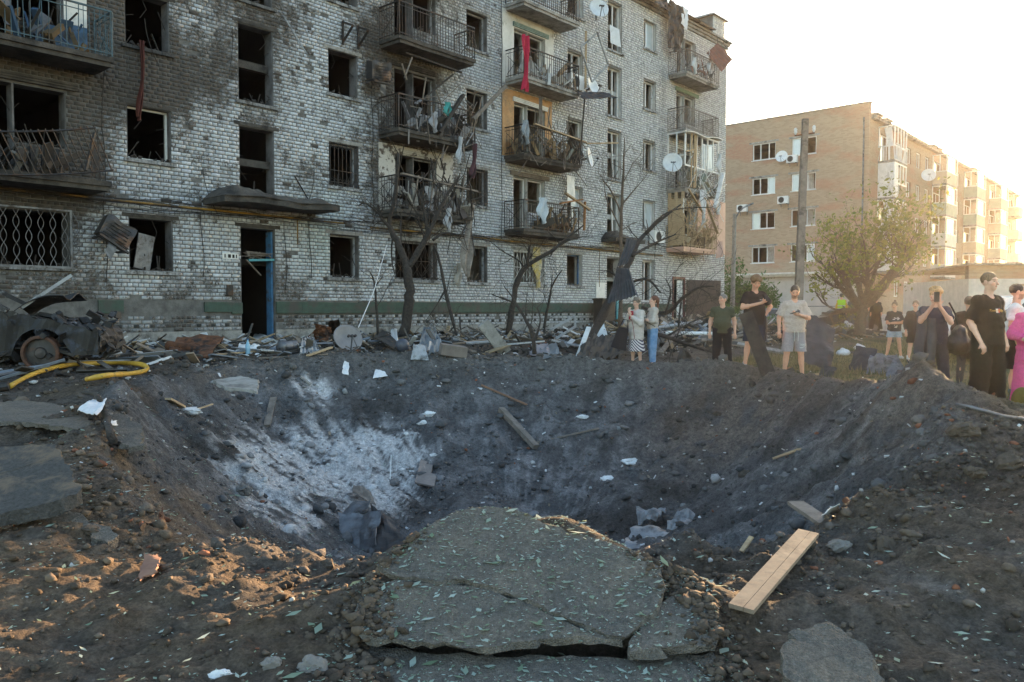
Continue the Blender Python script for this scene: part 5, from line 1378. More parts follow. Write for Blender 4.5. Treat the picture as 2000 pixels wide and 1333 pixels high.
leafy('green_tree', 'green leafy tree beside the end of the burnt house', (t_.x + .3, 53, 0), 22, [((-.5, 0, .8), 1), ((.6, 0, .7), 1), ((0, .4, 1), 1.1), ((.2, -.5, .7), .9)], 3, 1.7, .15, .09, 5, M['leaf_green'], trunk_h=1.0, lsp=.25)
t_ = at(1475, 603, 56)
leafy('green_tree', 'smaller green tree in front of the shop extension', (t_.x + .3, 55, 0), 23, [((-.5, 0, .8), 1), ((.6, 0, .7), 1), ((0, .4, 1), 1.0)], 3, 1.3, .1, .09, 5, M['leaf_green'], trunk_h=.7, lsp=.25)
for i, (px, Y, s) in enumerate(((1935, 118, 3.0), (1975, 105, 2.6), (2040, 110, 3.4), (2110, 95, 2.6))):
    t_ = at(px, 603, Y); leafy('distant_tree', ['hazy tree at the far end of the tan house', 'pale tree rising behind the brick shed', 'distant tree right of the brick shed', 'farthest right tree beyond the shed'][i], (t_.x, Y, 0), 30 + i, [((-.6, 0, .8), 1), ((.6, .2, .8), 1), ((0, -.4, 1), 1.1), ((.1, .6, .6), 1)], 2, s, .25, .22, 14, M['leaf_green'], trunk_h=1.5, group='trees beyond the shed', lsp=.5)
# bush by the parked cars
def bush(P, r, n, label, m):
    rr = np.random.default_rng(int(P[0] * 10)); th = rr.normal(0, 1, (n, 3)); th /= np.linalg.norm(th, axis=1)[:, None]
    c = th * (rr.uniform(.4, 1, (n, 1)) ** .5) * np.array((r, r * .8, r * .75)) + np.array((0, 0, r * .6)); c[:, 2] = np.abs(c[:, 2])
    e = empty('bush', P, 0, label, 'bush'); V, F, C = leaves(c, 2, .05, rr, .08); link('foliage', np_mesh('foliage', V, F, m, False, C), e)
    st = MB()
    for k in range(7): a = k * .9; st.tube([(0, 0, 0), (.2 * r * math.cos(a), .2 * r * math.sin(a), .5 * r), (.5 * r * math.cos(a), .5 * r * math.sin(a), .95 * r)], [.02, .015, .006], 4)
    st.build('stems', M['bark'], e)
p_ = at(1512, 603, 36); bush((p_.x, 36, 0), .8, 900, 'small green bush behind the two men with phones', M['leaf_green'])
p_ = at(1418, 603, 42); bush((p_.x, 43, 0), 1.3, 1500, 'dense green bush at the corner of the burnt house', M['leaf_green'])
# ---- grass
def grass(name, n, fx, h, label, c1, c2, seed):
    rr = np.random.default_rng(seed); x, y = fx(rr, n)
    u = ucoord(x, y); w = wcoord(x, y); th, r, Rr = crater_t(x, y)
    clump = fbm(x * .5, y * .5, 3)
    keep = (w > 8.2 + rr.normal(0, .8, n)) & (r > Rr * 1.1 + .2) & (clump > -.1 + rr.normal(0, .3, n)) & (w > 9.2 + .25 * rr.normal(0, 1, n) + 2.0 * (u < 17))
    x, y, clump = x[keep], y[keep], clump[keep]; n = len(x); z = gz(x, y, False) - .01
    hh = h * np.exp(rr.normal(0, .35, n)) * (1 + .8 * np.clip(clump, -.4, 1)); a = rr.uniform(0, 6.28, n); wd = .006 + .0006 * y
    dx, dy = np.cos(a), np.sin(a); ln = rr.normal(0, .35, n) * hh
    V = np.stack([np.stack([x - dx * wd, y - dy * wd, z], -1), np.stack([x + dx * wd, y + dy * wd, z], -1), np.stack([x + dy * ln, y + dx * ln, z + hh], -1)], 1).reshape(-1, 3)
    C = np.repeat(np.clip(rr.uniform(-.2, 1, n) * .6 + .35 - clump * .5, 0, 1)[:, None], 3, 0).repeat(3, 1)
    o = link(name, np_mesh(name, V, np.arange(n * 3).reshape(-1, 3), leaf_mat(name + '_blade', c1, c2), False, C)); tag(o, label, kind='stuff')
grass('grass', 48000, lambda r, n: ((lambda y: (r.uniform(.12, .72, n) * y, y))(10 + 26 * r.uniform(0, 1, n) ** 1.1)), .085, 'dry and green grass on the open ground behind the people', (.06, .075, .03), (.26, .2, .11), 5)
grass('far_grass', 26000, lambda r, n: ((lambda y: (r.uniform(.2, .7, n) * y, y))(34 + 22 * r.uniform(0, 1, n))), .22, 'longer green grass by the parked cars', (.07, .12, .025), (.2, .19, .06), 6)
# ================================================================ PEOPLE (one continuous body surface each; clothes, hair and shoes are children)
def surface_nets(S, org, h):
    s = S < 0
    nx, ny, nz = S.shape
    C = [(0,0,0),(1,0,0),(0,1,0),(1,1,0),(0,0,1),(1,0,1),(0,1,1),(1,1,1)]
    sl = lambda a, c: a[c[0]:nx - 1 + c[0], c[1]:ny - 1 + c[1], c[2]:nz - 1 + c[2]]
    cnt = sum(sl(s, c).astype(np.int8) for c in C)
    act = (cnt > 0) & (cnt < 8)
    I = np.argwhere(act); vid = np.full(act.shape, -1, np.int32); vid[act] = np.arange(len(I))
    vals = [sl(S, c)[act] for c in C]
    pos = np.zeros((len(I), 3)); num = np.zeros(len(I))
    for a in range(8):
        for b in range(a + 1, 8):
            d = [C[b][k] - C[a][k] for k in range(3)]
            if sum(abs(t) for t in d) != 1: continue
            va, vb = vals[a], vals[b]; m = (va < 0) != (vb < 0)
            t = np.where(m, va / np.where(m, va - vb, 1), 0)
            for k in range(3): pos[:, k] += np.where(m, C[a][k] + t * d[k], 0)
            num += m
    V = (I + pos / num[:, None]) * h + np.asarray(org)
    F = []
    for ax in range(3):
        o1, o2 = [k for k in range(3) if k != ax]
        lo = [slice(None)] * 3; hi = [slice(None)] * 3; lo[ax] = slice(0, -1); hi[ax] = slice(1, None)
        ch = s[tuple(lo)] != s[tuple(hi)]
        e = np.argwhere(ch); e = e[(e[:, o1] > 0) & (e[:, o2] > 0) & (e[:, o1] < S.shape[o1] - 1) & (e[:, o2] < S.shape[o2] - 1)]
        inside = s[e[:, 0], e[:, 1], e[:, 2]]
        q = []
        for a, b in ((1, 1), (0, 1), (0, 0), (1, 0)):
            f = e.copy(); f[:, o1] -= a; f[:, o2] -= b; q.append(vid[f[:, 0], f[:, 1], f[:, 2]])
        q = np.stack(q, 1)
        flip = inside if ax != 1 else ~inside
        q[~flip] = q[~flip][:, ::-1]
        F.append(q)
    return V, np.concatenate(F)
class Field:
    def __init__(s, lo, hi, h):
        s.lo = np.array(lo, float); s.h = h; n = np.ceil((np.array(hi) - s.lo) / h).astype(int) + 1; s.n = n
        s.ax = [s.lo[k] + np.arange(n[k]) * h for k in range(3)]; s.S = np.full(n, 1.0)
    def sub(s, lo, hi):
        i0 = np.clip(np.floor((np.array(lo) - s.lo) / s.h).astype(int), 0, s.n - 1); i1 = np.clip(np.ceil((np.array(hi) - s.lo) / s.h).astype(int) + 1, 1, s.n)
        sl = tuple(slice(a, b) for a, b in zip(i0, i1))
        X_ = s.ax[0][sl[0]][:, None, None]; Y_ = s.ax[1][sl[1]][None, :, None]; Z_ = s.ax[2][sl[2]][None, None, :]
        return sl, X_, Y_, Z_
    def merge(s, sl, d, k, op='u'):
        a = s.S[sl]
        if a.size == 0: return
        if op == 'u':
            if k > 0: h = np.clip(.5 + .5 * (a - d) / k, 0, 1); s.S[sl] = a * (1 - h) + d * h - k * h * (1 - h)
            else: s.S[sl] = np.minimum(a, d)
        elif op == 's': s.S[sl] = np.maximum(a, -d)
    def cone(s, a, b, ra, rb, k=.02, sq=(1, 1, 1), clip=None, op='u'):
        a = np.array(a, float); b = np.array(b, float); sq = np.array(sq, float); m = max(ra, rb) * sq.max() + .05
        sl, X_, Y_, Z_ = s.sub(np.minimum(a, b) - m, np.maximum(a, b) + m)
        c = (a + b) / 2; A = (a - c) / sq; Bv = (b - c) / sq
        px, py, pz = (X_ - c[0]) / sq[0] - A[0], (Y_ - c[1]) / sq[1] - A[1], (Z_ - c[2]) / sq[2] - A[2]
        ba = Bv - A; L2 = max((ba ** 2).sum(), 1e-9)
        t = np.clip((px * ba[0] + py * ba[1] + pz * ba[2]) / L2, 0, 1)
        d = np.sqrt((px - ba[0] * t) ** 2 + (py - ba[1] * t) ** 2 + (pz - ba[2] * t) ** 2) - (ra + (rb - ra) * t)
        d = d * sq.min()
        if clip is not None:
            p, n = clip; d = np.maximum(d, (X_ - p[0]) * n[0] + (Y_ - p[1]) * n[1] + (Z_ - p[2]) * n[2])
        s.merge(sl, d, k, op)
    def ell(s, c, r, k=.015, rot=None, op='u'):
        c = np.array(c, float); r = np.array(r, float); m = r.max() + .05
        sl, X_, Y_, Z_ = s.sub(c - m, c + m); x, y, z = X_ - c[0], Y_ - c[1], Z_ - c[2]
        if rot is not None:
            Ri = np.array(rot.transposed()); x, y, z = (Ri[0][0] * x + Ri[0][1] * y + Ri[0][2] * z, Ri[1][0] * x + Ri[1][1] * y + Ri[1][2] * z, Ri[2][0] * x + Ri[2][1] * y + Ri[2][2] * z)
        k0 = np.sqrt((x / r[0]) ** 2 + (y / r[1]) ** 2 + (z / r[2]) ** 2) + 1e-9; k1 = np.sqrt((x / r[0] ** 2) ** 2 + (y / r[1] ** 2) ** 2 + (z / r[2] ** 2) ** 2) + 1e-9
        s.merge(sl, k0 * (k0 - 1) / k1, k, op)
    def cut(s, p, n):     # keep the side where (x-p).n < 0
        d = (s.ax[0][:, None, None] - p[0]) * n[0] + (s.ax[1][None, :, None] - p[1]) * n[1] + (s.ax[2][None, None, :] - p[2]) * n[2]
        s.S = np.maximum(s.S, d)
    def wrinkle(s, amp, fx=9, fz=12, seed=0):
        X_, Z_ = np.meshgrid(s.ax[0], s.ax[2], indexing='ij'); n1 = gnoise(X_ * fx + seed, Z_ * fz + seed * 1.7) + .5 * gnoise(X_ * fx * 2 + 5, Z_ * fz * 1.6 + seed)
        Y_, Z2 = np.meshgrid(s.ax[1], s.ax[2], indexing='ij'); n2 = gnoise(Y_ * fx + seed * 2, Z2 * fz + 3)
        s.S += amp * (n1[:, None, :] + n2[None, :, :])
    def mesh(s): 
        V, F = surface_nets(s.S, s.lo, s.h); return V, F
_cm = {}
def cloth(c, rough=.9, c2=None, dark=.8, scale=30):
    key = (tuple(c), rough, tuple(c2) if c2 else None)
    if key not in _cm: _cm[key] = mat('cloth_%d' % len(_cm), c, c2 or tuple(v * dark for v in c), scale, rough, bump=.25, bscale=120, spec=.2, dist=.004)
    return _cm[key]
M['skin'] = mat('skin', (1, 1, 1), (.9, .88, .86), 20, .55, attr=True, spec=.35)
M['skin'].node_tree.nodes['Principled BSDF'].inputs['Subsurface Weight'].default_value = .08
M['skin'].node_tree.nodes['Principled BSDF'].inputs['Subsurface Radius'].default_value = (.02, .008, .004)
def person(label, P, rot, H=1.75, skin=(.52, .31, .22), hair=(.06, .035, .02), hstyle='short', shirt=None, legs=None, shoes=(.6, .6, .6), arms=None, head=(0, 0), stance=.1, h=.0105, build=1.0, bare_legs=False, sleeve=.55, hem=.86, loose=.02, legz=.08, legr=(.095, .075, .06), belly=0.0, group='bystanders watching at the crater', beard=False, step=0.0, socks=None, sandals=False, coat=None):
    """local frame: faces -y, x to its left hand; heights for a 1.75 m figure, then scaled"""
    sc = H / 1.75
    e = empty('person', P, rot, label, 'person', group); e.scale = (sc, sc, sc)
    f = Field((-.55, -.62, -.02), (.55, .42, 1.84), h)
    B_ = build
    sh = {s: Vector((s * .172 * B_, .01, 1.395)) for s in (-1, 1)}
    A = {-1: (Vector((-.235, .03, 1.13)), Vector((-.25, -.06, .885))), 1: (Vector((.235, .03, 1.13)), Vector((.25, -.06, .885)))}
    hd = {-1: Vector((0, -.35, -1)), 1: Vector((0, -.35, -1))}; curl = {-1: .5, 1: .5}
    if arms:
        for s, v in arms.items():
            A[s] = (Vector(v[0]), Vector(v[1]))
            if len(v) > 2: hd[s] = Vector(v[2])
            if len(v) > 3: curl[s] = v[3]
    hip = {s: Vector((s * .088 * B_, 0, .915)) for s in (-1, 1)}
    kn = {s: Vector((s * (.088 + stance * .25), -.015 - s * step * .4, .485)) for s in (-1, 1)}
    an = {s: Vector((s * (.088 + stance * .5), .02 - s * step, .085)) for s in (-1, 1)}
    # torso
    f.cone((0, 0, .95), (0, 0, 1.08), .118 * B_, .112 * B_, .03, (1.12, .82, 1)); f.cone((0, 0, 1.08), (0, .0, 1.31), .112 * B_, .135 * B_, .05, (1.12, .74, 1))
    f.cone((-.125 * B_, .01, 1.385), (.125 * B_, .01, 1.385), .05, .05, .05)
    if belly: f.ell((0, -.05, 1.09), (.15, .11 + belly * .5, .15), .05)
    f.cone((0, .012, 1.42), (0, -.008, 1.56), .056, .052, .03)
    for s in (-1, 1):
        f.cone(hip[s], kn[s], .088 * B_, .056, .03); f.cone(kn[s], an[s], .054, .036, .02); f.ell(kn[s].lerp(an[s], .34) + Vector((0, .018, 0)), (.048, .052, .11), .03)
        f.cone(an[s] + Vector((0, .02, -.04)), an[s] + Vector((s * .015, -.14, -.05)), .034, .028, .02)
        el, wr = A[s]
        f.cone(sh[s], el, .049 * B_, .039, .025); f.cone(el, wr, .040, .026, .012); f.ell(el.lerp(wr, .25), (.041, .041, .05), .02)
        # hand: palm, four fingers of unequal length with a bend, thumb off the side
        d = hd[s].normalized(); fore = (wr - el).normalized(); side = Vector((1, 0, 0)); nrm = d.cross(side)
        if nrm.length < .3: side = Vector((0, 1, 0)); nrm = d.cross(side)
        nrm.normalize(); side = nrm.cross(d).normalized(); palm = wr + d * .075
        f.cone(wr, palm, .025, .03, .012, (1, 1, 1)); f.cone(palm - side * .022, palm + side * .022, .019, .018, .012)
        inw = nrm if nrm.dot(Vector((-s * .5, .8, 0))) > 0 else -nrm
        for q, ln in ((-.03, .062), (-.01, .075), (.01, .08), (.03, .07)):
            k0 = palm + side * q + d * .012; k1 = k0 + (d + inw * curl[s] * .7).normalized() * ln * .55; k2 = k1 + (d * (1 - curl[s]) + inw * curl[s] * 1.6).normalized() * ln * .5
            f.cone(k0, k1, .0095, .009, .004); f.cone(k1, k2, .009, .008, .003)
        t0 = wr + d * .03 + side * (.024 * (1 if side.dot(Vector((0, -1, 0))) > 0 else -1)); td = (d * .7 + (t0 - (wr + d * .03)).normalized() * .8 + inw * .4).normalized()
        f.cone(t0, t0 + td * .055, .012, .01, .008)
    # head
    yaw, pit = head
    Mh = Matrix.Rotation(yaw, 3, 'Z') @ Matrix.Rotation(pit, 3, 'X'); piv = Vector((0, .0, 1.53))
    T = lambda p: piv + Mh @ (Vector(p) - piv)
    f.ell(T((0, .008, 1.655)), (.073, .092, .092), .01, Mh); f.ell(T((0, -.03, 1.585)), (.056, .062, .062), .03, Mh); f.ell(T((0, -.062, 1.548)), (.03, .026, .022), .02, Mh)
    f.cone(T((0, -.088, 1.64)), T((0, -.108, 1.606)), .009, .0135, .008); f.cone(T((-.04, -.072, 1.662)), T((.04, -.072, 1.662)), .014, .014, .014)
    f.ell(T((0, -.085, 1.577)), (.022, .01, .009), .006, Mh)
    for s in (-1, 1):
        f.ell(T((s * .032, -.086, 1.64)), (.015, .012, .011), 0, Mh, 's'); f.ell(T((s * .076, .012, 1.625)), (.01, .02, .032), .006, Mh); f.ell(T((s * .045, -.05, 1.61)), (.025, .03, .025), .02, Mh)
    V, F = f.mesh()
    # colours on the body: tone, eyes, brows, lips, stubble
    Q = (V - np.array(piv)) @ np.array(Mh) + np.array(piv)
    col = np.repeat(np.array(skin)[None] * 1.2, len(V), 0); n_ = gnoise(V[:, 0] * 30, V[:, 2] * 30); col *= (1 + .05 * n_)[:, None]
    x, y, z = Q[:, 0], Q[:, 1], Q[:, 2]; fr = (y < -.05) & (z > 1.5)
    ck = fr & (np.hypot(np.abs(x) - .045, z - 1.605) < .022); col[ck] *= (1.05, .88, .85)
    eye = fr & (np.hypot((np.abs(x) - .032) / 1.5, z - 1.641) < .0068); col[eye] = (.09, .07, .06)
    br = fr & (np.abs(np.abs(x) - .034) < .021) & (np.abs(z - 1.664) < .0055); col[br] = np.array(hair) * .5 + np.array(skin) * .45
    lp = fr & (np.abs(x) < .024) & (np.abs(z - 1.577) < .0075); col[lp] = np.array(skin) * (.8, .5, .5)
    ns = fr & (np.hypot(np.abs(x) - .008, z - 1.597) < .006); col[ns] *= .6
    if beard: bd = (z < 1.6) & (z > 1.52) & (y < -.0); col[bd] = col[bd] * .55 + np.array(hair) * .25
    if shirt is not None:      # tuck the covered trunk inside the clothes
        hx = np.hypot(V[:, 0], V[:, 1]); mk = (V[:, 2] > hem + .03) & (V[:, 2] < 1.475) & (hx > .068) & (np.abs(V[:, 0]) < .215 * B_) & (V[:, 1] > -.135)
        V[mk, 0] *= .93; V[mk, 1] *= .84; V[mk, 2] -= .022 * sstep(1.3, 1.41, V[mk, 2])
    body = link('body', np_mesh('body', V, F, M['skin'], True, col), e)
    # hair
    if hstyle:
        g = Field((-.2, -.25, 1.2), (.2, .3, 1.86), min(h, .009))
        g.ell(T((0, .014, 1.668)), (.084, .103, .096), 0, Mh)
        if hstyle in ('curly', 'wavy'): 
            rr = random.Random(int(H * 1000))
            for k in range(26): a = rr.uniform(0, 6.28); b = rr.uniform(-.1, 1.4); g.ell(T((.078 * math.cos(a) * math.cos(b), .012 + .09 * math.sin(a) * math.cos(b), 1.672 + .085 * math.sin(b))), (.04, .038, .034), .012)
        if hstyle == 'bun': g.ell(T((0, .03, 1.78)), (.035, .035, .035), .01)
        if hstyle == 'ponytail': g.cone(T((0, .1, 1.68)), T((.0, .13, 1.5)), .035, .022, .02); g.cone(T((0, .13, 1.5)), T((0, .12, 1.38)), .022, .01, .02)
        if hstyle == 'long':
            for s in (-.05, 0, .05): g.cone(T((s, .06, 1.66)), (s * 1.3, .085, 1.3), .055, .04, .03)
        low = .055 if hstyle in ('short', 'crop') else .02
        g.ell(T((0, -.128, 1.612)), (.088, .088, .103), 0, Mh, 's')
        g.ell(T((0, -.02, 1.54)), (.1, .1, .075 if hstyle in ('short', 'crop') else .06), 0, Mh, 's')
        if hstyle == 'crop': g.S += .006
        g.wrinkle(.003 if hstyle in ('crop', 'short') else .006, 60, 40, 2)
        Vh, Fh = g.mesh()
        if len(Vh): link('hair', np_mesh('hair', Vh, Fh, mat('hair_%d' % len(bpy.data.materials), tuple(min(1, v * 1.5) for v in hair), tuple(v * .7 for v in hair), 60, .6, bump=.4, bscale=150, stretch=(1, 1, .3)), True), e)
    out = {'root': e, 'body': body, 'T': T, 'A': A}
    # shirt
    if shirt is not None:
        g = Field((-.5, -.45, .3), (.5, .4, 1.56), h); lo = loose; zb = hem - .08
        g.cone((0, -.0, zb), (0, 0, 1.1), .132 * B_ + lo, .124 * B_ + lo, .03, (1.14, .86, 1)); g.cone((0, 0, 1.1), (0, 0, 1.29), .124 * B_ + lo, .132 * B_ + lo * .35, .05, (1.12, .8, 1))
        if belly: g.ell((0, -.055, 1.08), (.165, .12 + belly * .5, .17), .05)
        for s in (-1, 1):
            el, wr = A[s]; g.cone((s * .055, .01, 1.405), (s * .148 * B_, .012, 1.378), .070, .070, .045); g.ell(sh[s] + Vector((-s * .008, 0, -.008)), (.068 * B_, .07, .066), .03)
            if sleeve <= 1: 
                end = sh[s].lerp(el, sleeve); n = (el - sh[s]).normalized(); g.cone(sh[s] - Vector((s * .012, 0, .015)), el, .053 * B_ + lo * .2, .056 + lo * .7, .03, clip=(end, n))
            else:
                end = el.lerp(wr, sleeve - 1); n = (wr - el).normalized(); g.cone(sh[s] - Vector((s * .012, 0, .015)), el, .054 * B_ + lo * .2, .052 + lo * .4, .03); g.cone(el, wr, .054 + lo * .4, .043 + lo * .2, .02, clip=(end, n))
        g.cone((0, .01, 1.46), (0, -.02, 1.6), .062, .075, 0, op='s'); g.ell((0, -.06, 1.475), (.06, .05, .045), 0, None, 's')
        g.wrinkle(.009, 9, 13, H * 10); g.cut((0, 0, hem), (0, 0, -1))
        Vs, Fs = g.mesh(); out['shirt'] = link(coat or 'shirt', np_mesh('shirt', Vs, Fs, shirt, True), e); out['shirtVF'] = (Vs, Fs)
    if legs is not None:
        g = Field((-.4, -.4, max(0, legz - .03)), (.4, .35, 1.06), h); r0, r1, r2 = legr
        g.cone((0, 0, .93), (0, 0, 1.0), .125 * B_, .118 * B_, .03, (1.14, .86, 1))
        for s in (-1, 1):
            g.cone(hip[s], kn[s], r0 * B_ + .008, r1 + .005, .012); g.cone(kn[s], an[s] - Vector((0, .01, .06)), r1 + .005, r2, .01)
        g.wrinkle(.007, 11, 9, H * 7); g.cut((0, 0, legz), (0, 0, -1)); g.cut((0, 0, 1.03), (0, 0, 1))
        Vs, Fs = g.mesh(); out['legs'] = link('shorts' if legz > .3 else 'trousers', np_mesh('legs', Vs, Fs, legs, True), e); out['legsVF'] = (Vs, Fs)
    for s in (-1, 1):
        g = Field((-.45, -.45, -.03), (.45, .35, .2), .01); a = an[s]
        g.cone((a.x, a.y + .03, .035), (a.x + s * .01, a.y - .08, .035), .045, .05, .01, (1, 1, .9)); g.cone((a.x + s * .01, a.y - .08, .03), (a.x + s * .02, a.y - .15, .03), .048, .034, .02, (1, 1, .8))
        if not sandals: g.cone((a.x, a.y + .012, .04), (a.x, a.y + .01, .1), .045, .043, .02)
        g.cut((0, 0, 0), (0, 0, -1)); Vs, Fs = g.mesh(); so = link('shoe', np_mesh('shoe', Vs, Fs, cloth(shoes, .7), True), e)
        if socks: k = MB(); k.lathe([(.043, .09), (.044, .2), (.04, .205)], 12, Matrix.Translation((a.x, a.y, 0))); k.build('sock', cloth(socks), e, smooth=True)
    return out
def stick(out, key, shape_pts, m, name, off=.004, parent_key=None):
    """lay a flat print (list of polygons in the garment's x-z plane) onto the front of a garment"""
    V, F = out[key + 'VF']; t = BVHTree.FromPolygons([Vector(v) for v in V], [tuple(int(i) for i in q) for q in F]); mb = MB()
    for poly in shape_pts:
        vs_ = []
        for x, z in poly:
            hit = t.ray_cast(Vector((x, -1, z)), Vector((0, 1, 0)))
            y = hit[0].y if hit[0] else -.15
            vs_.append((x, y - off, z))
        n = len(vs_); mb.add(vs_, [tuple(range(n))])
    o = mb.build(name, m, out[key]); 
    so = o.modifiers.new('thickness', 'SOLIDIFY'); so.thickness = .0015; so.offset = 1
    return o
def text_polys(txt, size, x0, z0, shear=0.0, sx=1.0):
    """glyph outlines tessellated into small flat polygons"""
    cu = bpy.data.curves.new('lettering', 'FONT'); cu.body = txt; cu.size = size; cu.shear = shear; cu.resolution_u = 2; cu.fill_mode = 'FRONT'
    o = bpy.data.objects.new('lettering', cu); COL.objects.link(o); dg = bpy.context.evaluated_depsgraph_get(); me = o.evaluated_get(dg).to_mesh()
    P = [[(x0 + me.vertices[i].co.x * sx, z0 + me.vertices[i].co.y) for i in p.vertices] for p in me.polygons]
    o.evaluated_get(dg).to_mesh_clear(); bpy.data.objects.remove(o); bpy.data.curves.remove(cu); return P
def rectp(a, b, c, d, n=1): return [[(a + (b - a) * i / n, c), (a + (b - a) * (i + 1) / n, c), (a + (b - a) * (i + 1) / n, d), (a + (b - a) * i / n, d)] for i in range(n)]
def phone(label, P, rot):
    e = empty('phone', P, 0, label, 'phone', 'phones held by bystanders'); e.rotation_euler = rot
    b = MB(); b.box((-.037, -.005, -.075), (.037, .005, .075)); b.build('case', M['black_rubber'], e)
    c = MB(); c.box((-.033, .0051, -.07), (.033, .0062, .07)); c.build('screen', M['glass_dark'], e)
    k = MB(); k.lathe([(.006, 0), (.006, .003)], 10, Matrix.Translation((-.02, -.005, .055)) @ Matrix.Rotation(R(90), 4, 'X')); k.lathe([(.006, 0), (.006, .003)], 10, Matrix.Translation((-.02, -.005, .035)) @ Matrix.Rotation(R(90), 4, 'X')); k.build('camera_lens', M['steel_dark'], e)
    return e
def wpt(e, p):   # local point of a person -> world
    return Matrix.LocRotScale(e.location, e.rotation_euler, e.scale) @ Vector(p)
def stand(px, Y, dz=0.0):
    x = (px - 1000) / FPX * Y; return Vector((x, Y, g1(x, Y) + dz))
def stripes_mat():
    m, nt, N, L, B = newmat('striped_skirt'); tc = N.new('ShaderNodeTexCoord'); sx = N.new('ShaderNodeSeparateXYZ'); L.new(tc.outputs['Object'], sx.inputs[0])
    ab = N.new('ShaderNodeMath'); ab.operation = 'ABSOLUTE'; L.new(sx.outputs[0], ab.inputs[0])
    ad = N.new('ShaderNodeMath'); ad.operation = 'ADD'; L.new(ab.outputs[0], ad.inputs[0]); L.new(sx.outputs[2], ad.inputs[1])
    mu = N.new('ShaderNodeMath'); mu.operation = 'MULTIPLY'; mu.inputs[1].default_value = 14; L.new(ad.outputs[0], mu.inputs[0])
    fr = N.new('ShaderNodeMath'); fr.operation = 'FRACT'; L.new(mu.outputs[0], fr.inputs[0]); gt = N.new('ShaderNodeMath'); gt.operation = 'GREATER_THAN'; gt.inputs[1].default_value = .5; L.new(fr.outputs[0], gt.inputs[0])
    mx = N.new('ShaderNodeMix'); mx.data_type = 'RGBA'; L.new(gt.outputs[0], mx.inputs[0]); mx.inputs[6].default_value = (.6, .57, .58, 1); mx.inputs[7].default_value = (.06, .05, .09, 1); L.new(mx.outputs[2], B.inputs['Base Color']); B.inputs['Roughness'].default_value = .9
    return m
def people():
    red_skin = (.55, .3, .21)
    # --- C: olive T-shirt
    C = person('man in olive green T-shirt and black trousers looking away to the left', stand(1411, 18.3), R(-12), 1.76, skin=(.5, .29, .21), hair=(.16, .15, .14), hstyle='crop', shirt=cloth((.065, .075, .05)), legs=cloth((.018, .018, .022)), legz=.03, legr=(.1, .085, .08), shoes=(.03, .03, .03), head=(R(-55), R(-4)), build=1.12, belly=.06, sleeve=.62, arms={-1: ((-.27, .05, 1.14), (-.28, -.03, .88)), 1: ((.275, .05, 1.14), (.275, -.04, .88))}, stance=.14)
    # --- D: black T-shirt, phone
    D = person('young man with curly hair in black T-shirt and navy shorts raising a phone', stand(1474, 15.7, -.02), R(8), 1.83, skin=red_skin, hair=(.14, .07, .03), hstyle='curly', shirt=cloth((.02, .018, .02)), legs=cloth((.03, .035, .06)), legz=.52, legr=(.105, .1, .1), shoes=(.35, .35, .35), head=(R(-5), R(28)), sleeve=.72, loose=.045, hem=.83, arms={-1: ((-.27, -.05, 1.15), (-.0, -.3, 1.24), (.7, -.5, .5), .8), 1: ((.36, .1, 1.17), (.2, .05, .96), (-.5, -.3, -.6), .6)}, stance=.13, step=.05)
    e = D['root']; stick(D, 'shirt', text_polys('~~', .1, .03, 1.27, .3), cloth((.6, .6, .65)), 'chest_print')
    phone('black phone held up by the curly haired man', wpt(e, (.045, -.4, 1.33)), (R(-35), 0, R(15)))
    # dark jacket tied at his side
    j = MB(); j.sheet(lambda u, v: (.13 + .09 * u + .02 * math.sin(v * 5), -.16 + .25 * u + .03 * math.sin(v * 7 + u * 5), 1.0 - .55 * v), 8, 10, .02); ob = j.build('jacket', cloth((.05, .045, .045))); ob.matrix_world = Matrix.LocRotScale(e.location, e.rotation_euler, e.scale); tag(ob, 'dark jacket hanging at the hip of the curly haired man', 'jacket')
    # --- E: beige T-shirt, grey shorts
    E_ = person('young man in pale beige T-shirt and grey shorts reading a phone', stand(1551, 15.6, -.02), R(-4), 1.82, skin=red_skin, hair=(.05, .03, .02), hstyle='crop', shirt=cloth((.5, .42, .37)), legs=cloth((.33, .31, .33)), legz=.5, legr=(.1, .1, .105), shoes=(.03, .03, .03), head=(R(-8), R(26)), sleeve=.85, loose=.05, hem=.86, beard=True, arms={-1: ((-.27, .04, 1.14), (-.29, -.06, .9)), 1: ((.27, .0, 1.13), (.02, -.27, 1.19), (-.8, -.35, .15), .7)}, stance=.16, sandals=True)
    e = E_['root']
    stick(E_, 'shirt', rectp(.03, .075, 1.22, 1.275, 2) + rectp(.02, .05, 1.255, 1.29, 1) + rectp(.04, .06, 1.19, 1.21, 1), cloth((.12, .11, .12)), 'chest_emblem')
    stick(E_, 'legs', text_polys('NIKE', .055, .085, .615, .25, .9), cloth((.75, .75, .75)), 'shorts_lettering')
    sw = [(.075, .59), (.082, .572), (.1, .566), (.13, .575), (.185, .605), (.13, .585), (.1, .58), (.085, .585)]
    stick(E_, 'legs', [[sw[0], sw[1], sw[6], sw[7]], [sw[1], sw[2], sw[6]], [sw[2], sw[3], sw[5], sw[6]], [sw[3], sw[4], sw[5]]], cloth((.75, .75, .75)), 'shorts_swoosh')
    for x in (-.03, .03): d = MB(); d.tube([(x, -.16, .88), (x * 1.2, -.165, .8), (x * 1.1, -.16, .7)], .005, 5); d.build('drawstring', cloth((.7, .7, .7)), e)
    phone('black phone read by the man in beige T-shirt', wpt(e, (-.09, -.34, 1.235)), (R(-70), 0, R(-80)))
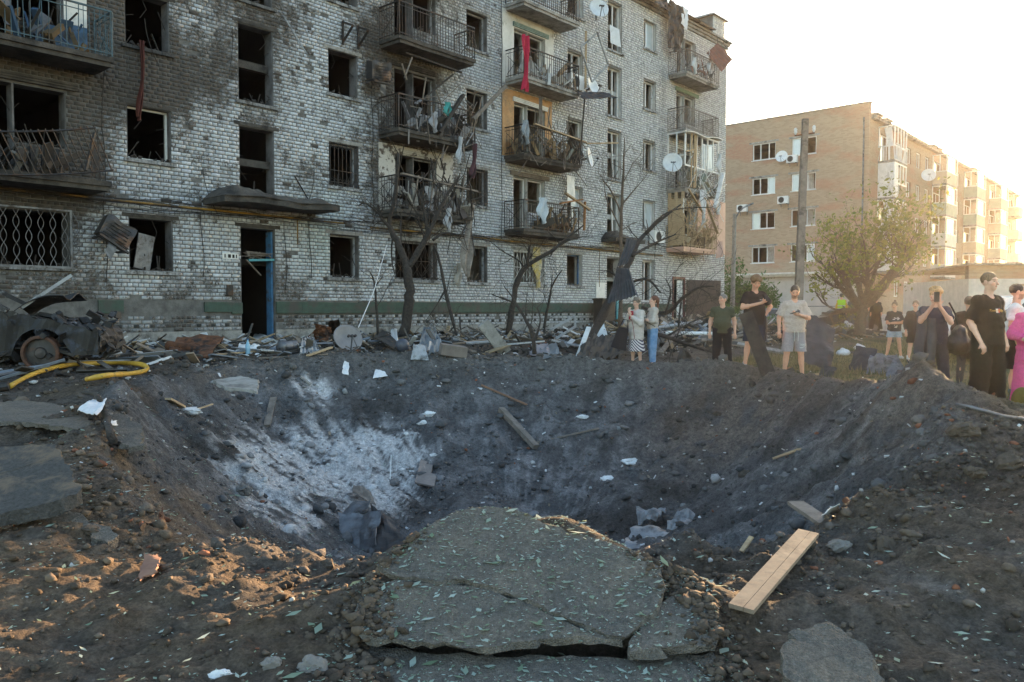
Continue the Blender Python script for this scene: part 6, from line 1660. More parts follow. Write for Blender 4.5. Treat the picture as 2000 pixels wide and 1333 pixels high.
    # --- B: beige sweater, jeans
    Bp = person('woman with a brown ponytail in beige sweater and blue jeans looking up', stand(1275, 18.7), R(-78), 1.68, skin=(.55, .34, .26), hair=(.1, .035, .018), hstyle='ponytail', shirt=cloth((.5, .45, .41)), legs=cloth((.09, .2, .38), c2=(.2, .32, .5), scale=9), legz=.13, legr=(.1, .085, .07), shoes=(.65, .65, .66), head=(R(-8), R(-14)), sleeve=1.9, loose=.035, hem=.93, build=.93, arms={-1: ((-.2, -.06, 1.13), (.06, -.2, 1.16), (.9, -.1, .1), .6), 1: ((.2, -.06, 1.13), (-.06, -.2, 1.12), (-.9, -.1, .1), .6)}, stance=.1, step=.06)
    e = Bp['root']; s = MB(); s.tube([(-.14, .02, 1.46), (-.05, .15, 1.3), (.1, .16, 1.15), (.2, .06, 1.0)], .009, 5); s.tube([(-.14, .02, 1.46), (-.04, -.16, 1.3), (.1, -.18, 1.1), (.2, -.02, 1.0)], .009, 5); s.build('bag_strap', cloth((.03, .025, .03)), e)
    # --- A: older woman in quilted coat
    Ap = person('older woman in cream quilted coat and striped skirt with hands at her face', stand(1243, 18.6), R(-48), 1.56, skin=(.5, .32, .25), hair=(.13, .11, .09), hstyle='wavy', shirt=cloth((.55, .5, .47)), legs=None, shoes=(.15, .12, .12), head=(R(10), R(4)), sleeve=1.9, loose=.055, hem=.68, build=1.05, coat='quilted_coat', arms={-1: ((-.2, -.12, 1.12), (-.05, -.24, 1.38), (.1, -.1, 1), .7), 1: ((.23, -.1, 1.1), (.02, -.27, 1.3), (-.3, -.1, 1), .7)}, stance=.08)
    e = Ap['root']; sk = MB(); sk.lathe([(.15, .82), (.19, .66), (.24, .4), (.25, .36), (.22, .37)], 26, Matrix.Diagonal((1.05, .85, 1, 1))); sk.build('skirt', stripes_mat(), e, smooth=True)
    bt = MB(); bt.tube([(.02, -.27, 1.32), (.1, -.24, 1.0), (.12, -.22, .7)], .008, 5); bt.build('coat_piping', cloth((.2, .03, .05)), e)
    bag = MB(); bag.sheet(lambda u, v: ((u - .5) * (.22 + .14 * v), .05 * math.sin(math.pi * u) * (1 if True else 0), -.02 - .5 * v), 8, 8, .02); bag.sheet(lambda u, v: ((u - .5) * (.22 + .14 * v), -.05 * math.sin(math.pi * u), -.02 - .5 * v), 8, 8, .02)
    bag.tube([(-.1, 0, -.02), (-.05, 0, .18), (.05, 0, .18), (.1, 0, -.02)], .012, 5)
    ob = bag.build('handbag', cloth((.03, .028, .032))); ob.location = wpt(e, (-.12, -.36, 1.0)); ob.rotation_euler = (0, R(14), R(-20)); tag(ob, 'large black handbag hanging from the arm of the older woman', 'handbag')
    sc_ = MB(); sc_.sheet(lambda u, v: (-.06 + .12 * u, -.2 - .04 * math.sin(math.pi * u), 1.42 - .22 * v), 6, 5, .02); sc_.build('red_scarf', cloth((.4, .03, .04)), e)
    # --- F: girl with arms crossed
    F_ = person('girl with a hair bun in black printed T-shirt and denim shorts with arms crossed', stand(1747, 22.5), R(-8), 1.6, skin=(.48, .28, .19), hair=(.12, .06, .03), hstyle='bun', shirt=cloth((.02, .02, .022)), legs=cloth((.38, .45, .52), c2=(.25, .32, .4), scale=14), legz=.66, legr=(.105, .11, .11), shoes=(.5, .5, .5), head=(R(-35), 0), sleeve=.75, loose=.055, hem=.84, build=.95, arms={-1: ((-.23, -.05, 1.1), (.08, -.21, 1.12), (.9, -.1, .1), .5), 1: ((.23, -.05, 1.1), (-.08, -.22, 1.09), (-.9, -.1, .05), .5)}, stance=.24)
    rr = random.Random(4); pol = []
    for k in range(16): x = rr.uniform(-.1, .07); z = rr.choice((1.2, 1.24, 1.27, .98, 1.01, .95)) + rr.uniform(-.015, .015); pol += rectp(x, x + rr.uniform(.02, .05), z, z + .022, 1)
    stick(F_, 'shirt', pol, cloth((.7, .7, .7)), 'shirt_print', .006)
    # --- G: person behind
    person('woman in black jacket and shorts standing behind the woman taking a photo', stand(1788, 20.5), R(-15), 1.6, skin=(.5, .3, .22), hair=(.1, .06, .04), hstyle='short', shirt=cloth((.02, .02, .024)), legs=cloth((.02, .02, .02)), legz=.56, legr=(.1, .1, .1), shoes=(.06, .06, .06), socks=(.7, .7, .7), sleeve=1.8, loose=.05, hem=.82, head=(R(-20), 0), stance=.15)
    # --- H: woman taking a photo
    navy = mat('navy_dots', (.03, .035, .06), (.02, .022, .04), 30, .9, c3=(.35, .36, .4), s3=55, t3=(.66, .68))
    Hh = person('woman with short fair hair in dark dotted blouse photographing with a phone', stand(1826, 12.4, -.03), R(-22), 1.7, skin=(.55, .34, .25), hair=(.42, .26, .12), hstyle='wavy', shirt=navy, legs=cloth((.05, .05, .065)), legz=.09, legr=(.105, .08, .066), shoes=(.2, .14, .1), head=(R(-10), R(4)), sleeve=.65, loose=.035, hem=.84, build=1.02, h=.0095, arms={-1: ((-.22, -.17, 1.22), (-.055, -.37, 1.49), (.1, -.3, 1), .7), 1: ((.2, -.22, 1.2), (.02, -.38, 1.46), (-.2, -.3, 1), .7)}, stance=.18)
    e = Hh['root']; phone('dark phone held up by the woman in dotted blouse', wpt(e, (-.03, -.47, 1.6)), (0, 0, R(-22)))
    jk = MB(); jk.sheet(lambda u, v: (-.2 - .12 * (u - .3) + .02 * math.sin(v * 6), -.24 + .2 * u + .03 * math.sin(v * 4 + 6 * u), 1.33 - .74 * v - .06 * math.sin(u * 6)), 12, 14, .025); jk.sheet(lambda u, v: (-.12 + .1 * u, -.3 + .04 * math.sin(v * 5 + 4 * u), 1.27 - .8 * v), 8, 12, .02)
    ob = jk.build('jacket', cloth((.09, .09, .1), c2=(.06, .06, .07), scale=6), smooth=True); ob.matrix_world = Matrix.LocRotScale(e.location, e.rotation_euler, e.scale); tag(ob, 'grey jacket draped over the raised arm of the photographing woman', 'jacket')
    g = Field((-.3, -.3, -.4), (.3, .3, .4), .012); g.ell((0, 0, -.06), (.2, .14, .17), 0); g.cone((0, 0, .1), (.03, 0, .14), .1, .09, .04); g.wrinkle(.02, 16, 7, 3); V, F = g.mesh()
    be = empty('handbag', wpt(e, (.33, .0, .92)), R(-22), 'gathered black leather bag on the hip of the photographing woman', 'handbag')
    link('bag_body', np_mesh('bag_body', V, F, mat('black_leather', (.02, .02, .025), (.012, .012, .014), 12, .5), True), be)
    st = MB(); st.tube([(0, 0, .2), (-.04, .02, .4), (-.13, 0, .58)], .014, 5); st.tube([(.02, .02, -.24), (.06, 0, -.32), (.1, 0, -.28), (.1, 0, -.15)], .014, 5); st.build('bag_strap', cloth((.02, .02, .022)), be)
    # --- Q: dark figure between
    person('person in dark brown coat half hidden behind the tall man in black', stand(1892, 14.5), R(150), 1.62, skin=(.45, .3, .22), hair=(.06, .04, .03), hstyle='short', shirt=cloth((.05, .035, .03)), legs=cloth((.06, .05, .05)), shoes=(.05, .05, .05), sleeve=1.9, loose=.05, hem=.6, coat='coat')
    # --- I: tall man in black
    I_ = person('tall young man in black T-shirt and wide black trousers at the crater edge', stand(1930, 10.8, -.01), R(20), 1.86, skin=(.56, .35, .26), hair=(.2, .12, .06), hstyle='crop', shirt=cloth((.02, .016, .015)), legs=cloth((.016, .013, .012)), legz=.045, legr=(.115, .115, .115), shoes=(.4, .42, .45), head=(R(12), R(3)), sleeve=.92, loose=.05, hem=.83, build=1.06, h=.009, arms={-1: ((-.265, .04, 1.12), (-.235, -.1, .87), (.25, -.35, -1), .55), 1: ((.27, .06, 1.12), (.29, -.02, .88), (-.1, -.3, -1), .6)}, stance=.16)
    fl = I_['shirt']
    stick(I_, 'shirt', rectp(-.035, .0, 1.24, 1.29, 2), cloth((.7, .7, .7)), 'flag_white'); stick(I_, 'shirt', rectp(.0, .035, 1.24, 1.29, 2), cloth((.55, .1, .06)), 'flag_red')
    stick(I_, 'shirt', rectp(-.04, .04, 1.234, 1.239, 3) + rectp(-.04, .04, 1.291, 1.296, 3), cloth((.05, .07, .2)), 'flag_border')
    stick(I_, 'shirt', text_polys('Tommy Hilfiger', .042, -.125, 1.255, .45, .92), cloth((.55, .38, .12)), 'shirt_lettering', .006)
    # --- J: man in white T-shirt
    person('man in white T-shirt and black shorts looking right behind the man in black', stand(1985, 12.0), R(50), 1.78, skin=red_skin, hair=(.05, .03, .02), hstyle='crop', shirt=cloth((.7, .7, .7)), legs=cloth((.018, .016, .016)), legz=.5, legr=(.105, .105, .105), shoes=(.12, .16, .18), socks=(.1, .13, .14), head=(R(28), R(2)), sleeve=.7, loose=.03, build=1.1, beard=True, stance=.14)
    # --- K: woman in pink
    pk = cloth((.75, .1, .3))
    K_ = person('woman with long dark hair in a bright pink tracksuit at the right edge', stand(2018, 11.2), R(-25), 1.62, skin=(.52, .32, .24), hair=(.03, .018, .014), hstyle='long', shirt=pk, legs=pk, legz=.07, legr=(.115, .1, .085), shoes=(.6, .6, .6), head=(R(-20), R(20)), sleeve=1.9, loose=.06, hem=.72, stance=.2, step=.08, arms={-1: ((-.27, -.02, 1.12), (-.14, -.26, 1.05), (.5, -.4, .2), .6), 1: ((.27, 0, 1.12), (.14, -.25, 1.05), (-.5, -.4, .2), .6)})
    # --- far group
    fg = 'people at the far end of the yard'
    v = person('worker in a yellow hi-vis vest and dark trousers with back turned', stand(1643, 42.0), R(160), 1.76, hair=(.05, .04, .03), hstyle='curly', shirt=cloth((.6, .38, .03)), legs=cloth((.04, .04, .045)), sleeve=1.8, loose=.02, hem=.8, h=.018, group=fg)
    g = Field((-.4, -.4, .6), (.4, .4, 1.6), .02); g.cone((0, 0, .8), (0, 0, 1.3), .18, .19, .05, (1.14, .86, 1)); g.cone((-.13, .01, 1.38), (.13, .01, 1.38), .085, .085, .05); g.cut((0, 0, .84), (0, 0, -1)); g.cone((0, .01, 1.46), (0, 0, 1.7), .08, .1, 0, op='s'); V, F = g.mesh(); vo = link('hi_vis_vest', np_mesh('hi_vis_vest', V, F, cloth((.42, .75, .04)), True), v['root'])
    for z in (.96, 1.12): b = MB(); b.lathe([(.222, z), (.222, z + .05), (.215, z + .05), (.215, z)], 24, Matrix.Diagonal((1.0, .82, 1, 1)), cap=False); b.build('reflective_band', cloth((.6, .6, .6), .4), vo)
    person('man in grey T-shirt and grey trousers facing the worker in the vest', stand(1663, 42.5), R(-60), 1.74, hair=(.08, .05, .03), shirt=cloth((.1, .1, .11)), legs=cloth((.12, .12, .14)), h=.018, group=fg)
    person('person in pale top carrying a white bag behind the fruit tree trunk', stand(1692, 42.0), R(-90), 1.68, hair=(.08, .05, .03), shirt=cloth((.5, .48, .48)), legs=cloth((.15, .16, .18)), h=.018, group=fg)
    bk = person('person in dark clothes with a dark backpack right of the fruit tree', stand(1711, 41.0), R(165), 1.76, hair=(.05, .04, .03), shirt=cloth((.03, .03, .03)), legs=cloth((.02, .02, .022)), legr=(.11, .1, .09), sleeve=1.7, loose=.05, stance=.3, h=.018, group=fg)
    g = Field((-.3, -.3, -.4), (.3, .3, .4), .02); g.ell((0, 0, 0), (.18, .12, .25), 0); V, F = g.mesh(); ob = link('backpack', np_mesh('backpack', V, F, cloth((.07, .06, .05)), True)); ob.location = wpt(bk['root'], (0, .24, 1.18)); ob.rotation_euler = (0, 0, R(165)); tag(ob, 'dark backpack on the person right of the fruit tree', 'backpack')
    person('fair haired person far off above the woman with short hair', stand(1788, 38.0), R(-20), 1.7, hair=(.45, .3, .15), hstyle='wavy', shirt=cloth((.45, .48, .52)), legs=cloth((.1, .1, .12)), h=.018, group=fg)
people()
# ================================================================ DEBRIS AND SMALL THINGS
def gpx(px, py, lift=0.0):
    """where the sight line through a photo point meets the ground"""
    r = ray(px, py); t = np.linspace(2.0, 60, 6000); zz = CAMZ + r[2] * t
    d = zz - gz(r[0] * t, r[1] * t); i = int(np.argmax(d < 0))
    if not (d < 0).any(): i = 2000
    return Vector((r[0] * t[i], r[1] * t[i], zz[i] + lift))
def gnd(p, lift=0.0): return Vector((p[0], p[1], g1(p[0], p[1]) + lift))
def plane_hit(px, py, z0, y0, slope, sx=0.0, x0=0.0):
    """sight line with the tilted plane z = z0 + slope*(y-y0) + sx*(x-x0)"""
    r = ray(px, py); t = (z0 - slope * y0 - sx * x0 - CAMZ) / (r[2] - slope * r[1] - sx * r[0]); return Vector((r[0] * t, r[1] * t, CAMZ + r[2] * t))
def jag(poly, rr, amp=.012, step=.05):
    out = []; n = len(poly)
    for i in range(n):
        a, b = poly[i], poly[(i + 1) % n]; k = max(1, int((b - a).length / step)); out.append(a)
        for j in range(1, k): 
            p = a.lerp(b, j / k); out.append(p + Vector((rr.gauss(0, amp), rr.gauss(0, amp), 0)))
    return out
def asphalt_mat():
    m, nt, N, L, B = newmat('asphalt'); tc = N.new('ShaderNodeTexCoord')
    def noise(sc, det, ro=.6):
        n = N.new('ShaderNodeTexNoise'); n.inputs['Scale'].default_value = sc; n.inputs['Detail'].default_value = det; n.inputs['Roughness'].default_value = ro; L.new(tc.outputs['Object'], n.inputs['Vector']); return n
    a, b, c = noise(3, 6, .7), noise(120, 3), noise(38, 5, .7)
    v = N.new('ShaderNodeTexVoronoi'); v.inputs['Scale'].default_value = 130; L.new(tc.outputs['Object'], v.inputs['Vector'])
    cr = N.new('ShaderNodeValToRGB'); cr.color_ramp.elements[0].position = .35; cr.color_ramp.elements[1].position = .68; cr.color_ramp.elements[0].color = (.12, .115, .108, 1); cr.color_ramp.elements[1].color = (.19, .165, .138, 1); L.new(a.outputs['Fac'], cr.inputs[0])
    def rng_(o, a0, a1, b0, b1):
        r = N.new('ShaderNodeMapRange'); r.inputs['From Min'].default_value = a0; r.inputs['From Max'].default_value = a1; r.inputs['To Min'].default_value = b0; r.inputs['To Max'].default_value = b1; L.new(o, r.inputs[0]); return r.outputs[0]
    m1 = N.new('ShaderNodeMath'); m1.operation = 'MULTIPLY'; L.new(rng_(b.outputs['Fac'], .3, .7, .72, 1.25), m1.inputs[0]); L.new(rng_(c.outputs['Fac'], .3, .7, .6, 1.35), m1.inputs[1])
    sc = N.new('ShaderNodeVectorMath'); sc.operation = 'SCALE'; L.new(cr.outputs[0], sc.inputs[0]); L.new(m1.outputs[0], sc.inputs['Scale']); L.new(sc.outputs[0], B.inputs['Base Color']); B.inputs['Roughness'].default_value = .95; B.inputs['Specular IOR Level'].default_value = .2
    ad = N.new('ShaderNodeMath'); ad.operation = 'MULTIPLY_ADD'; L.new(v.outputs['Distance'], ad.inputs[0]); ad.inputs[1].default_value = -.8; L.new(c.outputs['Fac'], ad.inputs[2])
    bp = N.new('ShaderNodeBump'); bp.inputs['Strength'].default_value = 1; bp.inputs['Distance'].default_value = .012; L.new(ad.outputs[0], bp.inputs['Height']); L.new(bp.outputs[0], B.inputs['Normal'])
    return m
M['asphalt'] = asphalt_mat()
M['asphalt_dark'] = mat('asphalt_dark', (.1, .097, .094), (.045, .043, .042), 45, .95, bump=1, bscale=90, spec=.2, dist=.015, c3=(.16, .125, .095), s3=3, t3=(.5, .6), contrast=(.3, .7))
def asphalt(poly_px, plane, label, th=.07, seed=1, m=None, sub=True, crown=0.0):
    rr = random.Random(seed); P = [plane_hit(x, y, *plane) for x, y in poly_px]
    P = jag(P, rr); c = sum(P, Vector()) / len(P)
    # orient ccw from above
    ar = sum(P[i].x * P[(i + 1) % len(P)].y - P[(i + 1) % len(P)].x * P[i].y for i in range(len(P)))
    if ar < 0: P = P[::-1]
    bm = bmesh.new(); top = [bm.verts.new(p) for p in P]; bot = [bm.verts.new(p + Vector((rr.gauss(0, .012), rr.gauss(0, .012), -th + rr.gauss(0, .006)))) for p in P]; n = len(P)
    f = bm.faces.new(top); bm.faces.new(bot[::-1])
    for i in range(n): j = (i + 1) % n; bm.faces.new((top[i], bot[i], bot[j], top[j]))
    bmesh.ops.triangulate(bm, faces=[f]); 
    for _ in range(2): bmesh.ops.subdivide_edges(bm, edges=[e for e in bm.edges if e.calc_length() > .07 and all(v in set() or True for v in e.verts)], cuts=1)
    bmesh.ops.triangulate(bm, faces=bm.faces)
    for v in bm.verts:
        v.co.z += .010 * float(fbm(np.array(v.co.x * 3), np.array(v.co.y * 3), 3)) + .003 * rr.gauss(0, 1)
        if crown: v.co.z -= crown * ((v.co.x - c.x) ** 2 + (v.co.y - c.y) ** 2)
    for v in bm.verts: v.co -= c
    me = bpy.data.meshes.new('asphalt_slab'); bm.to_mesh(me); bm.free(); me.materials.append(m or M['asphalt'])
    o = link('asphalt_slab', me); o.location = c; return tag(o, label, 'asphalt slab', 'broken asphalt slabs around the crater')
PL = (.085, 3.25, .33)
asphalt([(735, 1105), (790, 1060), (850, 1017), (905, 996), (960, 990), (1010, 1000), (1060, 1020), (1130, 1045), (1200, 1068), (1250, 1085), (1290, 1110), (1300, 1150), (1288, 1172), (1255, 1208), (1222, 1243), (1160, 1230), (1090, 1203), (1020, 1168), (950, 1143), (880, 1133), (775, 1126)], PL, 'largest upturned asphalt slab littered with leaves in the near centre', seed=1, th=.03)
asphalt([(772, 1133), (880, 1140), (950, 1150), (1020, 1175), (1085, 1209), (1150, 1237), (1214, 1248), (1100, 1248), (1000, 1254), (930, 1266), (850, 1259), (725, 1245), (690, 1205), (725, 1150)], (.075, 3.25, .31), 'asphalt slab piece between the thin and the wide black cracks', seed=2, th=.028)
asphalt([(1290, 1178), (1340, 1152), (1385, 1165), (1402, 1200), (1397, 1262), (1340, 1258), (1290, 1264), (1232, 1274), (1228, 1252), (1258, 1214)], (.065, 3.25, .25), 'small asphalt slab piece right of the branching crack', seed=3, th=.028)
asphalt([(715, 1256), (830, 1275), (930, 1284), (1060, 1282), (1222, 1284), (1300, 1278), (1392, 1274), (1425, 1305), (1400, 1345), (1100, 1420), (800, 1420), (680, 1345), (690, 1285)], (-.035, 3.1, .1), 'nearest asphalt slab at the bottom edge of the picture', seed=4)
asphalt([(-70, 880), (0, 873), (60, 869), (110, 868), (122, 895), (140, 930), (158, 955), (150, 965), (60, 990), (-70, 1015)], (.32, 4.8, .30), 'dark tilted asphalt slab overhanging the rim at the left edge', th=.085, seed=5, m=M['asphalt_dark'])
asphalt([(60, 1000), (110, 985), (165, 1010), (185, 1030), (150, 1042), (90, 1030)], (.12, 4.7, .2), 'sunlit brown slab fragment under the left overhanging slab', th=.06, seed=6)
asphalt([(165, 1022), (215, 1030), (232, 1045), (210, 1058), (178, 1050)], (.09, 4.6, .15), 'small brown slab fragment right of the sunlit one', th=.06, seed=7)
asphalt([(-40, 790), (40, 783), (95, 786), (150, 802), (185, 830), (150, 838), (60, 826), (-40, 822)], (.36, 9.0, .02), 'long flat grey asphalt sheet left of the crater', th=.04, seed=8)
asphalt([(214, 806), (236, 808), (276, 830), (280, 870), (252, 873), (208, 852), (188, 836)], (.34, 8.6, .06), 'notched grey asphalt sheet under the white rag', th=.04, seed=9)
asphalt([(418, 742), (470, 735), (505, 742), (502, 765), (480, 760), (440, 758)], (.4, 12.6, .05), 'pale dusted asphalt sheet on the far left crater lip', th=.04, seed=10, m=M['concrete'])
asphalt([(1540, 1235), (1620, 1215), (1690, 1260), (1715, 1345), (1560, 1360), (1530, 1290)], (.16, 3.1, .15), 'grey slab buried in earth at the bottom right', th=.05, seed=11)
# ---- sheets and planks
def plank(a, b, wd, th, m, label, name='plank', up=(0, 0, 1), split=0, seed=0, cat='plank', group=None, bend=0.0):
    rr = random.Random(seed + int(abs(a[0]) * 100)); a = Vector(a); b = Vector(b); d = (b - a); L_ = d.length; t = d.normalized(); x = t.cross(Vector(up)).normalized(); y = x.cross(t)
    mb = MB(); n = 8
    def row(s, lo, hi):
        o = [];
        for i in range(n + 1):
            f = i / n; e0 = rr.uniform(0, .06) if i in (0, n) else 0
            p = a + d * min(max(f + (e0 if i == 0 else -e0) * wd * .6 / L_ * 3, 0), 1) + y * bend * math.sin(math.pi * f)
            o.append((p + x * lo, p + x * hi))
        return o
    parts = [(-wd / 2, wd / 2)] if not split else [(-wd / 2, wd * .08), (wd * .1, wd / 2)]
    for lo, hi in parts:
        R_ = row(0, lo, hi); vs_ = []; 
        for p, q in R_: vs_ += [p - y * th / 2, q - y * th / 2, q + y * th / 2, p + y * th / 2]
        fs = [(3, 2, 1, 0), tuple(4 * n + k for k in range(4))]
        for i in range(n):
            for k in range(4): k2 = (k + 1) % 4; fs.append((4 * i + k, 4 * i + k2, 4 * i + 4 + k2, 4 * i + 4 + k))
        mb.add(vs_, fs)
        if split: mb.bar(a + d * .45 + x * .03, b - d * .02 + x * .02, wd * .25, th * .7)
    return mb.thing(name, m, label, cat, group)
def crumple(c4, m, label, name='metal_sheet', amp=.06, freq=2.5, seed=0, n=14, th=.006, cat='metal sheet', group=None, fold=0.0, rag=.04, corr=0):
    """sheet through four corners (a,b,c,d in order), dented, torn at the edge, optionally folded or corrugated"""
    A, B_, C_, D_ = [Vector(p) for p in c4]; N_ = (B_ - A).cross(D_ - A).normalized(); rr = random.Random(seed); ou = rr.uniform(0, 99)
    su = (B_ - A).length; sv = (D_ - A).length
    def f(u, v):
        u2, v2 = u, v
        if u in (0, 1): v2 = min(max(v, 0), 1); u2 = u + (rag * float(gnoise(np.array(v * 6 + ou), np.array(u * 9.))) if rag else 0)
        if v in (0, 1): v2 = v + rag * float(gnoise(np.array(u * 6 + ou + 7), np.array(v * 9.)))
        p = (A * (1 - u2) + B_ * u2) * (1 - v2) + (D_ * (1 - u2) + C_ * u2) * v2
        k = amp * float(fbm(np.array(u * su * freq + ou), np.array(v * sv * freq), 3)) + fold * abs(u - .5) * 2 * su
        if corr: k += .018 * math.sin(u * su * 2 * math.pi / corr)
        return p + N_ * k
    mb = MB(); nn = n if not corr else max(n, int(su / corr * 6)); mb.sheet(f, nn, n, th); return mb.thing(name, m, label, cat, group, smooth=False)
ICO3 = ico(4)
def lump(p, s, seed, sx, rough):
    v, f = ICO3; o = seed * 13.7
    k = 1 + rough * (.6 * fbm(v[:, 0] * 1.3 + o, v[:, 1] * 1.3 + v[:, 2] * 1.1, 3) + .55 * np.abs(fbm(v[:, 1] * 2.2 + o, v[:, 2] * 2.2 - v[:, 0], 3)) - .25)
    # a few flat fracture faces
    rr = np.random.default_rng(seed); q = v * k[:, None]
    for _ in range(5):
        n = rr.normal(0, 1, 3); n /= np.linalg.norm(n); d = q @ n; q = q - np.clip(d - rr.uniform(.55, .85), 0, None)[:, None] * n
    q = q * np.array(sx) * s + np.array(p) + np.array((0, 0, s * .15))
    mb = MB(); mb.add([tuple(a) for a in q], [tuple(int(a) for a in t) for t in f]); return mb
def foreground():
    a = plane_hit(1447, 1190, .12, 3.6, .12); b = plane_hit(1580, 1040, .3, 4.5, .12); b = at(1580, 1040, 4.35); a = at(1447, 1190, 3.42)
    plank(a, b, .11, .02, mat('wood_dusty', (.33, .255, .18), (.2, .155, .115), 5, .85, bump=.4, bscale=25, c3=(.12, .095, .075), s3=4, t3=(.52, .68), dist=.002), 'pale split pine plank leaning over the near right rim', split=1, seed=3, up=(-.15, -.35, 1))
    plank(at(1553, 982, 5.4), at(1636, 1038, 4.75), .11, .025, M['wood_grey'], 'weathered broken board crossing behind the pale plank', seed=4, up=(0, -.4, 1))
    r_ = MB(); r_.tube([at(1650, 975, 5.3), at(1662, 990, 5.25), at(1682, 1006, 5.15), at(1702, 1021, 5.1)], [.022, .025, .024, .022], 8); r_.thing('bent_pipe', M['rust'], 'bent rusty pipe poking from the slope right of the boards', 'pipe', smooth=True)
    crumple([gpx(1604, 1022, .05), gpx(1640, 1016, .1), at(1638, 1002, 5.3), at(1612, 1008, 5.35)], M['white_plastic'], 'crumpled white plastic scrap beside the crossed boards', 'plastic_scrap', .03, 6, 5, 8, .003, 'scrap')
    plank(gpx(1448, 1085, .02), gpx(1468, 1062, .04), .03, .01, M['wood_pale'], 'thin pale slat behind the right part of the near rim', 'slat', cat='slat')
    # crater floor metal
    b0 = gpx(665, 1010); b1 = gpx(790, 1050)
    crumple([at(672, 1100, 10.2), at(738, 1105, 10.0), at(748, 1000, 10.5), at(665, 1005, 10.7)], M['steel_grey'], 'upright dark steel sheet bent in the crater bottom', amp=.1, freq=2, seed=2, fold=.12, th=.012)
    crumple([at(730, 1105, 9.9), at(800, 1080, 9.9), at(765, 1010, 10.5), at(722, 985, 10.7)], M['burnt_metal'], 'folded maroon black plate behind the bent steel sheet', amp=.08, freq=2, seed=3, fold=-.1, th=.012)
    crumple([at(665, 1010, 10.8), at(715, 1000, 10.7), at(728, 978, 11.0), at(690, 985, 11.1)], M['steel_grey'], 'small grey plate above the bent steel sheet', amp=.05, seed=4)
    crumple([gpx(688, 975, .1), gpx(735, 1000, .1), gpx(725, 975, .12), gpx(690, 962, .12)], M['wood_grey'], 'pale torn strip stuck in the slope above the steel sheet', 'scrap_strip', .04, 4, 5, 8, .008, 'scrap')
    mb = MB(); c = gpx(832, 948, .03)
    poly = [(810, 948), (822, 902), (835, 908), (832, 912), (845, 914), (842, 930), (852, 936), (848, 956)]
    plane = [gpx(x, y, .05) for x, y in poly]; zc_ = sum((p for p in plane), Vector()) / len(plane)
    mb.prism(plane[::-1], (0, .01, -.03)); mb.thing('notched_board', mat('hardboard', (.26, .22, .2), (.18, .15, .14), 6, .85), 'flat grey notched board lying on the crater slope', 'board')
    crumple([at(1218, 1082, 10.0), at(1340, 1090, 9.8), at(1352, 1036, 10.4), at(1236, 1036, 10.6)], M['galv'], 'large crumpled grey sheet metal in the right crater bottom', amp=.13, freq=2.2, seed=6, n=18, th=.006, fold=.12)
    crumple([at(1290, 1060, 10.5), at(1350, 1042, 10.4), at(1368, 1003, 10.9), at(1320, 1005, 11.0)], M['galv'], 'twisted grey metal flap above the crumpled sheet', amp=.14, freq=4, seed=7, n=14)
    crumple([at(1245, 1018, 11.3), at(1292, 1014, 11.2), at(1300, 988, 11.5), at(1243, 990, 11.6)], M['galv'], 'small curled grey metal scrap up the slope from the crumpled sheet', amp=.12, freq=5, seed=8, n=12)
    # sticks, beams and scraps on the far wall
    plank(gpx(978, 805, .06), gpx(1047, 880, .06), .12, .09, M['wood_grey'], 'dark square beam sliding down the far crater wall', 'beam', cat='beam', seed=5)
    plank(gpx(1048, 870, .05), gpx(1170, 842, .05), .05, .03, M['wood_grey'], 'thin stick crossing the foot of the square beam', 'stick', cat='stick', seed=6)
    plank(gpx(940, 756, .04), gpx(1030, 795, .04), .05, .03, mat('wood_reddish', (.25, .14, .09), (.16, .09, .06), 6, .85), 'thin reddish batten high on the far crater wall', 'stick', cat='stick', seed=7)
    plank(gpx(521, 838, .05), gpx(534, 783, .05), .11, .04, M['wood_grey'], 'short grey brown plank upright on the left crater wall', seed=8)
    plank(gpx(328, 786, .05), gpx(357, 803, .06), .1, .03, M['wood_pale'], 'short pale plank next to the white foam lump on the left rim', seed=9)
    plank(gpx(383, 808, .06), gpx(415, 797, .06), .03, .02, M['wood_pale'], 'thin lath right of the white foam lump', 'lath', cat='lath')
    plank(gpx(588, 740, .04), gpx(607, 755, .03), .1, .03, M['concrete'], 'small grey tile on the upper left crater wall', 'tile', cat='tile')
    plank(gpx(1512, 900, .03), gpx(1563, 882, .03), .05, .03, M['wood_pale'], 'pale splinter on the right crater wall', 'splinter', cat='splinter')
    plank(gpx(1750, 1010, .0), gpx(1820, 990, .0), .02, .02, M['wood_grey'], 'dark twig on the near right slope', 'twig', cat='twig')
    plank(gpx(762, 940, .03), gpx(764, 895, .05), .015, .015, M['white_paint'], 'thin white rod on the ash streaks', 'rod', cat='rod')
    for i, (px, py, s, lab) in enumerate(((370, 806, .13, 'white foam lump on the left crater rim'), (1230, 905, .12, 'grainy white foam chunk on the right of the crater floor'), (1187, 938, .1, 'white crumpled scrap below the foam chunk'), (1138, 816, .09, 'white fragment by the thin stick'), (845, 890, .06, 'white pebble sized chip left of the notched board'), (838, 812, .1, 'upright pale shard at the middle of the far wall'), (825, 828, .09, 'flat pale shard below the upright one'), (430, 1322, .035, 'small white chunk at the bottom edge'))):
        p = gpx(px, py); mb = lump(p, s, i, (1.3, .9, .6), .55); mb.thing('foam_chunk' if 'foam' in lab else 'shard', M['foam'], lab, 'fragment')
    crumple([gpx(728, 745, .06), gpx(757, 742, .08), gpx(750, 732, .08), gpx(733, 730, .08)], M['paper'], 'white torn card near the middle of the far rim', 'torn_card', .03, 4, 11, 6, .01, 'scrap')
    crumple([gpx(668, 732, .04), gpx(680, 738, .04), gpx(682, 718, .1), gpx(672, 716, .1)], M['paper'], 'small white rag left of the torn card on the far rim', 'rag', .05, 6, 12, 6, .01, 'rag')
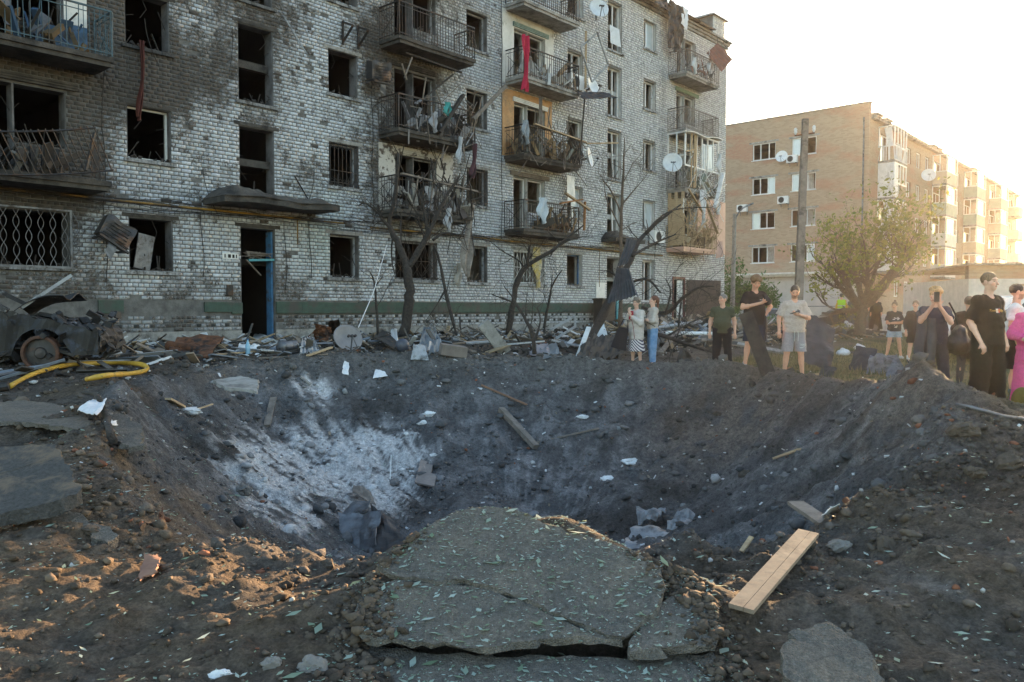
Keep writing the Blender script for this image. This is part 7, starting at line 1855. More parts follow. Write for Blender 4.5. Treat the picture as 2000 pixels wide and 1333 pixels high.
    # left rim: rag, charred branch, leaf-like rusty shard, glove
    rag = MB(); P4 = [gpx(148, 815, .07), gpx(190, 828, .08), gpx(212, 803, .12), gpx(170, 808, .12)]
    crumple(P4, M['paper'], 'soiled white rag on the notched asphalt sheet', 'rag', .05, 3, 14, 12, .008, 'rag'); crumple([gpx(205, 838, .06), gpx(250, 848, .06), gpx(242, 836, .07), gpx(215, 832, .07)], M['paper'], 'narrow white rag end right of the charred branch', 'rag', .03, 4, 15, 8, .008, 'rag')
    br = MB(); polytube(br, [gpx(163, 783, .1), gpx(190, 800, .14), gpx(205, 830, .12), gpx(212, 855, .1), gpx(221, 880, .06)], [.018, .025, .03, .035, .04], 7); br.thing('charred_branch', M['bark_burnt'], 'charred branch lying across the white rag', 'branch', smooth=True)
    crumple([gpx(270, 1042, .04), gpx(320, 1030, .05), at(320, 1003, 5.4), at(296, 1025, 5.3)], M['rust'], 'curled rusty plate on the left near rim', 'rusty_plate', .06, 5, 16, 8, .008, 'metal scrap')
    crumple([gpx(262, 1140, .03), gpx(305, 1130, .03), gpx(313, 1110, .06), gpx(285, 1105, .06)], mat('clay', (.28, .15, .1), (.2, .1, .07), 6, .9), 'reddish rounded clay shard on the near left slope', 'shard', .03, 3, 17, 10, .008, 'fragment', rag=.25)
    for i, (px, py, s, lab) in enumerate(((615, 1310, .1, 'grey concrete lump among pebbles at the bottom edge'), (640, 1105, .07, 'sunlit clod on the near rim left of the main slab'), (1730, 1070, .1, 'dark earth clod right of the pale plank'), (1640, 1070, .09, 'grey concrete lump right of the pale plank end'), (170, 1040, .08, 'brown rounded clod under the left overhang'), (530, 1300, .07, 'angular grey lump left of the concrete lump'), (1880, 845, .12, 'dark rock on the right crest'), (1905, 925, .09, 'rock with an ochre side on the right slope'), (1970, 912, .12, 'black pyramid shaped clod at the right edge'), (1455, 930, .12, 'angular dark clod on the right crater wall'), (1400, 810, .1, 'dark lump pair on the upper right wall'), (475, 960, .12, 'white topped rock on the left wall'))):
        p = gpx(px, py); rr = random.Random(i + 50); mb = lump(p, s * (.6 if py > 1000 else .8), i + 50, (rr.uniform(.9, 1.4), rr.uniform(.8, 1.1), rr.uniform(.6, .9)), .5); mb.thing('clod' if 'clod' in lab else 'rock', M['clod_grey'] if 'grey' in lab or 'white' in lab else M['clod'], lab, 'rock', 'clods and rocks about the crater')
M['galv'] = mat('galvanised', (.3, .3, .31), (.19, .19, .2), 4, .5, .35, bump=.15, bscale=9, c3=(.1, .09, .085), s3=3)
M['clod'] = mat('clod', (.12, .095, .075), (.06, .05, .042), 10, .95, bump=.9, bscale=30, spec=.2)
M['clod_grey'] = mat('clod_grey', (.26, .24, .22), (.15, .14, .13), 10, .95, bump=.7, bscale=30, spec=.2)
foreground()
# ---- fallen leaves on the slabs and near soil
def leaf_litter(name, n, fx, zf, size, label, m, seed):
    rr = np.random.default_rng(seed); x, y = fx(rr, n); z = zf(x, y) + .004; n = len(x)
    a = rr.uniform(0, 6.28, n); t = rr.normal(0, .35, n); s = size * np.exp(rr.normal(0, .6, n)); cu = rr.uniform(.1, .5, n)
    dx, dy = np.cos(a) * s, np.sin(a) * s; ex, ey = -np.sin(a) * s * .38, np.cos(a) * s * .38; tz = t * s * .5
    V = np.stack([np.stack([x - dx, y - dy, z - tz * .2 + s * .05], -1), np.stack([x + ex, y + ey, z + cu * s * .3 + s * .1], -1), np.stack([x + dx, y + dy, z + np.abs(tz) + s * .15], -1), np.stack([x - ex, y - ey, z + cu * s * .1 + s * .06], -1)], 1)
    o = link(name, np_mesh(name, V.reshape(-1, 3), np.arange(n * 4).reshape(-1, 4), m, False, np.repeat(rr.uniform(0, 1, (n, 1)), 4, 0).repeat(3, 1))); tag(o, label, kind='stuff')
M['leaf_pale'] = leaf_mat('leaf_pale', (.56, .66, .62), (.22, .32, .2))
_sl = BVHTree.FromPolygons(*(lambda os: (sum([[o.matrix_basis @ v.co for v in o.data.vertices] for o in os], []), (lambda off: [tuple(i + off[k] for i in p.vertices) for k, o in enumerate(os) for p in o.data.polygons])([sum(len(q.data.vertices) for q in os[:k]) for k in range(len(os))])))([o for o in bpy.data.objects if o.name.startswith('asphalt_slab')][:4]))
def slab_z(x, y):
    g = gz(x, y); out = []
    for a, b, c in zip(x, y, g):
        h = _sl.ray_cast(Vector((a, b, 2.0)), Vector((0, 0, -1))); out.append(max(c, h[0].z) if h[0] else c)
    return np.array(out)
def slab_z_old(x, y): return np.maximum(np.where(y < 3.19 + .02 * x, -.035 + .1 * (y - 3.1), .085 + .33 * (y - 3.25)) + .026, gz(x, y))
leaf_litter('fallen_leaves', 4600, lambda r, n: (r.uniform(-.75, .95, n), r.uniform(2.85, 4.3, n)), slab_z, .0075, 'torn pale green leaves strewn on the upturned asphalt slabs', M['leaf_pale'], 1)
def edge_soil():
    rr = np.random.default_rng(31); P = []
    for path, n in (([(800, 1058), (745, 1100), (722, 1150), (690, 1205), (722, 1250), (690, 1285), (680, 1345)], 900), ([(1245, 1085), (1300, 1115), (1345, 1150), (1390, 1165), (1404, 1205), (1400, 1265), (1425, 1305)], 900)):
        q = [plane_hit(x, y, .06, 3.25, .3) for x, y in path]
        for i in range(n):
            k = rr.integers(0, len(q) - 1); p = q[k].lerp(q[k + 1], rr.uniform()); P.append((p.x + rr.normal(0, .06), p.y + rr.normal(0, .05)))
    P = np.array(P); x, y = P[:, 0], P[:, 1]; z = slab_z(x, y); s_ = np.clip(.009 * np.exp(rr.normal(0, .6, len(x))), 0, .035)
    o = scatter_rocks('edge_soil', np.stack([x, y, z], -1), s_, np.array((.11, .085, .065)) * rr.uniform(.6, 1.4, (len(x), 1)), ICO1, M['rock'], chunky=.42, flat=(.35, .75), sink=.5); tag(o, 'crumbs of soil spilled over the edges of the near asphalt slabs', kind='stuff')
edge_soil()
leaf_litter('leaf_litter', 2600, lambda r, n: ((lambda y: (r.uniform(-.75, .75, n) * y, y))(r.uniform(2.2, 5.6, n))), lambda x, y: gz(x, y) + .01, .009, 'shredded leaves scattered over the near rim soil', M['leaf_pale'], 2)
leaf_litter('slope_litter', 2600, lambda r, n: (r.normal(-3.0, 1.3, n), r.normal(8.2, 2.2, n)), lambda x, y: gz(x, y) + .01, .012, 'bits of leaves and chaff on the left crater slope', M['leaf_pale'], 3)
# glass crumbs and splinters (uncountable)
def splinters():
    rr = random.Random(8); boards = MB(); n = 2300; cols = [(.26, .2, .15), (.06, .055, .05), (.36, .36, .37), (.13, .11, .09), (.16, .18, .21), (.04, .036, .034), (.09, .08, .07), (.3, .22, .13), (.5, .5, .5)]
    for i in range(n):
        u = rr.uniform(4, 40); w = abs(rr.gauss(0, 3.2)) + .2
        p = fw(u, w, 0)
        if math.hypot(p.x - CX, p.y - CY) < 6.9 and p.y < 16.8: continue
        boards.col = rr.choice(cols); L_ = rr.choice((.15, .25, .4, .7, 1.1)) * rr.uniform(.6, 1.3)
        boards.obox((p.x, p.y, g1(p.x, p.y) + rr.uniform(.01, .12)), (L_, rr.uniform(.02, .16), rr.uniform(.01, .04)), (rr.gauss(0, .35), rr.gauss(0, .3), rr.uniform(0, 3.14)))
    o = boards.build('splintered_debris', mat('debris_tint', (1, 1, 1), (.75, .75, .75), 15, .85, attr=True), col=True); tag(o, 'splintered boards and plaster strips strewn along the house', kind='stuff')
    chips = MB()
    for i in range(900):
        y = rr.uniform(5, 17.5); x = rr.uniform(-6, 6.5); s = rr.uniform(.008, .03) * (.5 + y * .06); chips.col = rr.choice(((.6, .6, .62), (.5, .48, .45), (.25, .2, .15), (.1, .09, .09), (.65, .66, .68)))
        chips.obox((x, y, g1(x, y) + s * .3), (s * rr.uniform(.6, 2.6), s, s * .4), (rr.gauss(0, .4), rr.gauss(0, .4), rr.uniform(0, 3.14)))
    o = chips.build('plaster_chips', bpy.data.materials['debris_tint'], col=True); tag(o, 'small plaster chips and splinters sprinkled in the crater', kind='stuff')
    heap = MB()
    for i in range(800):     # tangle heap by the two women and before the brown door
        u = rr.gauss(28.5, 4.2); w = rr.uniform(1.0, 7.5); p = fw(u, w, 0); heap.col = rr.choice(cols[:8]); L_ = rr.uniform(.2, 1.4)
        heap.obox((p.x, p.y, g1(p.x, p.y) + rr.uniform(.02, .45) * math.exp(-((u - 28.5) / 5) ** 2)), (L_, rr.uniform(.03, .3), rr.uniform(.01, .05)), (rr.gauss(0, .4), rr.gauss(0, .45), rr.uniform(0, 3.14)))
    o = heap.build('debris_tangle', bpy.data.materials['debris_tint'], col=True); tag(o, 'tangled heap of broken boards and sheets before the right entrance', kind='stuff')
splinters()
# ---- things standing about the rim on the right
def right_rim():
    plank(gpx(1503, 727, -.1), at(1455, 608, 15.0), .26, .05, M['wood_burnt'], 'broad charred plank leaning upright before the man in black T-shirt', seed=20, up=(0, -1, 0))
    crumple([stand(1318, 17.2), stand(1372, 17.0), at(1345, 690, 17.2), at(1330, 678, 17.3)], M['burnt_metal'], 'black bent sheet on the rim right of the women', amp=.08, seed=21, fold=.05)
    crumple([stand(1568, 18.0, .2), stand(1625, 17.8, .0), at(1632, 640, 18.6), at(1580, 612, 18.8)], M['burnt_metal'], 'curved dark metal sheet behind the man in beige T-shirt', amp=.1, freq=1.5, seed=22)
    crumple([stand(1598, 15.0), stand(1625, 14.8), at(1636, 720, 15.0), at(1606, 714, 15.2)], M['burnt_metal'], 'small black bent tin box on the grass', amp=.06, freq=4, seed=23, n=8)
    plank(stand(1575, 15.2, .03), stand(1597, 14.9, .05), .12, .04, M['wood_pale'], 'short pale board in the grass left of the black tin', seed=24)
    crumple([stand(1658, 17.6), stand(1700, 17.2), at(1715, 683, 17.6), at(1672, 676, 17.9)], M['burnt_metal'], 'upright black metal panel in the grass', amp=.05, seed=25, n=10)
    crumple([stand(1690, 16.8), stand(1750, 16.4), at(1748, 690, 16.7), at(1700, 695, 17.1)], M['steel_grey'], 'crumpled grey car panel beside the black panel', amp=.12, freq=3, seed=26)
    crumple([stand(1730, 16.0), stand(1760, 16.0), at(1765, 718, 16.0), at(1752, 690, 16.3)], M['steel_grey'], 'pale folded metal strip at the crumpled panel', amp=.06, freq=3, seed=27, n=8)
    crumple([stand(1742, 15.6), stand(1795, 15.4), at(1790, 722, 15.8), at(1755, 720, 16.0)], M['steel_dark'], 'dark flat tin sheet lying before the girl', amp=.06, seed=28, n=8)
    rd = MB(); rd.tube([gpx(x, y, .03) for x, y in ((1868, 797), (1900, 803), (1930, 811), (1960, 820), (1990, 824), (2030, 827))], .018, 6); rd.thing('metal_rod', M['steel_grey'], 'long grey metal rod lying below the man in black', 'rod', smooth=True)
    plank(stand(1840, 12.3, .05), stand(1905, 11.8, .06), .1, .03, M['wood_grey'], 'weathered board on the grass before the brown coat', seed=30)
    plank(stand(1860, 11.6, .05), stand(1925, 11.5, .06), .06, .03, M['wood_burnt'], 'charred batten at the feet of the man in black', seed=31)
    g = Field((-.4, -.4, -.3), (.4, .4, .4), .02); g.ell((0, 0, .1), (.26, .2, .16), 0); g.cone((-.1, 0, .2), (.05, .05, .3), .08, .05, .06); g.wrinkle(.02, 9, 9, 3); V, F = g.mesh()
    for i, (px, Y, s, lab) in enumerate(((1598, 38, 1.5, 'white bundle in the grass left of the worker in the vest'), (1655, 41, 1.4, 'white sack at the feet of the grey man'), (1680, 27, .8, 'pale plastic bag on the grass near the tree'), (1648, 24, .8, 'small white bag on the dry grass'))):
        o = link('white_sack', np_mesh('white_sack', V, F, M['paper'], True)); o.location = stand(px, Y); o.scale = (s, s, s * .8); o.rotation_euler = (0, 0, i); tag(o, lab, 'sack', 'white bags on the grass')
    e = empty('backpack', stand(2000, 10.3), R(20), 'yellow and black backpack on the ground at the right edge', 'backpack')
    g = Field((-.3, -.25, -.02), (.3, .25, .5), .015); g.ell((0, 0, .2), (.2, .14, .24), 0); g.cut((0, 0, 0), (0, 0, -1)); V, F = g.mesh(); link('bag_body', np_mesh('bag_body', V, F, cloth((.16, .11, .03)), True), e); e.scale = (.75, .75, .75)
    s = MB(); s.tube([(-.1, -.15, .4), (-.12, -.2, .2), (-.08, -.15, .02)], .02, 5); s.build('strap', cloth((.02, .02, .02)), e)
    # mineral-wool tuft blown onto the post
right_rim()
# ---- yard before the house
def yard():
    # yellow hose
    h = MB(); pts = [gpx(20, 762, .05), gpx(60, 742, .07), gpx(110, 727, .08), gpx(160, 719, .07), gpx(230, 716, .06), gpx(275, 719, .06), gpx(288, 729, .06), gpx(260, 737, .06), gpx(210, 742, .06), gpx(170, 750, .06)]
    polytube(h, pts, [.036] * len(pts), 10, wob=.015); h.thing('fire_hose', M['hose_yellow'], 'yellow fire hose looped on the ground beside the wrecked car', 'hose', smooth=True)
    c = MB(); c.tube([gpx(0, 766, .06), gpx(18, 763, .06)], .06, 8); c.thing('hose_coupling', M['steel_dark'], 'black coupling at the end of the yellow hose', 'hose coupling')
    # rusted plates
    crumple([gpx(322, 700, .05), gpx(410, 705, .05), at(438, 652, 17.5), at(350, 660, 17.8)], M['rust'], 'big rust brown plate on the heap left of the entrance', amp=.12, freq=1.6, seed=41, th=.02)
    tb = MB(); polytube(tb, [at(330, 676, 16.3), at(370, 680, 16.0), at(400, 690, 15.7)], [.1, .1, .09], 10); tb.thing('rusty_cylinder', M['rust'], 'orange rusted cylinder under the brown plate', 'cylinder', smooth=True)
    crumple([gpx(318, 705, .02), gpx(395, 708, .02), at(400, 688, 15.8), at(325, 690, 16.0)], M['steel_dark'], 'dark crumpled sheet below the rusted cylinder', amp=.12, freq=3, seed=42)
    plank(gpx(400, 699, .04), gpx(500, 690, .04), .06, .03, M['wood_pale'], 'yellowish lath on the ground right of the rusted plate', 'lath', cat='lath')
    crumple([gpx(232, 705, .0), gpx(265, 706, .0), at(263, 680, 16.3), at(236, 681, 16.4)], M['steel_grey'], 'small grey blue upright panel near the hose', amp=.02, seed=43, n=6)
    crumple([gpx(175, 700, .03), gpx(205, 703, .03), gpx(225, 705, .2), gpx(200, 690, .3)], M['grey_paint'], 'bent blue grey trim strip left of the upright panel', amp=.04, seed=44, n=6)
    plank(gpx(118, 712, .04), gpx(270, 708, .04), .08, .03, M['grey_paint'], 'long grey rail behind the yellow hose', 'rail', cat='rail')
    crumple([gpx(455, 695, .02), gpx(510, 698, .02), gpx(515, 683, .12), gpx(468, 682, .12)], M['white_plastic'], 'white blue crushed plastic strip below the entrance', amp=.08, freq=4, seed=45, n=10)
    b = empty('water_bottle', gpx(484, 692), 0, 'clear blue plastic bottle standing before the entrance', 'bottle')
    bb = MB(); bb.lathe([(.045, 0), (.05, .03), (.047, .1), (.05, .17), (.03, .23), (.016, .26), (.016, .29)], 14); bb.build('bottle_body', mat('pet', (.25, .45, .6), (.2, .38, .52), 3, .15), b, smooth=True); bc = MB(); bc.lathe([(.018, .285), (.018, .31), (.012, .312)], 12); bc.build('cap', M['blue_paint'], b)
    crumple([gpx(492, 668, .1), gpx(560, 690, .05), gpx(548, 683, .15), gpx(500, 660, .2)], M['white_plastic'], 'long pale strip leaning on debris right of the bottle', amp=.04, seed=46, n=8)
    cy = MB(); polytube(cy, [gpx(545, 690, .12), gpx(580, 688, .14)], [.13, .12], 12); cy.thing('metal_drum', M['steel_grey'], 'dented grey drum lying below the entrance', 'drum', smooth=True)
    crumple([gpx(585, 695, .03), gpx(625, 690, .03), gpx(612, 672, .2), gpx(590, 678, .2)], M['grey_paint'], 'grey slatted panel right of the drum', amp=.04, seed=47, corr=.09, n=8)
    crumple([gpx(590, 668, .02), gpx(640, 672, .02), at(648, 640, 20.5), at(622, 634, 20.8)], M['rust'], 'brown splintered panel heap left of the fallen dish', amp=.15, freq=3, seed=48)
    crumple([gpx(640, 668, .02), gpx(668, 668, .02), at(662, 624, 20.2), at(642, 628, 20.4)], M['steel_dark'], 'tall grey cabinet side behind the fallen dish', amp=.03, seed=49, n=6)
    plank(gpx(600, 700, .05), gpx(648, 688, .1), .08, .03, M['wood_pale'], 'yellow broken board before the fallen dish', seed=50); plank(gpx(505, 705, .05), gpx(640, 697, .05), .06, .03, M['wood_grey'], 'long brown batten across the heap before the entrance', seed=51)
    d = dish('fallen_dish', at(677, 668, 17.6), (.45, -.7, .5), .33, 'large grey satellite dish fallen on the rubble heap', 'satellite dishes on the burnt house', m=mat('dish_grey', (.24, .22, .22), (.16, .15, .15), 3, .5)); d.location.z = g1(d.location.x, 17.6) + .27
    w = MB(); w.tube([at(700, 640, 17.6), at(730, 570, 19), at(755, 480, 21.0)], .01, 4); w.thing('cable', M['paper'], 'pale thin cable hanging from the tree to the fallen dish', 'cable')
    crumple([gpx(735, 672, .15), gpx(770, 690, .1), gpx(782, 683, .12), gpx(745, 660, .3)], M['wood_burnt'], 'dark board leaning before the forked tree', 'board', .02, 2, 52, 6, .04, 'board')
    ba = MB(); v, f = ICO2; p = gpx(786, 688, .14); ba.add([p + Vector(q) * .15 for q in v], [tuple(int(a) for a in t) for t in f]); ba.thing('ball', mat('ball_blue', (.06, .07, .1), (.04, .045, .06), 8, .5), 'dark blue ball at the foot of the forked tree', 'ball', smooth=True)
    crumple([gpx(765, 680, .1), gpx(778, 684, .1), gpx(775, 662, .3), gpx(763, 664, .3)], M['white_plastic'], 'pale curved plastic piece above the ball', 'plastic_piece', .04, 4, 53, 6, .02, 'scrap')
    crumple([gpx(815, 690, .02), gpx(870, 695, .02), gpx(850, 660, .35), gpx(828, 665, .4)], M['car_blue'], 'torn blue grey car bumper before the house', amp=.14, freq=4, seed=54, n=14, th=.015)
    crumple([gpx(802, 705, .02), gpx(838, 706, .02), gpx(830, 690, .15), gpx(808, 692, .2)], M['grey_paint'], 'smooth grey panel left below the torn bumper', amp=.06, seed=55, n=8)
    cb = MB(); p = gpx(885, 694, .1); cb.obox(p, (.55, .3, .22), (.1, .15, .3)); cb.thing('masonry_block', mat('striped_block', (.2, .17, .15), (.14, .12, .11), 5, .9), 'grey brown masonry block on the crest right of the bumper', 'masonry block')
    cb = MB(); p = at(965, 655, 19.5); cb.obox(p, (.3, .2, .95), (R(8), R(-38), R(10))); o = cb.thing('concrete_block', M['concrete'], 'pale slanted concrete block stuck in the crest', 'concrete block'); o.location.z = g1(o.location.x, o.location.y) - .1
    crumple([gpx(1035, 697, .03), gpx(1075, 700, .03), gpx(1070, 682, .15), gpx(1040, 684, .15)], mat('sheet_brownblue', (.24, .24, .27), (.18, .15, .15), 2, .6), 'brownish folded sheet left of the blue one on the crest', amp=.06, seed=56, n=8)
    crumple([gpx(1060, 702, .03), gpx(1098, 700, .03), gpx(1085, 682, .18), gpx(1065, 686, .12)], M['car_blue'], 'blue grey metal sheet on the crest by the thin sapling', amp=.07, seed=57, n=8)
    crumple([gpx(1150, 676, .2), gpx(1190, 680, .2), gpx(1180, 660, .45), gpx(1150, 662, .45)], mat('sheet_paleblue', (.5, .58, .62), (.4, .46, .5), 3, .6), 'pale blue white crumpled sheet on the dark heap', amp=.08, seed=58, n=8)
    crumple([gpx(1130, 700, .05), gpx(1215, 705, .05), gpx(1220, 675, .3), gpx(1140, 680, .3)], cloth((.07, .065, .06)), 'heap of dark grey cloth below the pale sheet', 'cloth_heap', .16, 3.5, 59, 14, .03, 'cloth')
    fr = MB(); a, b_, c_, d_ = at(1075, 645, 23), at(1122, 618, 23.5), at(1124, 638, 23.5), at(1085, 662, 23); 
    for p, q in ((a, b_), (b_, c_), (c_, d_)): fr.bar(p, q, .06)
    fr.thing('window_frame_piece', M['grey_paint'], 'blue grey broken window frame leaning on the heap', 'window frame')
    for i, (x0, y0, x1, y1, Y0, Y1, mm, lab) in enumerate(((1128, 700, 1150, 640, 19.5, 21.5, 'white_paint', 'white bent pole leaning on the heap left of the leaning tree'), (1290, 690, 1330, 640, 19.5, 22, 'wood_grey', 'grey slanting batten behind the woman in jeans'), (1300, 650, 1395, 652, 24, 24, 'white_paint', 'long pale horizontal board on the rubble before the brown door'), (1285, 640, 1370, 628, 27, 28, 'grey_paint', 'bluish panel edge on the rubble below the brown door'), (1370, 665, 1440, 660, 21, 21, 'wood_grey', 'grey board behind the man in olive'), (1440, 672, 1540, 690, 19, 18.5, 'concrete', 'pale log like beam on the grass behind the men with phones'))):
        plank(at(x0, y0, Y0), at(x1, y1, Y1), .12, .05, M[mm], lab, seed=60 + i, up=(0, -.6, 1))
    # corrugated sheets caught in the leaning tree
    crumple([at(1186, 592, 22.4), at(1246, 578, 22.2), at(1228, 520, 22.9), at(1205, 526, 23.0)], mat('corrugated', (.07, .075, .085), (.045, .048, .055), 4, .6, .4), 'large dark corrugated sheet hung in the leaning tree', 'corrugated_sheet', .08, 1.2, 70, 12, .008, 'metal sheet', corr=.1)
    crumple([at(1205, 520, 23.0), at(1226, 512, 22.9), at(1244, 470, 23.2), at(1224, 465, 23.3)], bpy.data.materials['corrugated'], 'narrow corrugated sheet above the larger one in the leaning tree', 'corrugated_sheet', .08, 1.2, 71, 10, .008, 'metal sheet', corr=.1)
    # brown cabinet and notice board by the second entrance
    cb = MB(); cb.box((26.35, -.75, .2), (27.25, -.3, 1.75)); cb.box((26.3, -.8, 1.75), (27.3, -.28, 1.82)); c = fthing(cb, 'cabinet', mat('cabinet_brown', (.06, .045, .035), (.035, .028, .022), 5, .7), 'brown metal cabinet standing by the second entrance', 'cabinet')
    nb = MB(); nb.box((26.9, -.05, 1.85), (27.55, -.012, 2.5)); fthing(nb, 'notice_board', M['white_paint'], 'small white notice board on the wall left of the second entrance', 'notice board')
yard()
# ---- burnt car
def wreck():
    e = empty('burnt_car', gpx(42, 722), R(12), 'burnt out blue car wreck with its bonnet torn up beside the house', 'car')
    ch = mat('charred_body', (.05, .05, .055), (.015, .014, .014), 4, .6, .3, bump=.6, bscale=14, c3=(.3, .3, .32), s3=5, t3=(.58, .68))
    bl = mat('scorched_blue', (.05, .065, .11), (.018, .018, .02), 4, .6, .2, c3=(.014, .013, .013), s3=3.5, t3=(.36, .5), bump=.5, bscale=12)
    rr = random.Random(3)
    def shell(fn, nu, nv, m, nm, th=.015):
        b = MB(); b.sheet(fn, nu, nv, th); return b.build(nm, m, e)
    # side panel with wheel arch: local x along the car (front = +x), y towards the house
    def side(y):
        b = MB(); n = 40; top = []; bot = []
        for i in range(n + 1):
            x = -2.6 + 3.75 * i / n
            zt = .92 - .28 * max(0, (x - .1)) / 1.05 - .03 * abs(math.sin(x * 7)) if x > -.2 else .95 + .02 * math.sin(x * 5)
            d = abs(x - .28); zb = .22 if d > .42 else .22 + math.sqrt(max(0, .42 ** 2 - d * d)) * 1.05
            d2 = abs(x + 2.1); zb = max(zb, .22 if d2 > .4 else .22 + math.sqrt(max(0, .4 ** 2 - d2 * d2)))
            dn = float(fbm(np.array(x * 2.3 + y), np.array(y * 3.), 3)); top.append(Vector((x, y + .09 * dn, min(zt, 1.0) - .09 * abs(dn)))); bot.append(Vector((x, y - .04 * dn, min(zb, zt - .03))))
        for i in range(n): b.hexa([bot[i], bot[i + 1], bot[i + 1] + Vector((0, .03, 0)), bot[i] + Vector((0, .03, 0)), top[i], top[i + 1], top[i + 1] + Vector((0, .03, 0)), top[i] + Vector((0, .03, 0))])
        return b
    side(0.0).build('near_wing', bl, e); side(1.45).build('far_wing', ch, e)
    shell(lambda u, v: (-2.6 + 3.7 * u, .05 + 1.4 * v, .35 + .05 * math.sin(u * 30) * math.sin(v * 20)), 16, 8, ch, 'floor_pan')
    shell(lambda u, v: (.05 + .95 * u, .05 + 1.4 * v, .86 - .22 * u + .07 * float(fbm(np.array(u * 4.), np.array(v * 4.), 3))), 14, 10, ch, 'engine_bay')
    shell(lambda u, v: (-.15 + .75 * u, .15 + 1.25 * v, .95 + .42 * u * (1 - .4 * u) + .06 * math.sin(v * 8 + u * 3)), 10, 8, ch, 'torn_bonnet')
    shell(lambda u, v: (1.05 + .12 * math.sin(3 * u) + .05 * float(gnoise(np.array(v * 6), np.array(u * 6))), .03 + 1.42 * v, .25 + .42 * u), 8, 12, ch, 'crushed_front')
    p = MB(); p.bar((-.2, .05, .95), (-1.0, .2, 1.42), .07); p.bar((-.2, 1.4, .95), (-1.0, 1.25, 1.42), .07); p.bar((-1.0, .2, 1.42), (-1.0, 1.25, 1.42), .06); p.bar((-1.0, .2, 1.42), (-2.3, .2, 1.4), .07); p.bar((-1.0, 1.25, 1.42), (-2.3, 1.25, 1.4), .07); p.bar((-1.3, .12, .9), (-1.3, .2, 1.42), .08); p.bar((-2.3, .2, 1.4), (-2.6, .05, .95), .07); p.build('roof_frame', ch, e)
    shell(lambda u, v: (-2.3 + 1.3 * u, .2 + 1.05 * v, 1.43 + .03 * math.sin(u * 9) - .1 * math.sin(math.pi * u) * math.sin(math.pi * v)), 10, 8, ch, 'sagging_roof')
    st = MB(); st.bar((-.05, .2, 1.0), (.62, .5, 1.55), .05); st.build('bonnet_stay', M['grey_paint'], e)
    for x in (.28, -2.1):
        w = MB(); w.lathe([(.18, -.09), (.27, -.1), (.29, -.08), (.26, -.04), (.26, .05), (.29, .08), (.27, .1), (.24, .1), (.23, .0), (.24, -.1)], 24, Matrix.Translation((x, .06, .26)) @ Matrix.Rotation(R(90), 4, 'X'), cap=False); wo = w.build('wheel', mat('rust_dark', (.11, .05, .03), (.04, .025, .02), 8, .9), e)
        h = MB(); h.lathe([(.015, .06), (.08, .05), (.1, .02), (.245, .0)], 18, Matrix.Translation((x, .04, .26)) @ Matrix.Rotation(R(90), 4, 'X')); h.build('hub', M['burnt_metal'], wo)
    j = MB()
    for k in range(150): j.obox((rr.uniform(-.9, 1.25), rr.uniform(-.08, 1.3), rr.uniform(.3, .98) - .1), (rr.uniform(.05, .3), rr.uniform(.03, .15), rr.uniform(.02, .12)), (rr.uniform(-1, 1), rr.uniform(-1, 1), rr.uniform(0, 3)))
    tag(j.build('engine_scrap', ch, e), kind='stuff')
wreck()
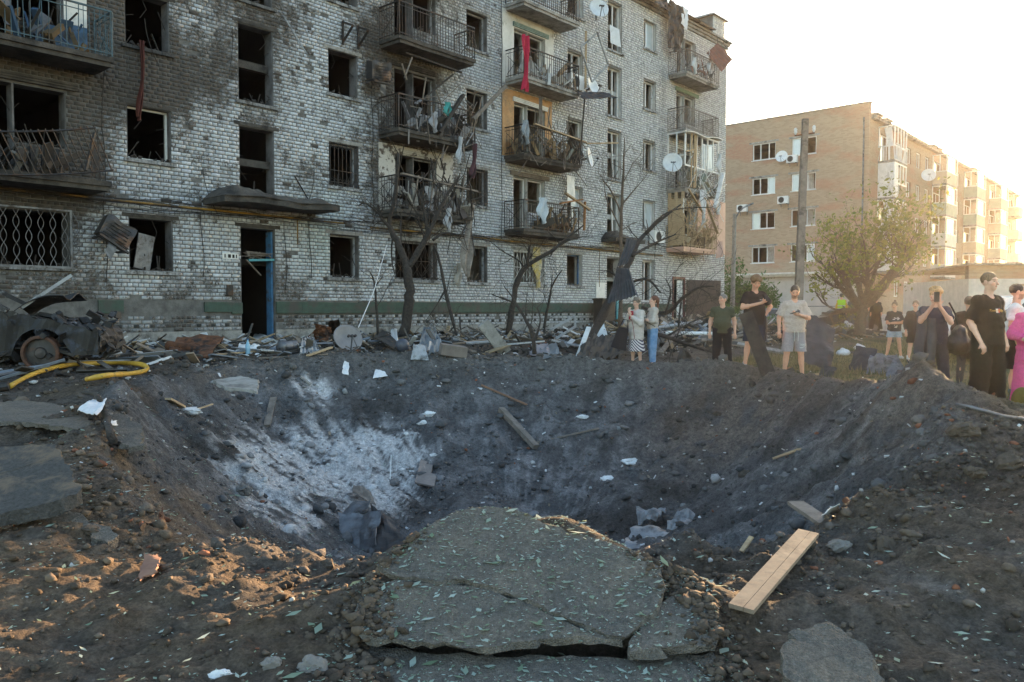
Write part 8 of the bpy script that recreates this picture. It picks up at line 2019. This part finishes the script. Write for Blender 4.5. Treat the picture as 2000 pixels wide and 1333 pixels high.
# ---- things hanging on the burnt house
def hangings():
    def strip(u, z0, z1, wd, w, m, label, name='cloth_strip', seed=0, sway=.1):
        rr = random.Random(seed); mb = MB(); ph = rr.uniform(0, 6)
        mb.sheet(lambda a, v: (u + (a - .5) * wd * (1 - .35 * v + .25 * math.sin(v * 9 + ph)) + sway * v * math.sin(v * 4 + ph), -w - .06 * math.sin(a * 9 + v * 5 + ph), z0 + (z1 - z0) * v + .05 * math.sin(a * 5 + ph) * (v > .9)), 8, 18, .012)
        return fthing(mb, name, m, label, 'cloth')
    strip(8.42, 7.75, 5.9, .1, .1, cloth((.1, .035, .03)), 'long reddish curtain strip hanging from a burnt window', seed=1)
    strip(21.25, 10.9, 9.0, .35, 1.05, cloth((.45, .03, .07)), 'crimson cloth hanging over the balcony corner beside the white wall', 'red_cloth', seed=2)
    strip(18.75, 4.9, 2.5, .5, .75, cloth((.33, .3, .27), c2=(.18, .15, .13), scale=6), 'long torn pale insulation strip hanging below the peeling balcony', 'insulation_strip', seed=3, sway=.15)
    strip(18.95, 2.95, 2.2, .25, .1, cloth((.45, .43, .4)), 'short rag end hanging in the narrow ground floor window', seed=4)
    strip(23.0, 3.7, 2.2, .45, .12, cloth((.5, .35, .05), c2=(.55, .5, .4), scale=5), 'yellow curtain blown out of the grilled ground floor window', 'yellow_curtain', seed=5)
    strip(33.9, 6.95, 5.2, .5, 1.1, cloth((.6, .6, .62)), 'white curtain hanging from the corner balcony glazing', 'white_curtain', seed=6)
    strip(35.75, 8.9, 8.0, .35, 1.0, cloth((.65, .65, .66)), 'white torn sheet flapping at the right end of the glazed balcony', seed=7, sway=.2)
    strip(35.6, 7.1, 6.0, .4, 1.0, cloth((.6, .6, .6)), 'pale rag below the glazed balcony right corner', seed=8)
    strip(22.3, 5.4, 4.5, .55, 1.0, cloth((.5, .55, .6)), 'pale blue sheet draped over the lowest middle balcony railing', seed=9)
    strip(21.35, 8.0, 7.2, .3, 1.0, cloth((.3, .33, .36)), 'grey towel on the left end of the charred plank balcony', seed=10)
    strip(17.0, 7.5, 6.9, .25, 1.0, cloth((.4, .4, .43)), 'grey white garment caught in the second burnt balcony railing', seed=11); strip(17.6, 7.9, 7.4, .3, 1.0, cloth((.08, .35, .33)), 'teal garment on the second burnt balcony', seed=12); strip(18.1, 6.9, 6.1, .16, 1.02, cloth((.5, .52, .56)), 'light rag hanging under the second burnt balcony', seed=13); strip(18.75, 6.8, 5.7, .22, 1.0, cloth((.1, .05, .06)), 'dark maroon cloth under the right end of the second burnt balcony', seed=14)
    strip(16.9, 5.2, 4.5, .35, .85, cloth((.4, .4, .42)), 'grey white clothes on the peeling balcony', seed=15); strip(17.7, 4.6, 3.9, .3, .9, cloth((.45, .45, .47)), 'pale rag drooping from the peeling balcony', seed=16)
    strip(33.2, 12.9, 12.2, .3, 1.0, cloth((.6, .6, .6)), 'white cloth over the top corner balcony railing', seed=17); strip(34.9, 13.6, 12.6, .5, .9, cloth((.62, .62, .64)), 'white sheet behind the top corner balcony railing', seed=18)
    def fplank(a, b, wd, th, m, label, name='plank', cat='plank'):
        mb = MB(); mb.bar((a[0], -a[1], a[2]), (b[0], -b[1], b[2]), wd, th); return fthing(mb, name, m, label, cat)
    fplank((17.2, 1.0, 6.9), (18.1, 1.15, 8.2), .2, .08, M['wood_burnt'], 'broad charred plank leaning on the second burnt balcony'); fplank((18.5, 1.2, 7.5), (19.6, 1.6, 8.7), .22, .1, M['wood_grey'], 'broad grey plank jutting right from the second burnt balcony'); fplank((16.6, .6, 7.7), (18.0, .8, 8.9), .06, .05, M['wood_burnt'], 'thin charred batten slanting over the second burnt balcony')
    fplank((16.2, .6, 9.2), (18.4, .8, 9.05), .05, .05, M['wood_burnt'], 'charred batten hanging under the third burnt balcony')
    for i in range(9): fplank((15.9 + i * .33, .9, 4.5 + .1 * (i % 3)), (15.95 + i * .33 + .1 * (i % 2), .95, 5.35 + .12 * (i % 4)), .05, .04, M['wood_grey'] if i % 2 else M['wood_burnt'], ['upright batten on the peeling balcony, leftmost', 'upright batten on the peeling balcony, second from the left', 'upright batten on the peeling balcony, third from the left', 'upright batten on the peeling balcony, fourth from the left', 'middle upright batten on the peeling balcony', 'upright batten on the peeling balcony, fourth from the right', 'upright batten on the peeling balcony, third from the right', 'upright batten on the peeling balcony, second from the right', 'upright batten on the peeling balcony, rightmost'][i], 'batten', 'batten')
    fplank((15.7, .95, 5.45), (18.9, 1.0, 5.25), .1, .05, M['wood_grey'], 'grey top rail board of the peeling balcony', 'rail_board', 'board')
    fplank((23.6, 1.0, 5.7), (25.0, 1.1, 5.2), .12, .06, M['wood_pale'], 'yellow broken board on top of the lowest middle balcony'); fplank((23.3, 1.0, 5.3), (24.5, 1.1, 5.55), .12, .06, mat('wood_orange', (.35, .16, .06), (.22, .1, .04), 5, .8), 'orange door board across the lowest middle balcony'); fplank((24.7, 1.05, 4.4), (24.75, 1.05, 5.5), .09, .05, bpy.data.materials['wood_orange'], 'upright orange post at the right of the lowest middle balcony')
    fplank((21.8, 1.0, 7.95), (24.8, 1.05, 7.75), .12, .04, M['wood_pale'], 'pale rail board over the charred plank balcony'); fplank((24.4, 1.05, 6.9), (24.5, 1.2, 9.3), .12, .05, M['wood_burnt'], 'tall black charred post at the right of the charred plank balcony'); fplank((22.9, .4, 7.2), (22.8, .45, 9.2), .12, .05, M['wood_grey'], 'grey post before the orange wall')
    fplank((24.75, 1.1, 7.7), (26.3, 1.5, 7.9), .06, .05, M['wood_pale'], 'long lath poking right from the charred plank balcony')
    fplank((25.9, .2, 10.2), (25.85, .25, 12.4), .08, .06, M['wood_pale'], 'pale upright post beside the third middle balcony')
    fplank((33.3, 1.15, 4.9), (34.2, 1.2, 5.6), .12, .04, M['wood_pale'], 'short pale board stuck in the pink balcony'); fplank((34.0, 1.1, 6.6), (35.2, 1.2, 5.0), .14, .04, M['wood_pale'], 'long broken board sloping down the pink balcony'); fplank((32.55, 1.1, 6.85), (33.9, 1.1, 5.9), .09, .05, M['wood_pale'], 'slanting timber at the left of the pink balcony'); fplank((35.9, 1.1, 8.0), (34.7, 1.3, 6.2), .2, .03, M['white_plastic'], 'white plastic panel hanging askew under the glazed balcony')
    # charred rods heap inside balcony railings
    rr = random.Random(12)
    for (u0, u1, z, n, cols, lab) in ((21.5, 24.5, 6.9, 90, ((.12, .08, .05), (.3, .2, .1), (.05, .045, .04), (.2, .2, .17)), 'charred sticks and rods piled in the middle balcony'), (22.6, 24.5, 4.3, 60, ((.2, .11, .06), (.3, .2, .1), (.07, .06, .05)), 'broken furniture piled in the lowest middle balcony'), (32.6, 35.5, 4.3, 110, ((.4, .28, .16), (.3, .2, .11), (.15, .1, .07), (.5, .42, .3)), 'splintered timber piled in the pink balcony'), (16.5, 18.8, 6.85, 70, ((.06, .055, .05), (.2, .2, .22), (.03, .03, .03), (.28, .28, .3)), 'burnt household junk piled in the second burnt balcony'), (15.8, 18.7, 4.45, 70, ((.25, .24, .25), (.06, .05, .05), (.35, .33, .3)), 'clothes and junk heaped in the peeling balcony'), (21.6, 24.5, 9.65, 50, ((.5, .5, .5), (.25, .18, .12), (.35, .33, .3)), 'pale junk heaped in the third middle balcony'), (32.7, 35.6, 6.98, 60, ((.5, .5, .48), (.35, .3, .2), (.2, .25, .22)), 'pale debris in the glazed balcony'), (3.9, 7.2, 7.0, 40, ((.03, .07, .13), (.12, .08, .04), (.14, .14, .15), (.02, .02, .02)), 'blue and pale junk in the upper left balcony'), (3.9, 6.6, 4.25, 60, ((.03, .026, .024), (.08, .055, .04), (.14, .13, .12), (.02, .018, .017)), 'charred heap in the collapsed left balcony'), (33.0, 35.4, 12.25, 35, ((.3, .14, .1), (.45, .45, .47), (.2, .2, .2)), 'furniture and junk in the top corner balcony')):
        mb = MB()
        for k in range(n):
            mb.col = rr.choice(cols); L_ = rr.uniform(.15, .8); mb.obox((rr.uniform(u0, u1), -rr.uniform(.15, .88), z + abs(rr.gauss(.0, .32)) + .05), (rr.choice((.03, .05, .12, .25)), rr.choice((.03, .05, .1)), L_), (rr.gauss(0, .5), rr.gauss(0, .55), rr.uniform(0, 3)))
        o = fthing(mb, 'balcony_junk', bpy.data.materials['debris_tint'], lab, None, col=True); o['kind'] = 'stuff'
    # the two wrecked corner balconies: boarded side, loose laths, torn cladding
    bw = MB()
    for i in range(5): bw.box((32.47 + .012 * i, -.93 + .18 * i, 4.35), (32.5 + .012 * i, -.93 + .18 * i + .16, 6.75 - .3 * (i % 2)))
    for i in range(4): bw.box((32.62 + .2 * i, -.06, 4.4), (32.8 + .2 * i, -.03, 6.8 - .25 * (i % 3)))
    tag(fthing(bw, 'timber_boarding', M['wood_pale'], 'splintered timber boarding at the left side of the pink balcony', 'boarding'))
    for (nm, lab, u0, u1, zlo, zhi, n, mm) in (('loose_laths', 'pale broken laths sticking out of the pink balcony', 32.5, 35.7, 4.3, 6.6, 70, M['wood_pale']), ('loose_laths', 'white splintered trim dangling from the glazed balcony', 32.4, 35.8, 6.3, 8.1, 60, M['white_paint']), ('loose_laths', 'grey sticks tangled on the second burnt balcony', 15.8, 19.2, 6.3, 8.4, 45, M['wood_grey']), ('loose_laths', 'blackened sticks tangled on the peeling balcony', 15.7, 19.0, 3.9, 5.9, 50, M['wood_burnt']), ('loose_laths', 'brown sticks tangled on the charred plank balcony', 21.4, 24.9, 6.6, 8.3, 50, M['wood_grey'])):
        mb = MB()
        for k in range(n):
            u = rr.uniform(u0, u1); z = rr.uniform(zlo, zhi); L_ = rr.uniform(.25, 1.0); a_ = rr.gauss(0, .7); mb.bar((u, -rr.uniform(.7, 1.05), z), (u + L_ * math.sin(a_), -rr.uniform(.8, 1.25), z + L_ * math.cos(a_) * rr.choice((1, 1, -1))), rr.uniform(.015, .05), .02)
        o = fthing(mb, nm, mm, lab, None); o['kind'] = 'stuff'
    for i, (x0, y0, x1, y1) in enumerate(((1386, 400, 1405, 455), (1398, 470, 1412, 505))):
        crumple([at(x0, y1, 39.0), at(x1, y1 - 3, 39.2), at(x1, y0, 39.4), at(x0, y0 + 4, 39.2)], M['wall_pink'], ['torn pink cladding panel hanging beside the corner balcony', 'lower loose pink panel right of the pink balcony'][i], 'cladding_panel', .06, 2, 90 + i, 8, .01, 'panel')
    # hanging window sash before the third middle balcony
    sw = MB(); q = [(24.3, -1.15, 11.2), (25.1, -1.35, 11.9), (25.9, -1.3, 10.9), (25.1, -1.1, 10.1)]
    for a in range(4): sw.bar(q[a], q[(a + 1) % 4], .06)
    fthing(sw, 'loose_sash', M['grey_paint'], 'empty window sash dangling in mid air beside the third middle balcony', 'window sash')
    # torn metal at the roof and top balcony
    def fsheet(c4, m, label, name='metal_sheet', **k): return crumple([fw(a, b, c) for a, b, c in c4], m, label, name, **k)
    crumple([at(1380, 104, 38.2), at(1402, 84, 38.8), at(1431, 116, 38.6), at(1409, 141, 38.0)], mat('roof_red', (.25, .09, .05), (.13, .06, .045), 4, .6, .2), 'rust red roofing sheet hanging from the eaves at the house corner', amp=.06, seed=80, corr=.25, n=10)
    hg = MB(); hg.bar(at(1402, 84, 38.8), at(1400, 70, 39.5), .03); hg.bar(at(1431, 116, 38.6), at(1412, 82, 40), .03); hg.thing('roof_strut', M['steel_dark'], 'thin bent strut holding the hanging red sheet', 'strut')
    fsheet([(31.9, .35, 13.2), (32.9, .5, 13.1), (33.0, .6, 15.2), (31.9, .4, 15.3)], M['steel_dark'], 'dark roof sheet dangling below the eaves', amp=.12, seed=81, n=12); fsheet([(32.6, .6, 14.4), (33.1, .65, 14.2), (33.3, .6, 15.2), (32.8, .5, 15.3)], M['paper'], 'white torn membrane beside the dangling roof sheet', 'roof_membrane', amp=.08, seed=82, n=8, cat='membrane')
    fsheet([(29.2, .3, 14.9), (31.6, .55, 14.7), (31.8, .3, 15.4), (29.2, .2, 15.35)], M['steel_dark'], 'crumpled dark gutter sheet along the eaves', amp=.14, freq=3, seed=83, n=14)
    fsheet([(24.4, 1.2, 9.3), (26.1, 1.6, 9.6), (26.0, 1.1, 9.9), (24.4, .9, 9.6)], M['steel_dark'], 'dark scoop shaped metal under the third middle balcony', amp=.06, seed=84, n=8)
    crumple([at(1112, 335, 30.6), at(1141, 305, 30.9), at(1118, 262, 31.2), at(1111, 292, 31.2)], M['steel_dark'], 'black triangular sheet at the right of the charred plank balcony', amp=.03, seed=85, n=8)
    fsheet([(24.7, .25, 5.6), (25.2, .25, 5.5), (25.2, .2, 6.6), (24.7, .2, 6.6)], M['white_paint'], 'white torn panel on the wall above the lowest middle balcony', amp=.03, seed=86, n=6)
    # white fallen sash in the stairwell window high up
    fsheet([(27.75, .1, 12.45), (28.3, .25, 12.35), (28.25, .2, 13.1), (27.78, .05, 13.2)], M['white_plastic'], 'broken white sash lying in the top stairwell window', 'loose_sash', amp=.01, seed=87, n=4, cat='window sash')
    # air conditioners on the burnt house
    def fac_ac(u, z, w, label, m=None, tilt=(0, 0)): return ac_unit('air_conditioner', fw(u, w, z), FROT, label, 'air conditioners on the burnt house', m=m, tilt=tilt)
    fac_ac(25.1, 9.95, .12, 'white air conditioner on the wall beside the third middle balcony'); fac_ac(31.2, 4.35, .15, 'white air conditioner below the fallen curtain rail of a first floor window')
    burnt_ac(fw(15.35, .2, 8.25), 'scorched grey air conditioner hanging beside the burnt balconies', (R(6), R(-5)))
    burnt_ac(fw(7.5, .25, 2.9), 'charred air conditioner dangling askew near the ground floor grille', (R(-10), R(30)))
    # loose cupboard door inside the smashed ground floor window
    d = MB(); d.obox((8.52, -.02 + .2, 2.78), (.42, .03, .85), (0, R(10), R(8))); fthing(d, 'cupboard_door', M['steel_grey'], 'loose grey cupboard door in a smashed ground floor window', 'cupboard door')
    br = MB(); br.bar((12.35, -.05, 9.35), (12.9, -.35, 8.35), .06, .03); fthing(br, 'metal_strip', M['grey_paint'], 'long grey metal strip hanging right of the stairwell', 'metal strip')
    for i, u in enumerate((14.3, 14.85)):
        k = MB(); k.bar((u, -.05, 9.75), (u, -.5, 9.55), .06); k.bar((u, -.05, 9.2), (u, -.5, 9.55), .05); k.bar((u, -.03, 9.1), (u, -.03, 9.8), .05); fthing(k, 'wall_bracket', M['steel_dark'], ['left empty iron bracket under a third floor window', 'right empty iron bracket under a third floor window'][i], 'bracket', 'iron brackets on the burnt house')
hangings()
# ================================================================ HAZE (dust and low sun)
def haze():
    mb = MB(); mb.box((-140, -45, -5.5), (260, 330, 19.0))
    m = bpy.data.materials.new('haze'); m.use_nodes = True; N = m.node_tree.nodes
    N.remove(N['Principled BSDF']); v = N.new('ShaderNodeVolumePrincipled')
    v.inputs['Color'].default_value = (.95, .95, .95, 1); v.inputs['Density'].default_value = .0002; v.inputs['Anisotropy'].default_value = .76
    m.node_tree.links.new(v.outputs[0], N['Material Output'].inputs['Volume'])
    o = mb.build('haze', m); tag(o, 'thin dusty sunlit air over the yard', kind='stuff')
haze()
